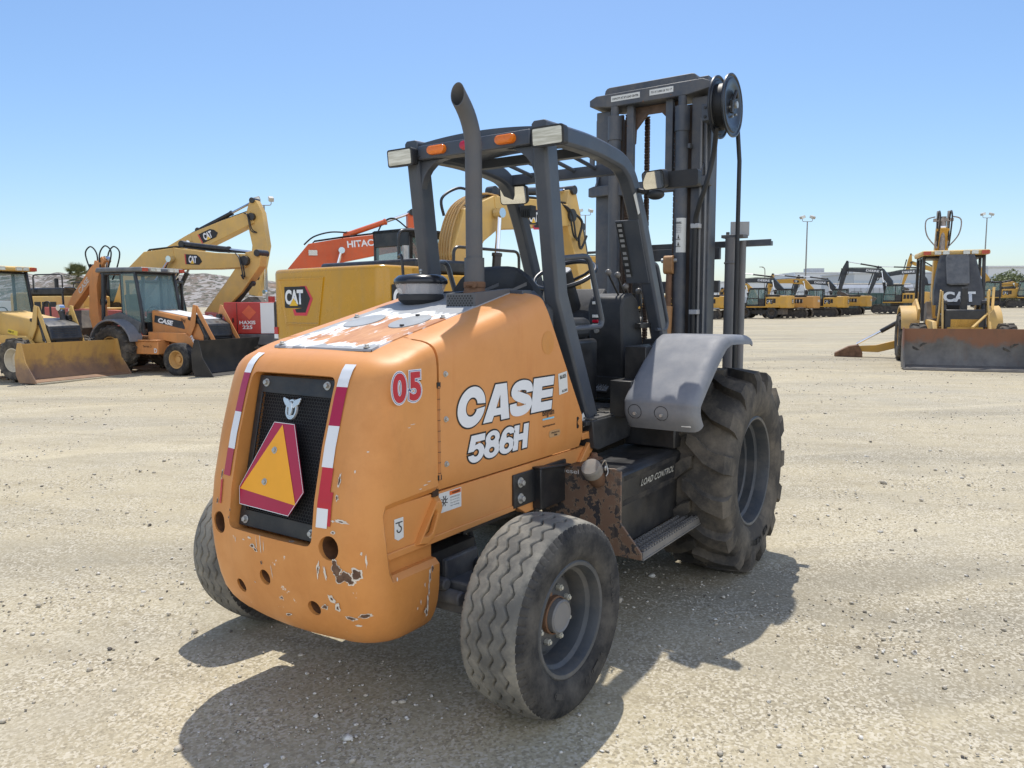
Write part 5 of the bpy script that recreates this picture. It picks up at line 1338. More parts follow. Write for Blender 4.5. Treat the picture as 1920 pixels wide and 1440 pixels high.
# ================================================================ excavators
def excavator(label, loc, yaw, boom, stick, body_m, boom_m, group=None, k=1.0, style='', tracks=True, bucket=True, lod=1, cw_h=(1.05,2.28), cab=True, name='excavator', stick_cyl=None, rear_x=-3.1, hw=1.4, cab_m=None, track_yaw=0, text_on_cw=None, text_on_boom=None, boom_y=0.1, side_badge=None, rails=True, cwp=None, track_L=4.5):
    T=thing(name,label,'excavator',loc,R(yaw),group)
    cab_m=cab_m or m_black
    if tracks:
        for s in (1,-1): track_unit(T,s*1.3,track_L,.98,.72)
    else:
        for x in (-1.35,1.35):
            for s in (1,-1): wheel_simple(T,(x,s*1.05,.56),.56,.6,s,.30,m_track)
        b=B(); b.bx(-1.9,1.9,-.5,.5,.55,.9); b.bx(-2.4,-1.9,-1.1,1.1,.4,.95); b.bx(1.9,2.3,-1.1,1.1,.3,.8); b.build('chassis',m_track,T,.02)
    b=B(); b.bx(-1.0,1.0,-.75,.75,.45,.85); b.cyl((0,0,.8),(0,0,1.18),.62,n=20); b.build('slew_base',m_black,T,.02)
    # house
    z0,z1=cw_h
    b=B(); b.bx(rear_x+1.0,1.15,-hw,hw,z0+.05,z0+.22); b.bx(rear_x+.9,.2,-hw,-.35,z0+.2,z1-.12); b.bx(rear_x+.9,-.75,-.35,hw,z0+.2,z1-.12); b.bx(.2,1.1,-hw,-.45,z0+.2,z0+.75); b.build('house',body_m,T,.04)
    b=B(); pl=cwp or [(rear_x+1.0,-hw),(rear_x+.25,-hw*.97),(rear_x+.04,-hw*.62),(rear_x,0),(rear_x+.04,hw*.62),(rear_x+.25,hw*.97),(rear_x+1.0,hw)]
    b.prism(pl,'z',z0,z1); cw=b.build('counterweight',body_m,T,.09,seg=3)
    b=B(); b.bx(rear_x+.95,-.75,-hw*.88,hw*.88,z1-.10,z1+.14); b.build('engine_cover',m_black,T,.05)
    for s in ((-1,1) if rails else ()):
        b=B()
        for q in range(3): b.bx(-1.75+q*.32,-1.5+q*.32,s*(hw+.001),s*(hw+.012),z0+.5,z1-.3)
        b.build('vent_grille',m_ink,T)
    if rails:
        for yy,hh in ((-hw+.12,.55),(hw-.1,.4)):
            b=B(); b.tube(round_path([(-.7,yy,z1-.1),(-.7,yy,z1+hh),(-1.9,yy,z1+hh),(-1.9,yy,z1)],.12,4),.022,8); b.build('handrail',m_black,T)
        b=B(); b.cyl((-1.6,-.7,z1),(-1.6,-.7,z1+.45),.06,n=10); b.build('exhaust_pipe',m_black,T)
    if cab:
        c0,c1,cy0,cy1,cz0,cz1=-.72,1.15,.42,hw,z0+.2,3.05
        b=B(); pr=[(c0,cz0),(c1-.05,cz0),(c1,cz0+.5),(c1-.25,cz1-.12),(c1-.5,cz1),(c0+.1,cz1),(c0,cz1-.15)]
        t_=.075
        for y in (cy0,cy1):
            # side frames with a door and a quarter window
            yy=(y-.05,y) if y==cy1 else (y,y+.05)
            b.bx(c0,c0+.10,*yy,cz0,cz1-.08); b.prism([(c1-.08,cz0),(c1-.05,cz0),(c1,cz0+.5),(c1-.25,cz1-.12),(c1-.33,cz1-.12),(c1-.09,cz0+.5)],'y',*yy); b.bx(c0,c1-.3,*yy,cz1-.14,cz1); b.bx(c0,c1-.03,*yy,cz0,cz0+.16); b.bx(c0+.62,c0+.70,*yy,cz0,cz1-.1); b.bx(c0,c0+.66,*yy,cz0+.1,cz0+.75); b.bx(c0+.6,c1-.08,*yy,cz0+.72,cz0+.80)
        b.bx(c0,c1-.35,cy0,cy1,cz1-.05,cz1+.03); b.bx(c0,c0+.05,cy0,cy1,cz0,cz0+.8); b.bx(c0,c0+.05,cy0,cy1,cz1-.3,cz1); b.bx(c1-.10,c1-.04,cy0,cy1,cz0,cz0+.25); b.bx(c0,c1-.05,cy0,cy1,cz0-.02,cz0+.03)
        cb=b.build('cab',cab_m,T,.02)
        b=B()
        for y in (cy0+.025,cy1-.025): b.poly([(c0+.05,y,cz0+.1),(c1-.08,y,cz0+.1),(c1-.06,y,cz0+.5),(c1-.3,y,cz1-.12),(c0+.05,y,cz1-.12)])
        b.poly([(c1-.06,cy0+.03,cz0+.2),(c1-.06,cy1-.03,cz0+.2),(c1-.03,cy1-.03,cz0+.5),(c1-.03,cy0+.03,cz0+.5)]); b.poly([(c1-.03,cy0+.03,cz0+.5),(c1-.03,cy1-.03,cz0+.5),(c1-.29,cy1-.03,cz1-.12),(c1-.29,cy0+.03,cz1-.12)])
        b.poly([(c0+.02,cy0+.03,cz0+.8),(c0+.02,cy1-.03,cz0+.8),(c0+.02,cy1-.03,cz1-.3),(c0+.02,cy0+.03,cz1-.3)])
        b.build('cab_glass',m_pane,cb,smooth=False)
        b=B(); b.box((-.1,(cy0+cy1)/2,cz0+.55),(.5,.45,.16)); b.box((-.36,(cy0+cy1)/2,cz0+.95),(.14,.45,.75),(0,R(-12),0)); b.build('cab_seat',m_plastic,cb,.04)
    # boom, stick and bucket
    b=B(); b.prism(outline(boom),'y',boom_y-.24*k,boom_y+.24*k); bm_=b.build('boom',boom_m,T,.02)
    b=B()
    for off in (-.12,-.05,.05,.12):
        b.tube([V((x,boom_y+off,z+t_/2+.05)) for x,z,t_ in boom],.022,6)
    b.build('boom_hoses',m_hose,bm_)
    b=B(); b.prism(outline(stick),'y',boom_y-.17*k,boom_y+.17*k); st=b.build('stick',boom_m,T,.015)
    for (x,z,t_),rr_,wd in ((boom[-1],.11,.30),(boom[0],.13,.34),(stick[0],.08,.24)):
        b=B(); b.cyl((x,boom_y-wd*k,z),(x,boom_y+wd*k,z),rr_*k*1.3,n=16); b.build('pin_boss',m_black,T)
    bx_,bz_,bt_=boom[-1]; cx_,cz_,ct_=boom[-2]
    for sg in (-1,1):
        for o_ in (0,.07):
            b=B(); b.tube(smooth_path([(bx_*.7+cx_*.3,boom_y+sg*.2*k,bz_*.7+cz_*.3+bt_*.55),(bx_*.9+cx_*.1,boom_y+sg*(.27+o_)*k,bz_+.05),(bx_+.02,boom_y+sg*(.30+o_)*k,bz_-.45-o_),(stick[2][0]*.6+stick[1][0]*.4,boom_y+sg*.2*k,stick[2][1]*.6+stick[1][1]*.4)],6),.022,6); b.build('joint_hose',m_hose,T)
    b=B(); ap=boom[len(boom)//2]
    for sg in (-1,1): b.box((ap[0],boom_y+sg*.245*k,ap[1]),(.035,.012,ap[2]*.98),(0,R(-10),0))
    b.bx(ap[0]-.02,ap[0]+.02,boom_y-.245*k,boom_y+.245*k,ap[1]+ap[2]*.5-.005,ap[1]+ap[2]*.5+.008); b.build('weld_seam',boom_m,bm_)
    i=len(boom)//2; p=boom[i]
    for s in (1,-1): cylinder_ram(T,(boom[0][0]+.55,boom[0][1]-.45),(p[0]-.05,p[1]-.02),.09*k,boom_y+s*.36,.6,None,'boom_cylinder')
    q=boom[max(1,i-0)]; tip=stick[0]
    cylinder_ram(T,(q[0]+.15,q[1]+q[2]*.5+.12),(tip[0],tip[1]),.085*k,boom_y,.58,stick_cyl,'stick_cylinder')
    a,c=stick[0],stick[-1]; d=V((c[0]-a[0],c[1]-a[1])).normalized(); nn=V((-d.y,d.x))
    if nn.x<0 and abs(d.y)>.5: nn=-nn
    if bucket:
        e0=V((a[0],a[1]))+d*.9+nn*.36; e1=V((c[0],c[1]))-d*.15+nn*.40
        cylinder_ram(T,tuple(e0),tuple(e1),.07*k,boom_y,.6,None,'bucket_cylinder')
        ce=V((c[0],c[1]))+d*.05; pr=[(.0,.0),(.25,.25),(.15,.75),(-.25,1.05),(-.75,.95),(-1.05,.55),(-.75,.35),(-.35,.2)]
        b=B(); s_=1 if nn.x>0 else -1
        pts=[(ce.x+u*s_*.9,ce.y-v*.9) for u,v in pr]; 
        b.prism(pts,'y',boom_y-.5,boom_y+.5); b.build('bucket',m_track,T,.02)
    if text_on_boom:
        txt,mm=text_on_boom
        j=i; A=boom[j]; C=boom[j+1]
        for s in (1,-1):
            right=V((C[0]-A[0],0,C[1]-A[1])).normalized()*(1 if s<0 else -1); up=V((-right.z,0,right.x)) if s<0 else V((right.z,0,-right.x))
            m0=V((A[0]+(C[0]-A[0])*.5,boom_y+s*.245*k,A[1]+(C[1]-A[1])*.5)); th=min(A[2],C[2])
            if txt=='CAT': badge(bm_,m0-right*th*.55-up*th*.30,right,up,th*.62,style or 'box')
            else: lettering(txt,mm,bm_,m0-right*th*1.5-up*th*.22,right,up,th*.44,th*2.6,offset=.03,lift=.01)
    if text_on_cw:
        txt,mm=text_on_cw; h=.30
        if txt=='CAT': badge(cw,(rear_x-.005,.36,z0+.40),(0,-1,0),(0,0,1),.50,'box',1.3)
        else: lettering(txt,mm,cw,(rear_x-.004,.65,z0+.62),(0,-1,0),(0,0,1),.24,1.2,offset=.02,lift=.006)
        for s in (1,-1):
            if txt=='CAT': badge(T,(-1.2-.9*s*0+(-.35 if s<0 else .35),s*(hw+.004),z0+.4),(-s,0,0),(0,0,1),.48,'box',1.3)
            else: lettering(txt,mm,T,(-1.3-(.5 if s<0 else -.5),s*(hw+.003),z0+.62),(-s,0,0),(0,0,1),.22,1.0,offset=.02,lift=.006)
    return T
# ================================================================ large excavators behind the forklift on the left
YM=m_yellow
# glossy newer excavator turned away, its counterweight towards us
h_=V((math.cos(R(-5)),math.sin(R(-5)),0)); rt=at(603,12.7)+h_*3.1; rt.z=0
cat=excavator('glossy yellow excavator seen from behind its big counterweight, beside the orange forklift',rt,-5,
  [(.15,1.75,.5),(.0,2.55,.66),(.30,3.15,.80),(.95,3.45,.66),(2.3,3.55,.60),(3.55,3.62,.46)],[(3.70,4.20,.28),(3.72,3.65,.62),(4.05,2.8,.50),(4.45,1.55,.34)],m_yellow_new,m_yellow_pale,style='hex',name='excavator',rear_x=-3.1,hw=1.45,cw_h=(1.0,2.24),text_on_boom=None,stick_cyl=m_navy,boom_y=-.1,cab=True,rails=False,cwp=[(-2.1,-1.45),(-2.95,-1.44),(-3.06,-1.36),(-3.10,-1.1),(-3.12,0),(-3.10,1.1),(-3.06,1.36),(-2.95,1.44),(-2.1,1.45)])
for o in list(cat.children):
    if o.name.startswith('counterweight'):
        b=B(); P=lambda y,z,d=0:(-3.1-d+.03*(abs(y)/.9)**2*0,y,z)
        # recessed panel on the rear face
        pts=[(1.18,2.08),(-.12,2.08),(.04,1.29),(1.0,1.29)]; cy_=.53
        rows=[[V((xx,cy_+(y-cy_)*k,1.69+(z-1.69)*k)) for y,z in pts] for xx,k in ((-3.09,1.0),(-3.136,.99),(-3.136,.95),(-3.120,.90))]
        b.grid(rows,closed_u=True); b.poly(rows[-1]); b.build('rear_panel',m_yellow_new,o,ang=20)
        badge(o,(-3.121,.99,1.575),(0,-1,0),(0,0,1),.36,'hex',1.62)
        b=B(); b.bx(-3.09,-3.03,1.28,1.385,1.12,1.24); b.build('tail_lamp',m_redlens,o)
        b=B(); b.bx(-3.09,-3.03,1.28,1.385,1.04,1.115); b.build('reflector',m_white,o)
        b=B(); b.bx(-2.4,-2.1,-1.455,-1.448,1.02,2.2); b.bx(-1.2,-1.19,-1.456,-1.449,1.1,2.1)
        b.build('panel_seam',paint('deep_yellow',(.40,.20,.01),.4),o)
badge(cat,(-2.86,-1.4535,1.52),(1,0,0),(0,0,1),.42,'hex',1.5)
bo=[o for o in cat.children if o.name.startswith('boom') and 'cyl' not in o.name][0]
badge(bo,(2.00,-.345,3.30),(.998,0,.07),(-.07,0,.998),.30,'hex',1.1)
b=B(); 
for q in range(5): b.tube(smooth_path([(-.15,-.26+.07*q,1.9),(-.33,-.26+.07*q,2.65),(-.05,-.26+.07*q,3.42),(.55,-.26+.07*q,3.78),(1.1,-.26+.07*q,3.80)],6),.020,6)
b.build('hydraulic_pipes',paint('tan_pipes',(.50,.30,.10),.5),bo)
b=B(); b.tube(smooth_path([(-.3,-.1,3.3),(-.35,-.1,3.62),(.1,-.1,3.86),(.5,-.1,3.83)],6),.028,8); b.build('boom_hose',m_hose,bo)
b=B(); b.tube(smooth_path([(3.55,-.36,3.7),(3.9,-.40,3.5),(3.75,-.42,3.1),(3.9,-.38,2.9),(4.15,-.36,3.2)],6),.03,8); b.build('looped_hose',m_hose,bo)
b=B(); b.cyl((-1.9,-.75,2.3),(-1.9,-.75,2.62),.06,n=12); b.build('exhaust_pipe',m_steel,cat)
for pp in ([(-1.2,-1.2,2.2),(-1.2,-1.2,2.62),(.6,-1.2,2.62),(.6,-1.2,2.1)],[(-1.1,.3,2.3),(-1.1,.3,3.0),(-.2,.3,3.05),(-.2,.3,2.4)]):
    b=B(); b.tube(round_path(pp,.15,5),.028,8); b.build('guard_rail',m_black,cat)
# upper boom, farther back
excavator('tall older yellow excavator with its stick hanging straight down, behind the lower boom',at(262,31),-68,
  [(.3,1.9,.5),(.9,3.0,.66),(1.6,3.85,.80),(2.6,4.35,.74),(4.0,4.86,.64),(5.2,5.28,.48)],[(5.22,5.9,.26),(5.25,5.4,.70),(5.45,4.2,.62),(5.1,2.3,.40)],m_yellow_pale,m_yellow_pale,style='flag',text_on_boom=('CAT',None),group='older yellow excavators on the left',k=1.0)
excavator('older yellow excavator with a folded stick and level boom above the orange backhoe cab',at(215,25),-74,
  [(.30,1.8,.5),(.78,2.65,.66),(1.55,3.18,.76),(2.6,3.30,.66),(4.0,3.20,.50),(5.2,3.18,.40)],[(5.62,3.40,.24),(5.42,3.22,.64),(4.75,2.45,.62),(3.7,1.5,.38)],m_yellow_pale,m_yellow_pale,style='flag',text_on_boom=('CAT',None),group='older yellow excavators on the left',k=1.0,bucket=True)
# orange-red excavator behind the glossy one
hi=excavator('orange-red excavator with white boom lettering, behind the glossy yellow excavator',at(605,24),-38,
  [(-.55,1.9,.5),(-.68,2.75,.70),(-.18,3.25,.84),(.65,3.45,.72),(1.95,3.68,.62),(3.0,3.78,.46)],[(2.85,4.68,.30),(3.05,3.95,.72),(3.5,2.8,.5),(3.8,1.5,.36)],m_hred,m_hred,stick_cyl=m_hred,text_on_boom=None,rear_x=-1.2,hw=1.1,rails=False,cab=False,track_L=3.2)
bo=[o for o in hi.children if o.name.startswith('boom') and 'cyl' not in o.name][0]
lettering('HITACHI',m_white,bo,(.80,-.141,3.52),(.995,0,.10),(-.10,0,.995),.21,1.08,offset=.025,lift=.006)
b=B(); b.box((-.25,-.15,3.35),(.26,.06,.16)); b.build('boom_lamp',m_lens,bo)
for pp in ([(-.5,0,3.6),(-.2,.0,3.85),(.3,0,4.0),(.8,0,4.0)],[(1.75,.05,4.0),(1.95,.05,4.35),(2.3,.05,4.48),(2.8,.05,4.1)]):
    b=B(); b.tube(smooth_path(pp,6),.024,8); b.build('looped_hose',m_hose,bo)
st=[o for o in hi.children if o.name.startswith('stick') and 'cyl' not in o.name][0]
decal([(0,0),(.07,-.07),(.14,-.04),(.11,.04),(.16,.1),(.09,.09),(.07,.18),(.02,.1),(-.05,.1),(.01,.05)],m_white,st,(2.92,-.172,4.05),(1,0,0),(0,0,1),.004,'stick_emblem')

# ================================================================ backhoe loaders
def backhoe(label, loc, yaw, body, accent, rimf, rimr, bucket_m, hood_up=False, arm=None, group='backhoe loaders in the yard', bxo=0, cabm=None, fend=None, roof_m=None, bz=0.0, windows=True, hoodtop=None, fr=.42, W2=1.19):
    T=thing('backhoe_loader',label,'backhoe',loc,R(yaw),group)
    cabm=cabm or m_black; fend=fend or body; roof_m=roof_m or body
    for s in (1,-1):
        wheel_simple(T,(0,s*.92,.64),.64,.46,s,.33,rimr,15,name='rear_wheel'); wheel_simple(T,(2.15,s*.90,fr),fr,.34,s,.52*fr,rimf,0 if rimf is m_yrim else 13,rub=m_rubber if rimf is m_yrim else m_lug,name='front_wheel')
    b=B(); b.bx(-1.1,2.6,-.36,.36,.55,.95); b.bx(.9,2.5,-.30,.30,.9,1.15); b.bx(2.0,2.3,-.75,.75,.35,.5); b.bx(-.2,.2,-.8,.8,.5,.8); b.build('chassis',accent,T,.02)
    # hood
    b=B(); pr=[(.75,1.0),(2.62,.85),(2.70,1.0),(2.62,1.30),(2.40,1.42),(.75,1.68)]
    b.prism(pr,'y',-.42,.42); hd=b.build('hood',body,T,.05,seg=3)
    b=B(); b.prism([(2.0,1.50),(2.42,1.425),(2.63,1.305),(2.72,1.0),(2.64,.84),(2.5,.86),(2.5,1.25),(2.0,1.42)],'y',-.435,.435)
    b.build('grille',m_black,hd,.02)
    b=B()
    for q in range(6): b.bx(2.70-.012*q,2.73-.014*q,-.33,.33,.93+.06*q,.955+.06*q)
    b.build('grille_slat',m_plastic,hd)
    # cab
    b=B(); zc,zr=1.05,2.68
    xb,xf=-.70,.72
    for s in (1,-1):
        y=s*.66
        b.bar([(xf,y,zc),(xf-.05,y,1.7),(xf-.22,y,zr)],.07,.08,up=(0,1,0)); b.bar([(.05,y,zc),(.02,y,zr)],.06,.07,up=(0,1,0)); b.bar([(xb,y,1.4),(xb+.08,y,zr)],.07,.08,up=(0,1,0))
    b.bx(xb+.05,xf-.2,-.68,.68,zr-.06,zr-.01); cb=b.build('cab_frame',cabm,T,.01)
    b=B(); b.prism([(xb-.15,zr),(xf+.12,zr),(xf+.10,zr+.12),(xb-.10,zr+.13)],'y',-.74,.74); rf=b.build('cab_roof',roof_m,T,.04)
    for s in (1,-1):
        b=B(); b.bx(xf+.095,xf+.145,s*.71,s*.55,zr+.01,zr+.10); b.build('marker_lamp',plain('marker_lamp_red',(.50,.07,.03),.25),rf)
        for y in (.22,.40):
            b=B(); b.box((xf+.14,s*y,zr+.06),(.06,.14,.09)); b.build('roof_lamp',m_lens,rf)
    if windows:
        b=B(); g=.005
        b.poly([(xf-.03,-.66,1.35),(xf-.03,.66,1.35),(xf-.06,.66,1.7),(xf-.06,-.66,1.7)]); b.poly([(xf-.06,-.66,1.7),(xf-.06,.66,1.7),(xf-.22,.66,zr-.05),(xf-.22,-.66,zr-.05)])
        for s in (1,-1): b.poly([(.07,s*.70,1.10),(xf-.02,s*.70,1.10),(xf-.07,s*.70,1.7),(xf-.22,s*.70,zr-.05),(.05,s*.70,zr-.05)])
        b.build('cab_glass',m_pane,cb,smooth=False)
    b=B(); b.bx(-.30,.18,-.24,.24,1.15,1.45); b.box((-.28,0,1.75),(.14,.46,.7),(0,R(-8),0)); b.bx(.45,.70,-.30,.30,1.05,1.6); b.build('cab_seat',m_plastic,cb,.03)
    b=B(); b.tube([V((.38,0,1.62))+V((.10*math.sin(t_)*.6,.19*math.cos(t_),.16*math.sin(t_)*.9)) for t_ in [2*PI*i/20 for i in range(20)]],.014,6,closed=True); b.build('cab_steering_wheel',m_black,cb)
    # fenders and sides
    for s in (1,-1):
        b=B(); pts=[(.62,.95)]+[(.72*math.cos(R(a)),.66+.72*math.sin(R(a))) for a in range(25,176,15)]+[(-.78,.9),(-.80,1.05),(-.55,1.50),(.0,1.62),(.72,1.35)]
        b.prism(pts,'y',s*.70,s*.76); b.build('side_panel',fend,T,.02)
        b=B(); pts=[(.73*math.cos(R(a)),.66+.73*math.sin(R(a))) for a in range(15,171,12)]; pts2=[(.78*math.cos(R(a)),.66+.78*math.sin(R(a))) for a in range(170,14,-12)]
        b.prism(pts+pts2,'y',s*.70,s*1.12); b.build('fender',fend if hood_up else m_fender,T,.01)
        b=B(); b.bx(.45,1.35,s*.42,s*.82,.52,.86); b.bx(.45,1.35,s*.40,s*.86,.86,.90); b.build('step_box',accent,T,.015)
        # loader arm
        b=B(); b.prism(outline([(.80,1.00,.20),(1.4,.98,.22),(2.0,.93,.30),(2.35+bxo*.6,.62,.24),(2.56+bxo,.28+bz,.16)]),'y',s*.50,s*.60); la=b.build('loader_arm',body,T,.015)
        b=B(); b.prism(outline([(2.02,.95,.17),(2.22,1.30,.17),(2.32,1.80,.12)]),'y',s*.47,s*.50); b.prism(outline([(2.32,1.76,.12),(2.62+bxo,.88+bz,.11)]),'y',s*.44,s*.47); b.build('tilt_link',body,T,.01)
        cylinder_ram(T,(.95,.72),(2.05,.72),.055,s*.46,.65,accent,'lift_cylinder'); cylinder_ram(T,(2.30,1.50),(2.52+bxo,.60+bz),.05,s*.40,.55,None,'tilt_cylinder')
    # bucket, mouth forward
    b=B(); x0=2.62+bxo
    sec=[(x0+.62,.02),(x0+.10,.05),(x0,.20),(x0-.02,.55),(x0+.10,.92),(x0+.14,.92),(x0+.03,.55),(x0+.05,.22),(x0+.13,.09),(x0+.62,.05)]
    b.prism([(x,z+bz) for x,z in sec],'y',-W2,W2)
    bk=b.build('loader_bucket',bucket_m,T)
    for s in (1,-1):
        b=B(); b.prism([(x0+.64,.02+bz),(x0+.06,.02+bz),(x0-.03,.20+bz),(x0-.04,.60+bz),(x0+.08,.945+bz),(x0+.20,.945+bz),(x0+.30,.50+bz)],'y',s*W2,s*(W2+.03)); b.build('bucket_side',bucket_m,bk,.004)
    b=B(); b.bx(x0+.56,x0+.72,-W2-.02,W2+.02,.005+bz,.035+bz); b.build('cutting_edge',m_bucket_grey if bucket_m is m_bucket_grey else plain('polished_edge',(.50,.46,.36),.45,.3),bk)
    # backhoe end
    b=B(); b.bx(-1.25,-1.0,-.9,.9,.45,.85); b.bx(-1.45,-1.2,-.25,.25,.45,1.0); b.build('backhoe_frame',accent,T,.02)
    if arm:
        bo_,di_,bu=arm
        b=B(); b.prism(outline(bo_),'y',-.16,.16); bm_=b.build('backhoe_boom',accent,T,.015)
        b=B(); b.prism(outline(di_),'y',-.12,.12); b.build('dipper',accent,T,.012)
        cylinder_ram(T,(bo_[1][0]+.2,bo_[1][1]+.35),(di_[0][0],di_[0][1]),.065,0,.6,None,'dipper_cylinder'); cylinder_ram(T,(-1.3,1.0),(bo_[1][0]-.16,bo_[1][1]-.1),.07,.19,.6,None,'backhoe_cylinder')
        b=B(); pr=[(0,0),(.12,-.30),(.05,-.62),(-.22,-.80),(-.52,-.70),(-.60,-.45),(-.42,-.28),(-.2,.05)]
        b.prism([(bu[0]-u*1.0,bu[1]+v) for u,v in pr],'y',-.30,.30); b.build('digging_bucket',m_track,T,.02)
        cylinder_ram(T,(di_[1][0]-.18,di_[1][1]+.15),(bu[0]-.16,bu[1]+.05),.05,0,.6,None,'bucket_cylinder')
        tx,tz=bo_[-1][0],bo_[-1][1]; b=B()
        for y,sg in ((-.14,1),(.14,1),(-.08,-1)): b.tube(smooth_path([(tx+.1*sg,y,tz-.35),(tx+.08*sg,y,tz+.18),(tx+.30*sg,y,tz+.42),(tx+.52*sg,y,tz+.25),(tx+.40*sg,y,tz-.15),(tx+.2*sg,y,tz-.5)],6),.020,7)
        b.build('backhoe_hoses',m_hose,bm_)
    return T
# orange one
ob=backhoe('dusty orange backhoe loader with a blackened front bucket and white engine hood',tuple(at(215,20.4)+V((.876,.20,0))),-77,m_dorange,m_dorange,m_yrim,m_yrim,m_bucket_dark,
  arm=([(-1.45,.75,.34),(-1.65,1.55,.36),(-1.62,2.35,.28),(-1.40,3.02,.22)],[(-1.22,3.10,.16),(-1.62,2.75,.30),(-2.45,1.95,.26),(-2.62,1.75,.2)],(-2.55,1.62)),cabm=m_navy,fend=paint('dark_side_plastic',(.10,.105,.11),.6,.1,4,(.3,.27,.23),.4,4),roof_m=paint('grey_roof',(.13,.14,.15),.5,.1,4,(.35,.32,.28),.4,4),bxo=.25)
hd=[o for o in ob.children if o.name.startswith('hood')][0]
b=B(); b.prism([(.95,1.652),(2.38,1.433),(2.38,1.445),(.95,1.668)],'y',-.36,.36); b.build('hood_white_top',m_whitep,hd,.004)
rr_=V((.985,0,-.17)); uu_=V((.17,0,.985))
decal([(0,0),(1.05,0),(1.05,.06),(.95,.19),(0,.19)],m_navy,hd,(.85,-.4225,1.35),rr_,uu_,.003,'hood_band')
lettering('CASE',m_white,hd,(.98,-.4225,1.345),rr_,uu_,.13,.52,offset=.05,shear=.15,lift=.006)
lettering('2H',m_ink,hd,(1.75,-.4225,1.36),rr_,uu_,.10,.16,offset=.02,lift=.006)
la=[o for o in ob.children if o.name.startswith('loader_arm')][0]
lettering('FM6034',m_white,ob,(2.22,-.602,.98),(.60,0,-.80),(.80,0,.60),.085,.42,offset=.02,lift=.004)
lettering('CASE',plain('worn_white',(.62,.56,.50),.6),ob,(-2.15,-.125,2.12),(.72,0,.69),(-.69,0,.72),.15,.55,offset=.03,shear=.15,lift=.004)
lettering('Series 3',m_ink,ob,(.85,-.824,.70),(1,0,0),(0,0,1),.06,.28,offset=.0,lift=.006); lettering('D',m_whitep,ob,(1.22,-.824,.56),(1,0,0),(0,0,1),.12,.10,offset=.04,lift=.006)
# yellow one cut by the left edge
yb=backhoe('yellow backhoe loader with a wide rust-stained front bucket, cut off by the left picture edge',tuple((at(66,17.6)+at(226,19.8))/2-V((.2255,-.975,0))*3.2),-77,m_yellow_pale,m_yellow,m_wrim,m_wrim,m_bucket,arm=([(-1.45,.75,.34),(-1.75,1.6,.36),(-1.7,2.4,.28),(-1.45,3.0,.22)],[(-1.25,3.1,.16),(-1.62,2.75,.30),(-2.4,1.95,.26),(-2.6,1.75,.2)],(-2.55,1.62)),bxo=.05,fr=.52,W2=1.30)
st=decal([(0,0),(.34,0),(.34,.11),(0,.11)],plain('yellow_sticker',(.75,.55,.05),.4),yb,(1.45,-.602,1.14),(1,0,-.2),(.2,0,1),.004,'arm_sticker'); lettering('420E IT',m_ink,st,(1.47,-.602,1.165),(1,0,-.2),(.2,0,1),.05,.2,.02,lift=.008)
cylinder_ram(yb,(2.35,1.05),(2.15,1.75),.07,.30,.8,None,'tilt_cylinder')
b=B(); b.tube(round_path([(.72,.78,1.3),(.78,.92,1.9),(.95,.95,1.9),(1.0,.92,1.2)],.08,4),.025,8); b.build('mirror_bracket',m_black,yb)
# yellow one on the right, facing us with its hood tipped up
rb=backhoe('yellow backhoe loader with its black hood tipped up against the cab, on the right',tuple(at(1822,16.9)+V((.975,.224,0))*3.2),-167,m_yellow_pale,m_yellow,m_wrim,m_yrim,m_bucket_grey,hood_up=True,arm=([(-1.45,.75,.34),(-1.85,1.9,.36),(-1.75,2.8,.28),(-1.55,3.55,.22)],[(-1.50,3.55,.16),(-1.70,2.9,.28),(-1.95,2.0,.24),(-2.05,1.6,.2)],(-1.95,1.5)),bxo=.0,windows=False,fr=.52,W2=1.25)
for o in list(rb.children):
    if o.name.startswith('hood') :
        for c in list(o.children): bpy.data.objects.remove(c)
        bpy.data.objects.remove(o)
b=B(); b.bx(.8,2.3,-.35,.35,.95,1.25); b.bx(2.2,2.5,-.42,.42,.85,1.35); b.build('engine',m_black,rb,.03)
# hood shell standing upright, seen from outside-top
b=B(); rows=[]
for t_,w,x in ((0,.53,1.62),(.25,.53,1.50),(.55,.48,1.36),(.85,.41,1.22),(1.0,.36,1.16)):
    z=1.45+1.22*t_; rows.append([(x-.22,-w,z),(x-.04,-w*.98,z),(x,-w*.86,z),(x+.015,-w*.4,z),(x+.015,w*.4,z),(x,w*.86,z),(x-.04,w*.98,z),(x-.22,w,z)])
b.grid(rows); hu=b.build('tipped_hood',paint('dusty_black_hood',(.035,.037,.04),.5,.2,4,(.20,.19,.17),.35,4),rb,ang=50)
b=B(); rows=[]
for t_,w,x in ((0,.19,1.47),(.05,.24,1.48),(.9,.25,1.17),(1,.23,1.14)):
    z=1.93+.74*t_; rows.append([(x+.02,-w-.0-.02,z),(x+.055,-w+.03-.02,z),(x+.055,w-.03-.02,z),(x+.02,w-.02,z)])
b.grid(rows); b.build('hood_blister',paint('dusty_grey_blister',(.10,.105,.11),.6,.2,6,(.26,.25,.23),.5,5),hu,ang=40)
rr_=V((0,1,0)); uu_=V((-.45,0,1.0)).normalized()
lettering('CAT',m_label,hu,(1.62,-.33,1.52),rr_,uu_,.27,.68,offset=.05,lift=.018)
b=B(); b.bx(2.0,2.12,-.04,.10,.9,1.85); b.build('hood_prop',m_black,rb,.01)
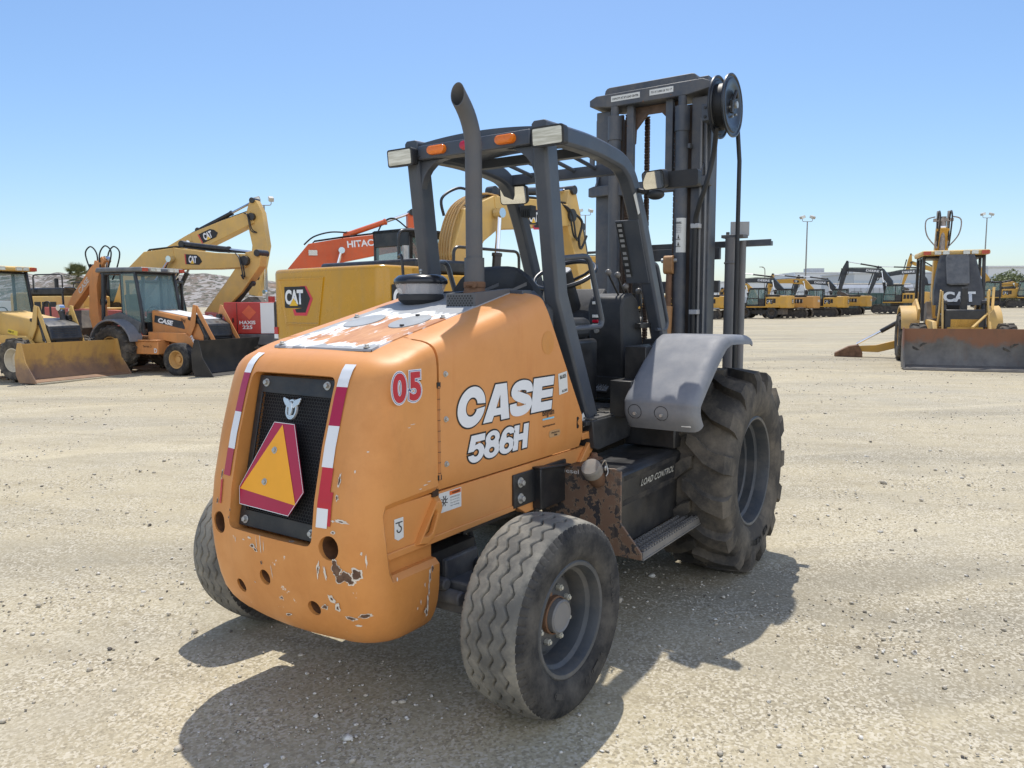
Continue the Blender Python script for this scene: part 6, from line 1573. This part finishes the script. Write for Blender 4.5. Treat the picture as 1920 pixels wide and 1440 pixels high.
# stabiliser out on the ground to the left of the picture
for s in (-1,):
    b=B(); b.prism([(s*.55,.62),(s*1.55,.34),(s*2.1,.30),(s*2.15,.16),(s*1.5,.14),(s*.55,.40)],'x',-1.22,-1.08); sl_=b.build('stabiliser_leg',m_yellow,rb,.01)
    b=B(); b.prism([(s*2.0,.34),(s*2.25,.30),(s*2.62,.10),(s*2.62,.0),(s*1.9,.0),(s*1.9,.12)],'x',-1.36,-.94); b.build('stabiliser_pad',m_rust,sl_,.01)
    b=B(); b.cyl((-1.15,s*.6,1.25),(-1.15,s*1.45,.72),.06,n=12); b.build('stabiliser_cylinder',m_black,sl_)
    b=B(); b.cyl((-1.15,s*1.45,.72),(-1.15,s*2.05,.36),.034,n=10); b.build('rod',m_chrome,sl_)
b=B(); b.bar([(2.05,.62,1.85),(2.35,.56,1.35),(2.85,.1,.95)],.05,.05); b.build('prop_bar',m_yellow_pale,rb)
b=B(); 
for s in (1,-1):
    b.tube(smooth_path([(-1.5,s*.12,3.0),(-1.5,s*.38,3.35),(-1.5,s*.42,3.75),(-1.5,s*.2,3.85)],5),.018,6)
    b.cyl((-1.55,s*.14,3.0),(-1.55,s*.12,3.7),.035,n=8); b.bx(-1.62,-1.48,s*.10,s*.16,3.5,4.0)
b.cyl((-1.52,0,2.7),(-1.52,0,3.85),.075,n=12); b.bx(-1.6,-1.45,-.24,.24,3.72,3.80); b.build('boom_top_fittings',m_steel and plain('worn_steel_pipe',(.33,.29,.26),.45,.5,.3,9),rb)
b=B(); b.tube(round_path([(.75,.8,2.0),(.85,.98,2.0),(.85,.98,1.45),(.75,.8,1.45)],.06,4),.02,8); b.build('mirror_bracket',m_black,rb)
# ================================================================ more of the left side
def telehandler():
    p=at(255,23.5); T=thing('telehandler','faded red telehandler with white boom lettering, parked behind the orange backhoe','telehandler',p,R(-60))
    for x in (-2.05,1.5):
        for s in (1,-1): wheel_simple(T,(x,s*1.0,.62),.62,.42,s,.31,m_wrim,14)
    b=B(); b.bx(-2.7,2.1,-.55,.55,.62,1.1); b.bx(-1.4,1.0,-1.05,-.5,.65,1.25); b.build('chassis',m_tred,T,.03)
    b=B(); b.bx(-1.2,1.0,-1.02,-.52,1.2,1.4); b.build('engine_bay',m_black,T,.05)
    b=B(); b.prism([(-2.75,1.22),(2.55,1.15),(2.55,1.52),(-2.75,1.78)],'y',-.26,.16); bo=b.build('boom',m_tred,T,.01)
    lettering('SKYTRAK',m_white,bo,(-.55,-.262,1.27),(1,0,-.03),(.03,0,1),.27,1.55,offset=.045,shear=.12,lift=.006)
    b=B(); b.prism([(2.3,1.62),(2.75,1.55),(3.35,.45),(2.95,.35),(2.4,1.1)],'y',-.32,.22); bh=b.build('boom_head',m_tred,T,.02)
    b=B(); b.cyl((2.48,-.322,1.42),(2.48,-.330,1.42),.12,n=20); rd=b.build('number_roundel',m_white,bh); lettering('10',m_ink,rd,(2.41,-.331,1.36),(1,0,0),(0,0,1),.11,.13,.03,lift=.003)
    decal([(0,0),(.2,-.02),(.38,-.5),(.2,-.5)],plain('faded_tan_print',(.48,.33,.20),.6),bh,(2.72,-.3205,1.32),(1,0,0),(0,0,1),.003,'faded_decal')
    b=B(); z0,z1=1.15,2.55
    for x in (-.35,.95):
        for y in (.2,1.0): b.bx(x-.04,x+.04,y-.04,y+.04,z0,z1)
    b.bx(-.4,1.0,.15,1.05,z1-.05,z1+.04); b.bx(-.4,1.0,.15,1.05,z0-.1,z0+.4); cb=b.build('cab',m_black,T,.02)
    b=B(); b.poly([(-.35,1.0,1.5),(.95,1.0,1.5),(.95,1.0,2.5),(-.35,1.0,2.5)]); b.poly([(-.35,.2,1.5),(.95,.2,1.5),(.95,.2,2.5),(-.35,.2,2.5)]); b.build('cab_glass',m_pane,cb,smooth=False)
    b=B(); b.tube(round_path([(-1.9,-.6,1.6),(-1.9,-.6,2.35),(-1.9,.0,2.35),(-1.9,.0,1.6)],.1,4),.03,8); b.build('guard_hoop',m_black,T)
telehandler()
def red_box():
    p=at(478,22); T=thing('tracked_compressor','red equipment box with a white stripe on a tracked base, behind the black bucket','equipment',p,R(-58))
    for s in (1,-1): track_unit(T,s*.75,2.9,.62,.35)
    b=B(); b.bx(-1.4,1.4,-.7,.7,.50,.70); b.bx(-1.3,1.3,-.78,.78,.68,.98); b.build('base_frame',m_greyp if 0 else paint('frame_grey',(.10,.10,.105),.6,.2,4,(.3,.26,.2),.4,4),T,.02)
    b=B(); b.bx(-.62,.98,-.70,.70,.98,1.86); bx=b.build('cabinet',m_red2,T,.03)
    b=B(); b.bx(.42,.80,-.706,.706,1.0,1.84); b.build('white_stripe',m_whitep,bx)
    b=B(); b.bx(.80,.985,-.708,.708,.99,1.865); b.build('corner_frame',m_black,bx,.01)
    b=B(); b.bx(-.25,-.235,-.706,-.69,1.0,1.84); b.bx(-.38,-.34,-.712,-.69,1.30,1.42); b.build('door_seam',m_ink,bx)
    decal([(0,.2),(.2,0),(.4,.2),(.2,.4)],plain('placard_orange',(.58,.10,.04),.5),bx,(-.10,-.703,1.38),(1,0,0),(0,0,1),.003,'placard')
    lettering('HAXIS',m_whitep,bx,(-.18,-.702,1.25),(1,0,0),(0,0,1),.10,.45,.03,lift=.005); lettering('225',m_whitep,bx,(-.10,-.702,1.12),(1,0,0),(0,0,1),.10,.28,.03,lift=.005)
    b=B(); b.cyl((.6,-.3,1.86),(.6,-.3,2.02),.09,n=14); b.build('filler_cap',m_red2,bx)
red_box()
def palm():
    p=at(150,62); T=thing('palm_tree','palm tree with a tuft of fronds in front of the hills','tree',p)
    b=B(); b.tube([(0,0,0),(.08,0,1.6),(.05,.05,3.2),(0,0,4.2)],[.26,.20,.17,.19],10); b.build('trunk',paint('palm_bark',(.16,.12,.085),.9,.3,3,bs=12,bump=.6),T)
    b=B(); r_=random.Random(3)
    for k in range(46):
        az=2*PI*k*.381966; el=R(r_.uniform(-55,78)); L=r_.uniform(.85,1.35); d=V((math.cos(az)*math.cos(el),math.sin(az)*math.cos(el),math.sin(el)))
        root=V((0,0,4.2)); tip=root+d*L*.55; sd=d.cross(V((0,0,1))).normalized(); u=sd.cross(d)
        b.bar([root,tip],.03,.012,up=sd)
        for q in range(17):
            a=R(-75+150*q/16); l=L*.55*(.7+.3*math.cos(a)); e=(d*math.cos(a)+sd*math.sin(a))*l+V((0,0,-.10*l*abs(math.sin(a))-.06*l)); w=(sd*math.cos(a)-d*math.sin(a))*.035
            b.poly([tip-w*.4,tip+e*.5-w,tip+e,tip+e*.5+w])
    t=NT('palm_frond'); c=t.mix(t.ramp(t.noise(2.2,4),.35,.65),(.055,.075,.028),(.20,.20,.085)); b.build('fronds',t.out(c,.6),T,smooth=False)
palm()
def lamp_post(px,d,htop,label,group='floodlight poles around the yard'):
    p=at(px,d); T=thing('lamp_post',label,'lamp post',p,R(-55),group); h=htop
    b=B(); b.cyl((0,0,0),(0,0,h-.55),.11,.07,n=12); b.bx(-.18,.18,-.18,.18,0,.05); b.build('pole',m_pole,T)
    b=B(); b.tube(round_path([(-.62,0,h-.15),(-.62,0,h-.52),(.62,0,h-.52),(.62,0,h-.15)],.22,5),.035,8); b.build('bracket',m_pole,T)
    for s,rz,tl in ((-1,15,-18),(1,-65,22)):
        b=B(); m=M.Rotation(R(rz),3,'Z')@M.Rotation(R(tl),3,'Y'); b.box((s*.62,0,h),(.62,.42,.34),m); hd=b.build('floodlight',paint('lamp_housing',(.45,.43,.38),.5,.1),T,.05)
        b=B(); b.box(V((s*.62,0,h))+m@V((0,-.215,-.02)),(.5,.01,.26),m); b.build('lens',m_lens,hd)
lamp_post(502,67,11.0,'floodlight pole rising behind the hanging stick of the yellow excavator','floodlight poles around the yard')
lamp_post(1097,92,12.5,'floodlight pole seen between the overhead guard and the mast')
lamp_post(1509,96,12.1,'floodlight pole standing alone above the row of far excavators')
lamp_post(1842,112,13.2,'floodlight pole above the right-hand backhoe cab')
def street_lamp(px,d,h,arm,label):
    p=at(px,d); T=thing('street_lamp',label,'street lamp',p,R(-55)); b=B(); b.tube(smooth_path([(0,0,0),(0,0,h*.6),(0,0,h-1.0),(-.5*arm,0,h-.25),(-2.2*arm,0,h)],6),.09,8); b.build('pole',m_pole,T)
    b=B(); b.box((-2.5*arm,0,h),(.7,.25,.14)); b.build('lamp_head',m_pole,T,.04)
street_lamp(67,130,7.2,1.0,'thin street lamp with a curved arm in front of the hills')
street_lamp(1433,150,8.6,.3,'short street lamp beyond the far excavators')
# ---- vehicles and sheds beyond the left row
def box_truck(px,d,yaw,L,H,label,m,cabm=None):
    p=at(px,d); T=thing('white_truck',label,'truck',p,R(yaw)); b=B(); b.bx(-L/2,L/2-1.9,-1.15,1.15,.9,H); b.build('cargo_box',m,T,.03)
    b=B(); b.prism([(L/2-1.8,.7),(L/2,.7),(L/2,1.5),(L/2-.5,2.4),(L/2-1.8,2.5)],'y',-1.05,1.05); cb=b.build('cab',cabm or m_whitep,T,.08)
    b=B(); b.prism([(L/2-1.2,1.6),(L/2-.18,1.6),(L/2-.55,2.3),(L/2-1.2,2.35)],'y',-1.06,1.06); b.build('cab_glass',m_paneblk,cb)
    b=B(); b.bx(-L/2,L/2-.2,-.5,.5,.55,.9); b.build('chassis',m_black,T)
    for x in (-L/2+1.0,L/2-.9):
        for s in (1,-1): wheel_simple(T,(x,s*.95,.46),.46,.28,s,.25,m_greyp)
box_truck(62,42,-50,6.0,2.2,'white truck behind the yellow backhoe hood',m_whitep)
box_truck(35,52,-60,7.5,2.0,'pale low box truck farther left below the hills',m_greyp)
def shed(px0,px1,d,z0,h,label,m,depth=20,rib=True,roof=None):
    a=at(px0,d); c=at(px1,d); mid=(a+c)/2; L=(c-a).length; yaw=math.atan2(c.y-a.y,c.x-a.x)
    T=thing('warehouse',label,'building',(mid.x,mid.y,z0),yaw,'long pale warehouses on the horizon'); b=B(); b.bx(-L/2,L/2,0,depth,0,h); wl=b.build('wall',m,T)
    b=B(); b.bx(-L/2-.3,L/2+.3,-.3,depth,h,h+.35); b.build('roof',roof or paint('pale_roof',(.62,.64,.66),.6,.05,.05),T)
    b=B()
    n=int(L/9)
    for k in range(n): 
        x=-L/2+L*(k+.5)/n; b.bx(x-1.6,x+1.6,-.12,-.05,0,min(3.6,h*.6))
    b.build('dock_doors',paint('dock_grey',(.38,.42,.46),.6,.05,.3),wl)
    b=B(); b.bx(-L/2,L/2,-.1,-.04,h*.72,h*.80); b.build('wall_band',paint('pale_blue_band',(.42,.50,.58),.6,.05,.1),wl)
    if not rib:
        b=B(); b.bx(-4,1,3,7,h+.3,h+1.7); b.bx(8,10,3,5,h+.3,h+1.2); b.build('roof_unit',paint('roof_unit',(.4,.42,.44),.6),T)
pw=paint('pale_wall',(.60,.63,.65),.7,.05,.05,(.5,.5,.5),.2,.1)
shed(1085,1235,210,0,7.2,'long pale warehouse seen through the forklift cab',pw,rib=False)
shed(1290,1500,230,0,8.0,'pale warehouse behind the hose and the far excavators',pw)
shed(1490,1600,240,0,11.0,'taller pale warehouse behind the lone floodlight pole',pw,rib=False)
shed(1600,1790,190,0,9.0,'grey-white warehouse behind the dark excavator booms on the right',paint('grey_wall',(.50,.53,.55),.7,.05,.05,(.5,.5,.5),.2,.1))
shed(1850,2050,170,0,9.4,'pale warehouse at the right edge behind the green bush',pw)
# ---- far row on the right
grp='excavators lined up along the far side'
def far_exc(px,d,yaw,label,boom_m,txt,cwtxt,tracks=True,boom=None,stick=None,body=None,st='flag',k=1.0,**kw):
    boom=boom or [(.5,1.9,.5),(.75,3.4,.60),(1.6,4.55,.68),(3.2,4.72,.52),(5.2,4.85,.38)]
    stick=stick or [(5.2,5.75,.22),(5.35,5.1,.58),(5.6,4.0,.48),(5.9,2.6,.32)]
    return excavator(label,at(px,d),yaw,boom,stick,body or m_yellow,boom_m,grp,1.0,st,tracks,True,text_on_boom=(txt,m_white) if txt else None,text_on_cw=(cwtxt,m_label) if cwtxt else None,stick_cyl=None,**kw)
lowb=[(.5,1.9,.5),(.75,3.0,.58),(1.6,3.95,.66),(3.2,4.05,.50),(5.0,4.0,.38)]; lows=[(5.0,4.85,.22),(5.15,4.2,.55),(5.4,3.1,.46),(5.7,1.9,.3)]
far_exc(1318,78,92,'far yellow excavator half hidden by the forklift mast, round badge on its rear',m_yellow,None,'CAT',boom=[(.5,1.9,.5),(.9,2.7,.58),(1.6,3.2,.6),(3.0,3.3,.5),(4.6,3.1,.38)],stick=[(4.6,3.6,.2),(4.7,3.1,.5),(4.4,2.2,.4),(4.0,1.2,.3)])
far_exc(1428,79,92,'far yellow wheeled excavator with a dark cab, nearest to the hanging hose',m_yellow,None,'CAT',tracks=False,boom=[(.5,1.9,.5),(.9,2.7,.55),(1.5,3.3,.55),(2.8,3.1,.45),(4.0,2.6,.36)],stick=[(4.0,3.1,.2),(4.1,2.6,.45),(3.9,1.8,.4),(3.6,1.0,.3)])
far_exc(1478,82,92,'far excavator with dark lettered boom and rusty yellow body, beside the wheeled one',m_navy,'DEERE','DEERE',boom=lowb,stick=lows,body=paint('rusty_yellow_paint',(.55,.28,.06),.5,.2,1.2,(.25,.12,.06),.75,1.2))
far_exc(1535,86,92,'far all-yellow excavator with a square badge, left of the lone floodlight pole',m_yellow,'CAT','CAT',boom=lowb,stick=lows)
far_exc(1580,91,92,'far excavator with dark lettered boom at the right end of the tight group',m_navy,'DEERE','DEERE',boom=[(x,z-.1,t) for x,z,t in lowb],stick=[(x,z-.1,t) for x,z,t in lows])
far_exc(1682,84,88,'far excavator standing apart with its green-glazed cab and dark boom in full view',m_navy,'DEERE',None)
far_exc(1748,96,95,'far dark-boomed excavator partly hidden behind the right-hand backhoe',m_navy,'DEERE',None,boom=[(.5,1.9,.5),(.9,3.6,.60),(1.7,4.7,.68),(3.6,4.6,.55),(6.2,4.15,.40)],stick=[(6.2,5.4,.22),(6.35,4.6,.58),(6.7,3.4,.48),(7.2,1.9,.32)])
far_exc(1775,108,95,'farther yellow excavator with a steep stick behind the dark booms',m_yellow,None,None,boom=[(.5,1.9,.5),(.9,4.0,.60),(1.7,5.3,.68),(3.2,5.8,.55),(4.6,6.4,.40)],stick=[(4.7,7.6,.22),(4.8,6.6,.58),(5.1,5.0,.48),(5.6,3.2,.32)])
far_exc(1862,92,95,'far yellow excavator just right of the backhoe cab, white badge on black',m_yellow,None,'CAT')
far_exc(1925,90,100,'far yellow excavator cut by the right picture edge',m_yellow,None,'CAT',boom=[(.5,1.9,.5),(.9,2.4,.55),(1.5,2.8,.55),(2.8,2.6,.45),(4.0,2.2,.36)],stick=[(4.0,2.7,.2),(4.1,2.2,.45),(3.9,1.6,.4),(3.6,1.0,.3)])
# ---- seen through the cab and mast of the forklift
far_exc(1195,70,92,'distant yellow excavator framed by the forklift mast above the rock pile',m_yellow,None,None,boom=lowb,stick=lows)
excavator('yellow excavator whose level boom shows through the forklift steering wheel',at(1030,48),-40,[(.5,1.9,.5),(.75,3.2,.60),(1.4,4.3,.68),(3.2,4.35,.55),(5.0,4.3,.38)],[(5.0,5.0,.22),(5.15,4.4,.55),(5.4,3.3,.46),(5.7,2.1,.3)],m_yellow,m_yellow)
def rubble():
    p=at(1205,52); T=thing('rubble_pile','heap of broken white rock seen between the forklift mast rails','rubble',p)
    b=B(); r_=random.Random(5)
    for k in range(90):
        a=r_.uniform(0,2*PI); q=r_.random()**.7*1.6; h=max(0,.75*(1-q/1.7)); s=r_.uniform(.10,.26); c=V((math.cos(a)*q,math.sin(a)*q,h*r_.uniform(.5,1)))
        m=M.Rotation(r_.uniform(0,6),3,'Z')@M.Rotation(r_.uniform(-1,1),3,'X'); b.box(c,(s*r_.uniform(.8,1.8),s*r_.uniform(.7,1.4),s*r_.uniform(.5,1)),m)
    b.build('rocks',paint('broken_rock',(.55,.53,.48),.9,.25,1.2,(.3,.26,.2),.5,2),T,.03,smooth=False)
rubble()
def tanker():
    p=at(1628,118); T=thing('bulk_trailer','long grey-white bulk trailer behind the far excavators','trailer',p,R(-50))
    b=B(); b.prism([(-1.2,1.6),(-1.25,3.6),(-.9,4.1),(.9,4.1),(1.25,3.6),(1.2,1.6)],'x',-6.5,6.5); bd=b.build('body',paint('trailer_grey',(.55,.57,.6),.5,.08,.5,(.4,.4,.38),.3,1),T,.05)
    b=B()
    for k in range(12): b.bx(-6+k,-5.92+k,-1.30,-1.24,1.7,3.6)
    b.build('ribs',m_greyp,bd)
    b=B(); b.prism([(-6.3,4.1),(6.3,4.1),(6.3,4.3),(-6.3,4.3)],'y',-.85,.85); b.build('tarp_roll',paint('tan_tarp',(.58,.52,.42),.8,.2,1.5),T,.1)
    for x in (-5.2,-4.1,4.5):
        for s in (1,-1): wheel_simple(T,(x,s*1.0,.5),.5,.3,s,.27,m_greyp)
    b=B(); b.bx(-6.3,6.3,-.5,.5,1.0,1.6); b.build('chassis',m_black,T)
tanker()
def skip(px,d):
    p=at(px,d); T=thing('roll_off_container','low dark green container behind the far excavators','container',p,R(-52))
    b=B(); b.prism([(-1.1,.5),(-1.25,2.6),(1.25,2.6),(1.1,.5)],'x',-5.5,5.5); bd=b.build('body',paint('dark_green_paint',(.035,.085,.085),.5,.15,.6,(.25,.24,.2),.3,1),T)
    b=B()
    for k in range(14): b.bx(-5.2+.8*k,-5.1+.8*k,-1.30,-1.14,.6,2.55)
    b.bx(-5.6,5.6,-1.32,-1.22,2.5,2.68); b.build('ribs',paint('dark_green_paint',(.035,.085,.085)),bd)
    b=B(); b.bx(-5,5,-.9,.9,.25,.5); b.build('rails',m_black,T)
    for x in (-4.5,4.5): wheel_simple(T,(x,-1.0,.22),.22,.2,-1,.1,m_greyp)
skip(1640,112)
def bush():
    p=at(1890,125); T=thing('bush','round pale green bush in front of the warehouse at the right edge','bush',p); r_=random.Random(9); b=B()
    for k in range(3200):
        u=V((r_.gauss(0,1),r_.gauss(0,1),r_.gauss(0,1))).normalized(); q=r_.uniform(.55,1.0)*(1+.22*mnoise.noise(u*2.2)); c=V((u.x*4.2*q,u.y*3.2*q,3.0+u.z*2.7*q))
        if c.z<.2: continue
        s=r_.uniform(.12,.26); a=V((r_.gauss(0,1),r_.gauss(0,1),r_.gauss(0,1))).normalized()*s; e=a.cross(V((r_.gauss(0,1),r_.gauss(0,1),r_.gauss(0,1)))).normalized()*s*.6
        b.poly([c-a,c+e,c+a,c-e])
    t=NT('pale_foliage'); c=t.mix(t.ramp(t.noise(.9,5,.7),.35,.65),(.085,.11,.04),(.22,.24,.11)); b.build('foliage',t.out(c,.7),T,smooth=False)
    b=B(); b.tube([(0,0,0),(.1,0,1.5),(.3,.1,3)],[.2,.15,.08],8); b.tube([(0,0,.8),(-.8,.2,2.6)],[.12,.06],8); b.build('stem',paint('bark',(.12,.09,.06),.9),T)
bush()
def pickup(px,d,yaw,label):
    p=at(px,d); T=thing('parked_car',label,'car',p,R(yaw)); b=B(); b.prism([(-2.4,.45),(2.4,.45),(2.45,.95),(1.3,1.05),(.6,1.65),(-.9,1.68),(-1.3,1.1),(-2.45,1.05)],'y',-.9,.9); b.build('body',paint('dark_car_paint',(.03,.035,.04),.3),T,.08)
    b=B(); b.prism([(1.15,1.08),(.58,1.6),(-.85,1.62),(-1.2,1.1)],'y',-.905,.905); b.build('window',m_paneblk,T)
    for x in (-1.5,1.5):
        for s in (1,-1): wheel_simple(T,(x,s*.82,.36),.36,.24,s,.2,m_greyp)
pickup(1403,100,-50,'dark parked car between the side tubes and the wheeled excavator')
# ================================================================ camera, light
def build_cam():
    r=V((0.56414778,-0.82566643,-0.00349712)); u=V((0.08666286,0.05500043,0.9947183)); f=V((0.82111316,0.56147119,-0.10258299))
    cam=bpy.data.cameras.new('camera'); o=bpy.data.objects.new('camera',cam); COL.objects.link(o)
    m=M(((r.x,u.x,-f.x,-4.5704),(r.y,u.y,-f.y,-2.3960),(r.z,u.z,-f.z,1.6148),(0,0,0,1))); o.matrix_world=m
    cam.sensor_fit='HORIZONTAL'; cam.sensor_width=36; cam.lens=1438.68/1920*36; cam.clip_start=.05; cam.clip_end=20000
    S.camera=o
build_cam()
FILL_CLOUD=8.6  # unseen bright cloud bank, added behind the camera to fill the shaded sides
w=bpy.data.worlds.new('World'); S.world=w; w.use_nodes=True
nt=w.node_tree; sky=nt.nodes.new('ShaderNodeTexSky'); sky.sky_type='NISHITA'; sky.sun_disc=False
SD=V((.39,.25,1.0)).normalized()
sky.sun_elevation=math.asin(SD.z); sky.sun_rotation=math.atan2(SD.x,SD.y)
sky.altitude=0; sky.air_density=1.0; sky.dust_density=.8; sky.ozone_density=5.0
bg=nt.nodes['Background']; bg.inputs['Strength'].default_value=.085
hs=nt.nodes.new('ShaderNodeHueSaturation'); hs.inputs['Saturation'].default_value=1.08
nt.links.new(sky.outputs[0],hs.inputs['Color'])
def wn(t,**k):
    n=nt.nodes.new(t)
    for a,v in k.items(): setattr(n,a,v)
    return n
def wramp(src,a,b,va=0,vb=1):
    n=wn('ShaderNodeMapRange',interpolation_type='SMOOTHSTEP'); n.inputs[1].default_value=a; n.inputs[2].default_value=b; n.inputs[3].default_value=va; n.inputs[4].default_value=vb; nt.links.new(src,n.inputs[0]); return n.outputs[0]
def wmul(a,b):
    n=wn('ShaderNodeMath',operation='MULTIPLY'); nt.links.new(a,n.inputs[0]); nt.links.new(b,n.inputs[1]); return n.outputs[0]
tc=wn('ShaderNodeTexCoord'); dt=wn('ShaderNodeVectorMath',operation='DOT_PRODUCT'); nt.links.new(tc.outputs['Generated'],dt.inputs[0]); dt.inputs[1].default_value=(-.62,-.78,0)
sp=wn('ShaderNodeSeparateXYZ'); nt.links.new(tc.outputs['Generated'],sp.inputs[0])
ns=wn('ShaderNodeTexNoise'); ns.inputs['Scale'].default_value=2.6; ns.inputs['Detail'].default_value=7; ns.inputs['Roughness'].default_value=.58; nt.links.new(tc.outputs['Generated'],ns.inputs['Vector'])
cm=wmul(wmul(wramp(ns.outputs['Fac'],.36,.50),wramp(dt.outputs['Value'],.10,.42)),wmul(wramp(sp.outputs[2],.02,.10),wramp(sp.outputs[2],.85,.60)))  # mask keeps the added fill cloud behind the camera, out of view
mx=wn('ShaderNodeMix',data_type='RGBA'); nt.links.new(cm,mx.inputs[0]); nt.links.new(hs.outputs[0],mx.inputs[6]); mx.inputs[7].default_value=(FILL_CLOUD*.93,FILL_CLOUD,FILL_CLOUD*1.16,1)
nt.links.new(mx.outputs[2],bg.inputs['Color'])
sl=bpy.data.lights.new('sun','SUN'); sl.energy=2.4; sl.angle=R(.53); sl.color=(1,.95,.87)
so=bpy.data.objects.new('sun',sl); COL.objects.link(so); so.rotation_euler=(-SD).to_track_quat('-Z','Y').to_euler()
S.view_settings.view_transform='Standard'; S.view_settings.look='None'; S.view_settings.gamma=1; S.view_settings.exposure=.86
S.render.engine='CYCLES'
S.cycles.max_bounces=6; S.cycles.diffuse_bounces=3; S.cycles.glossy_bounces=3; S.cycles.transparent_max_bounces=8
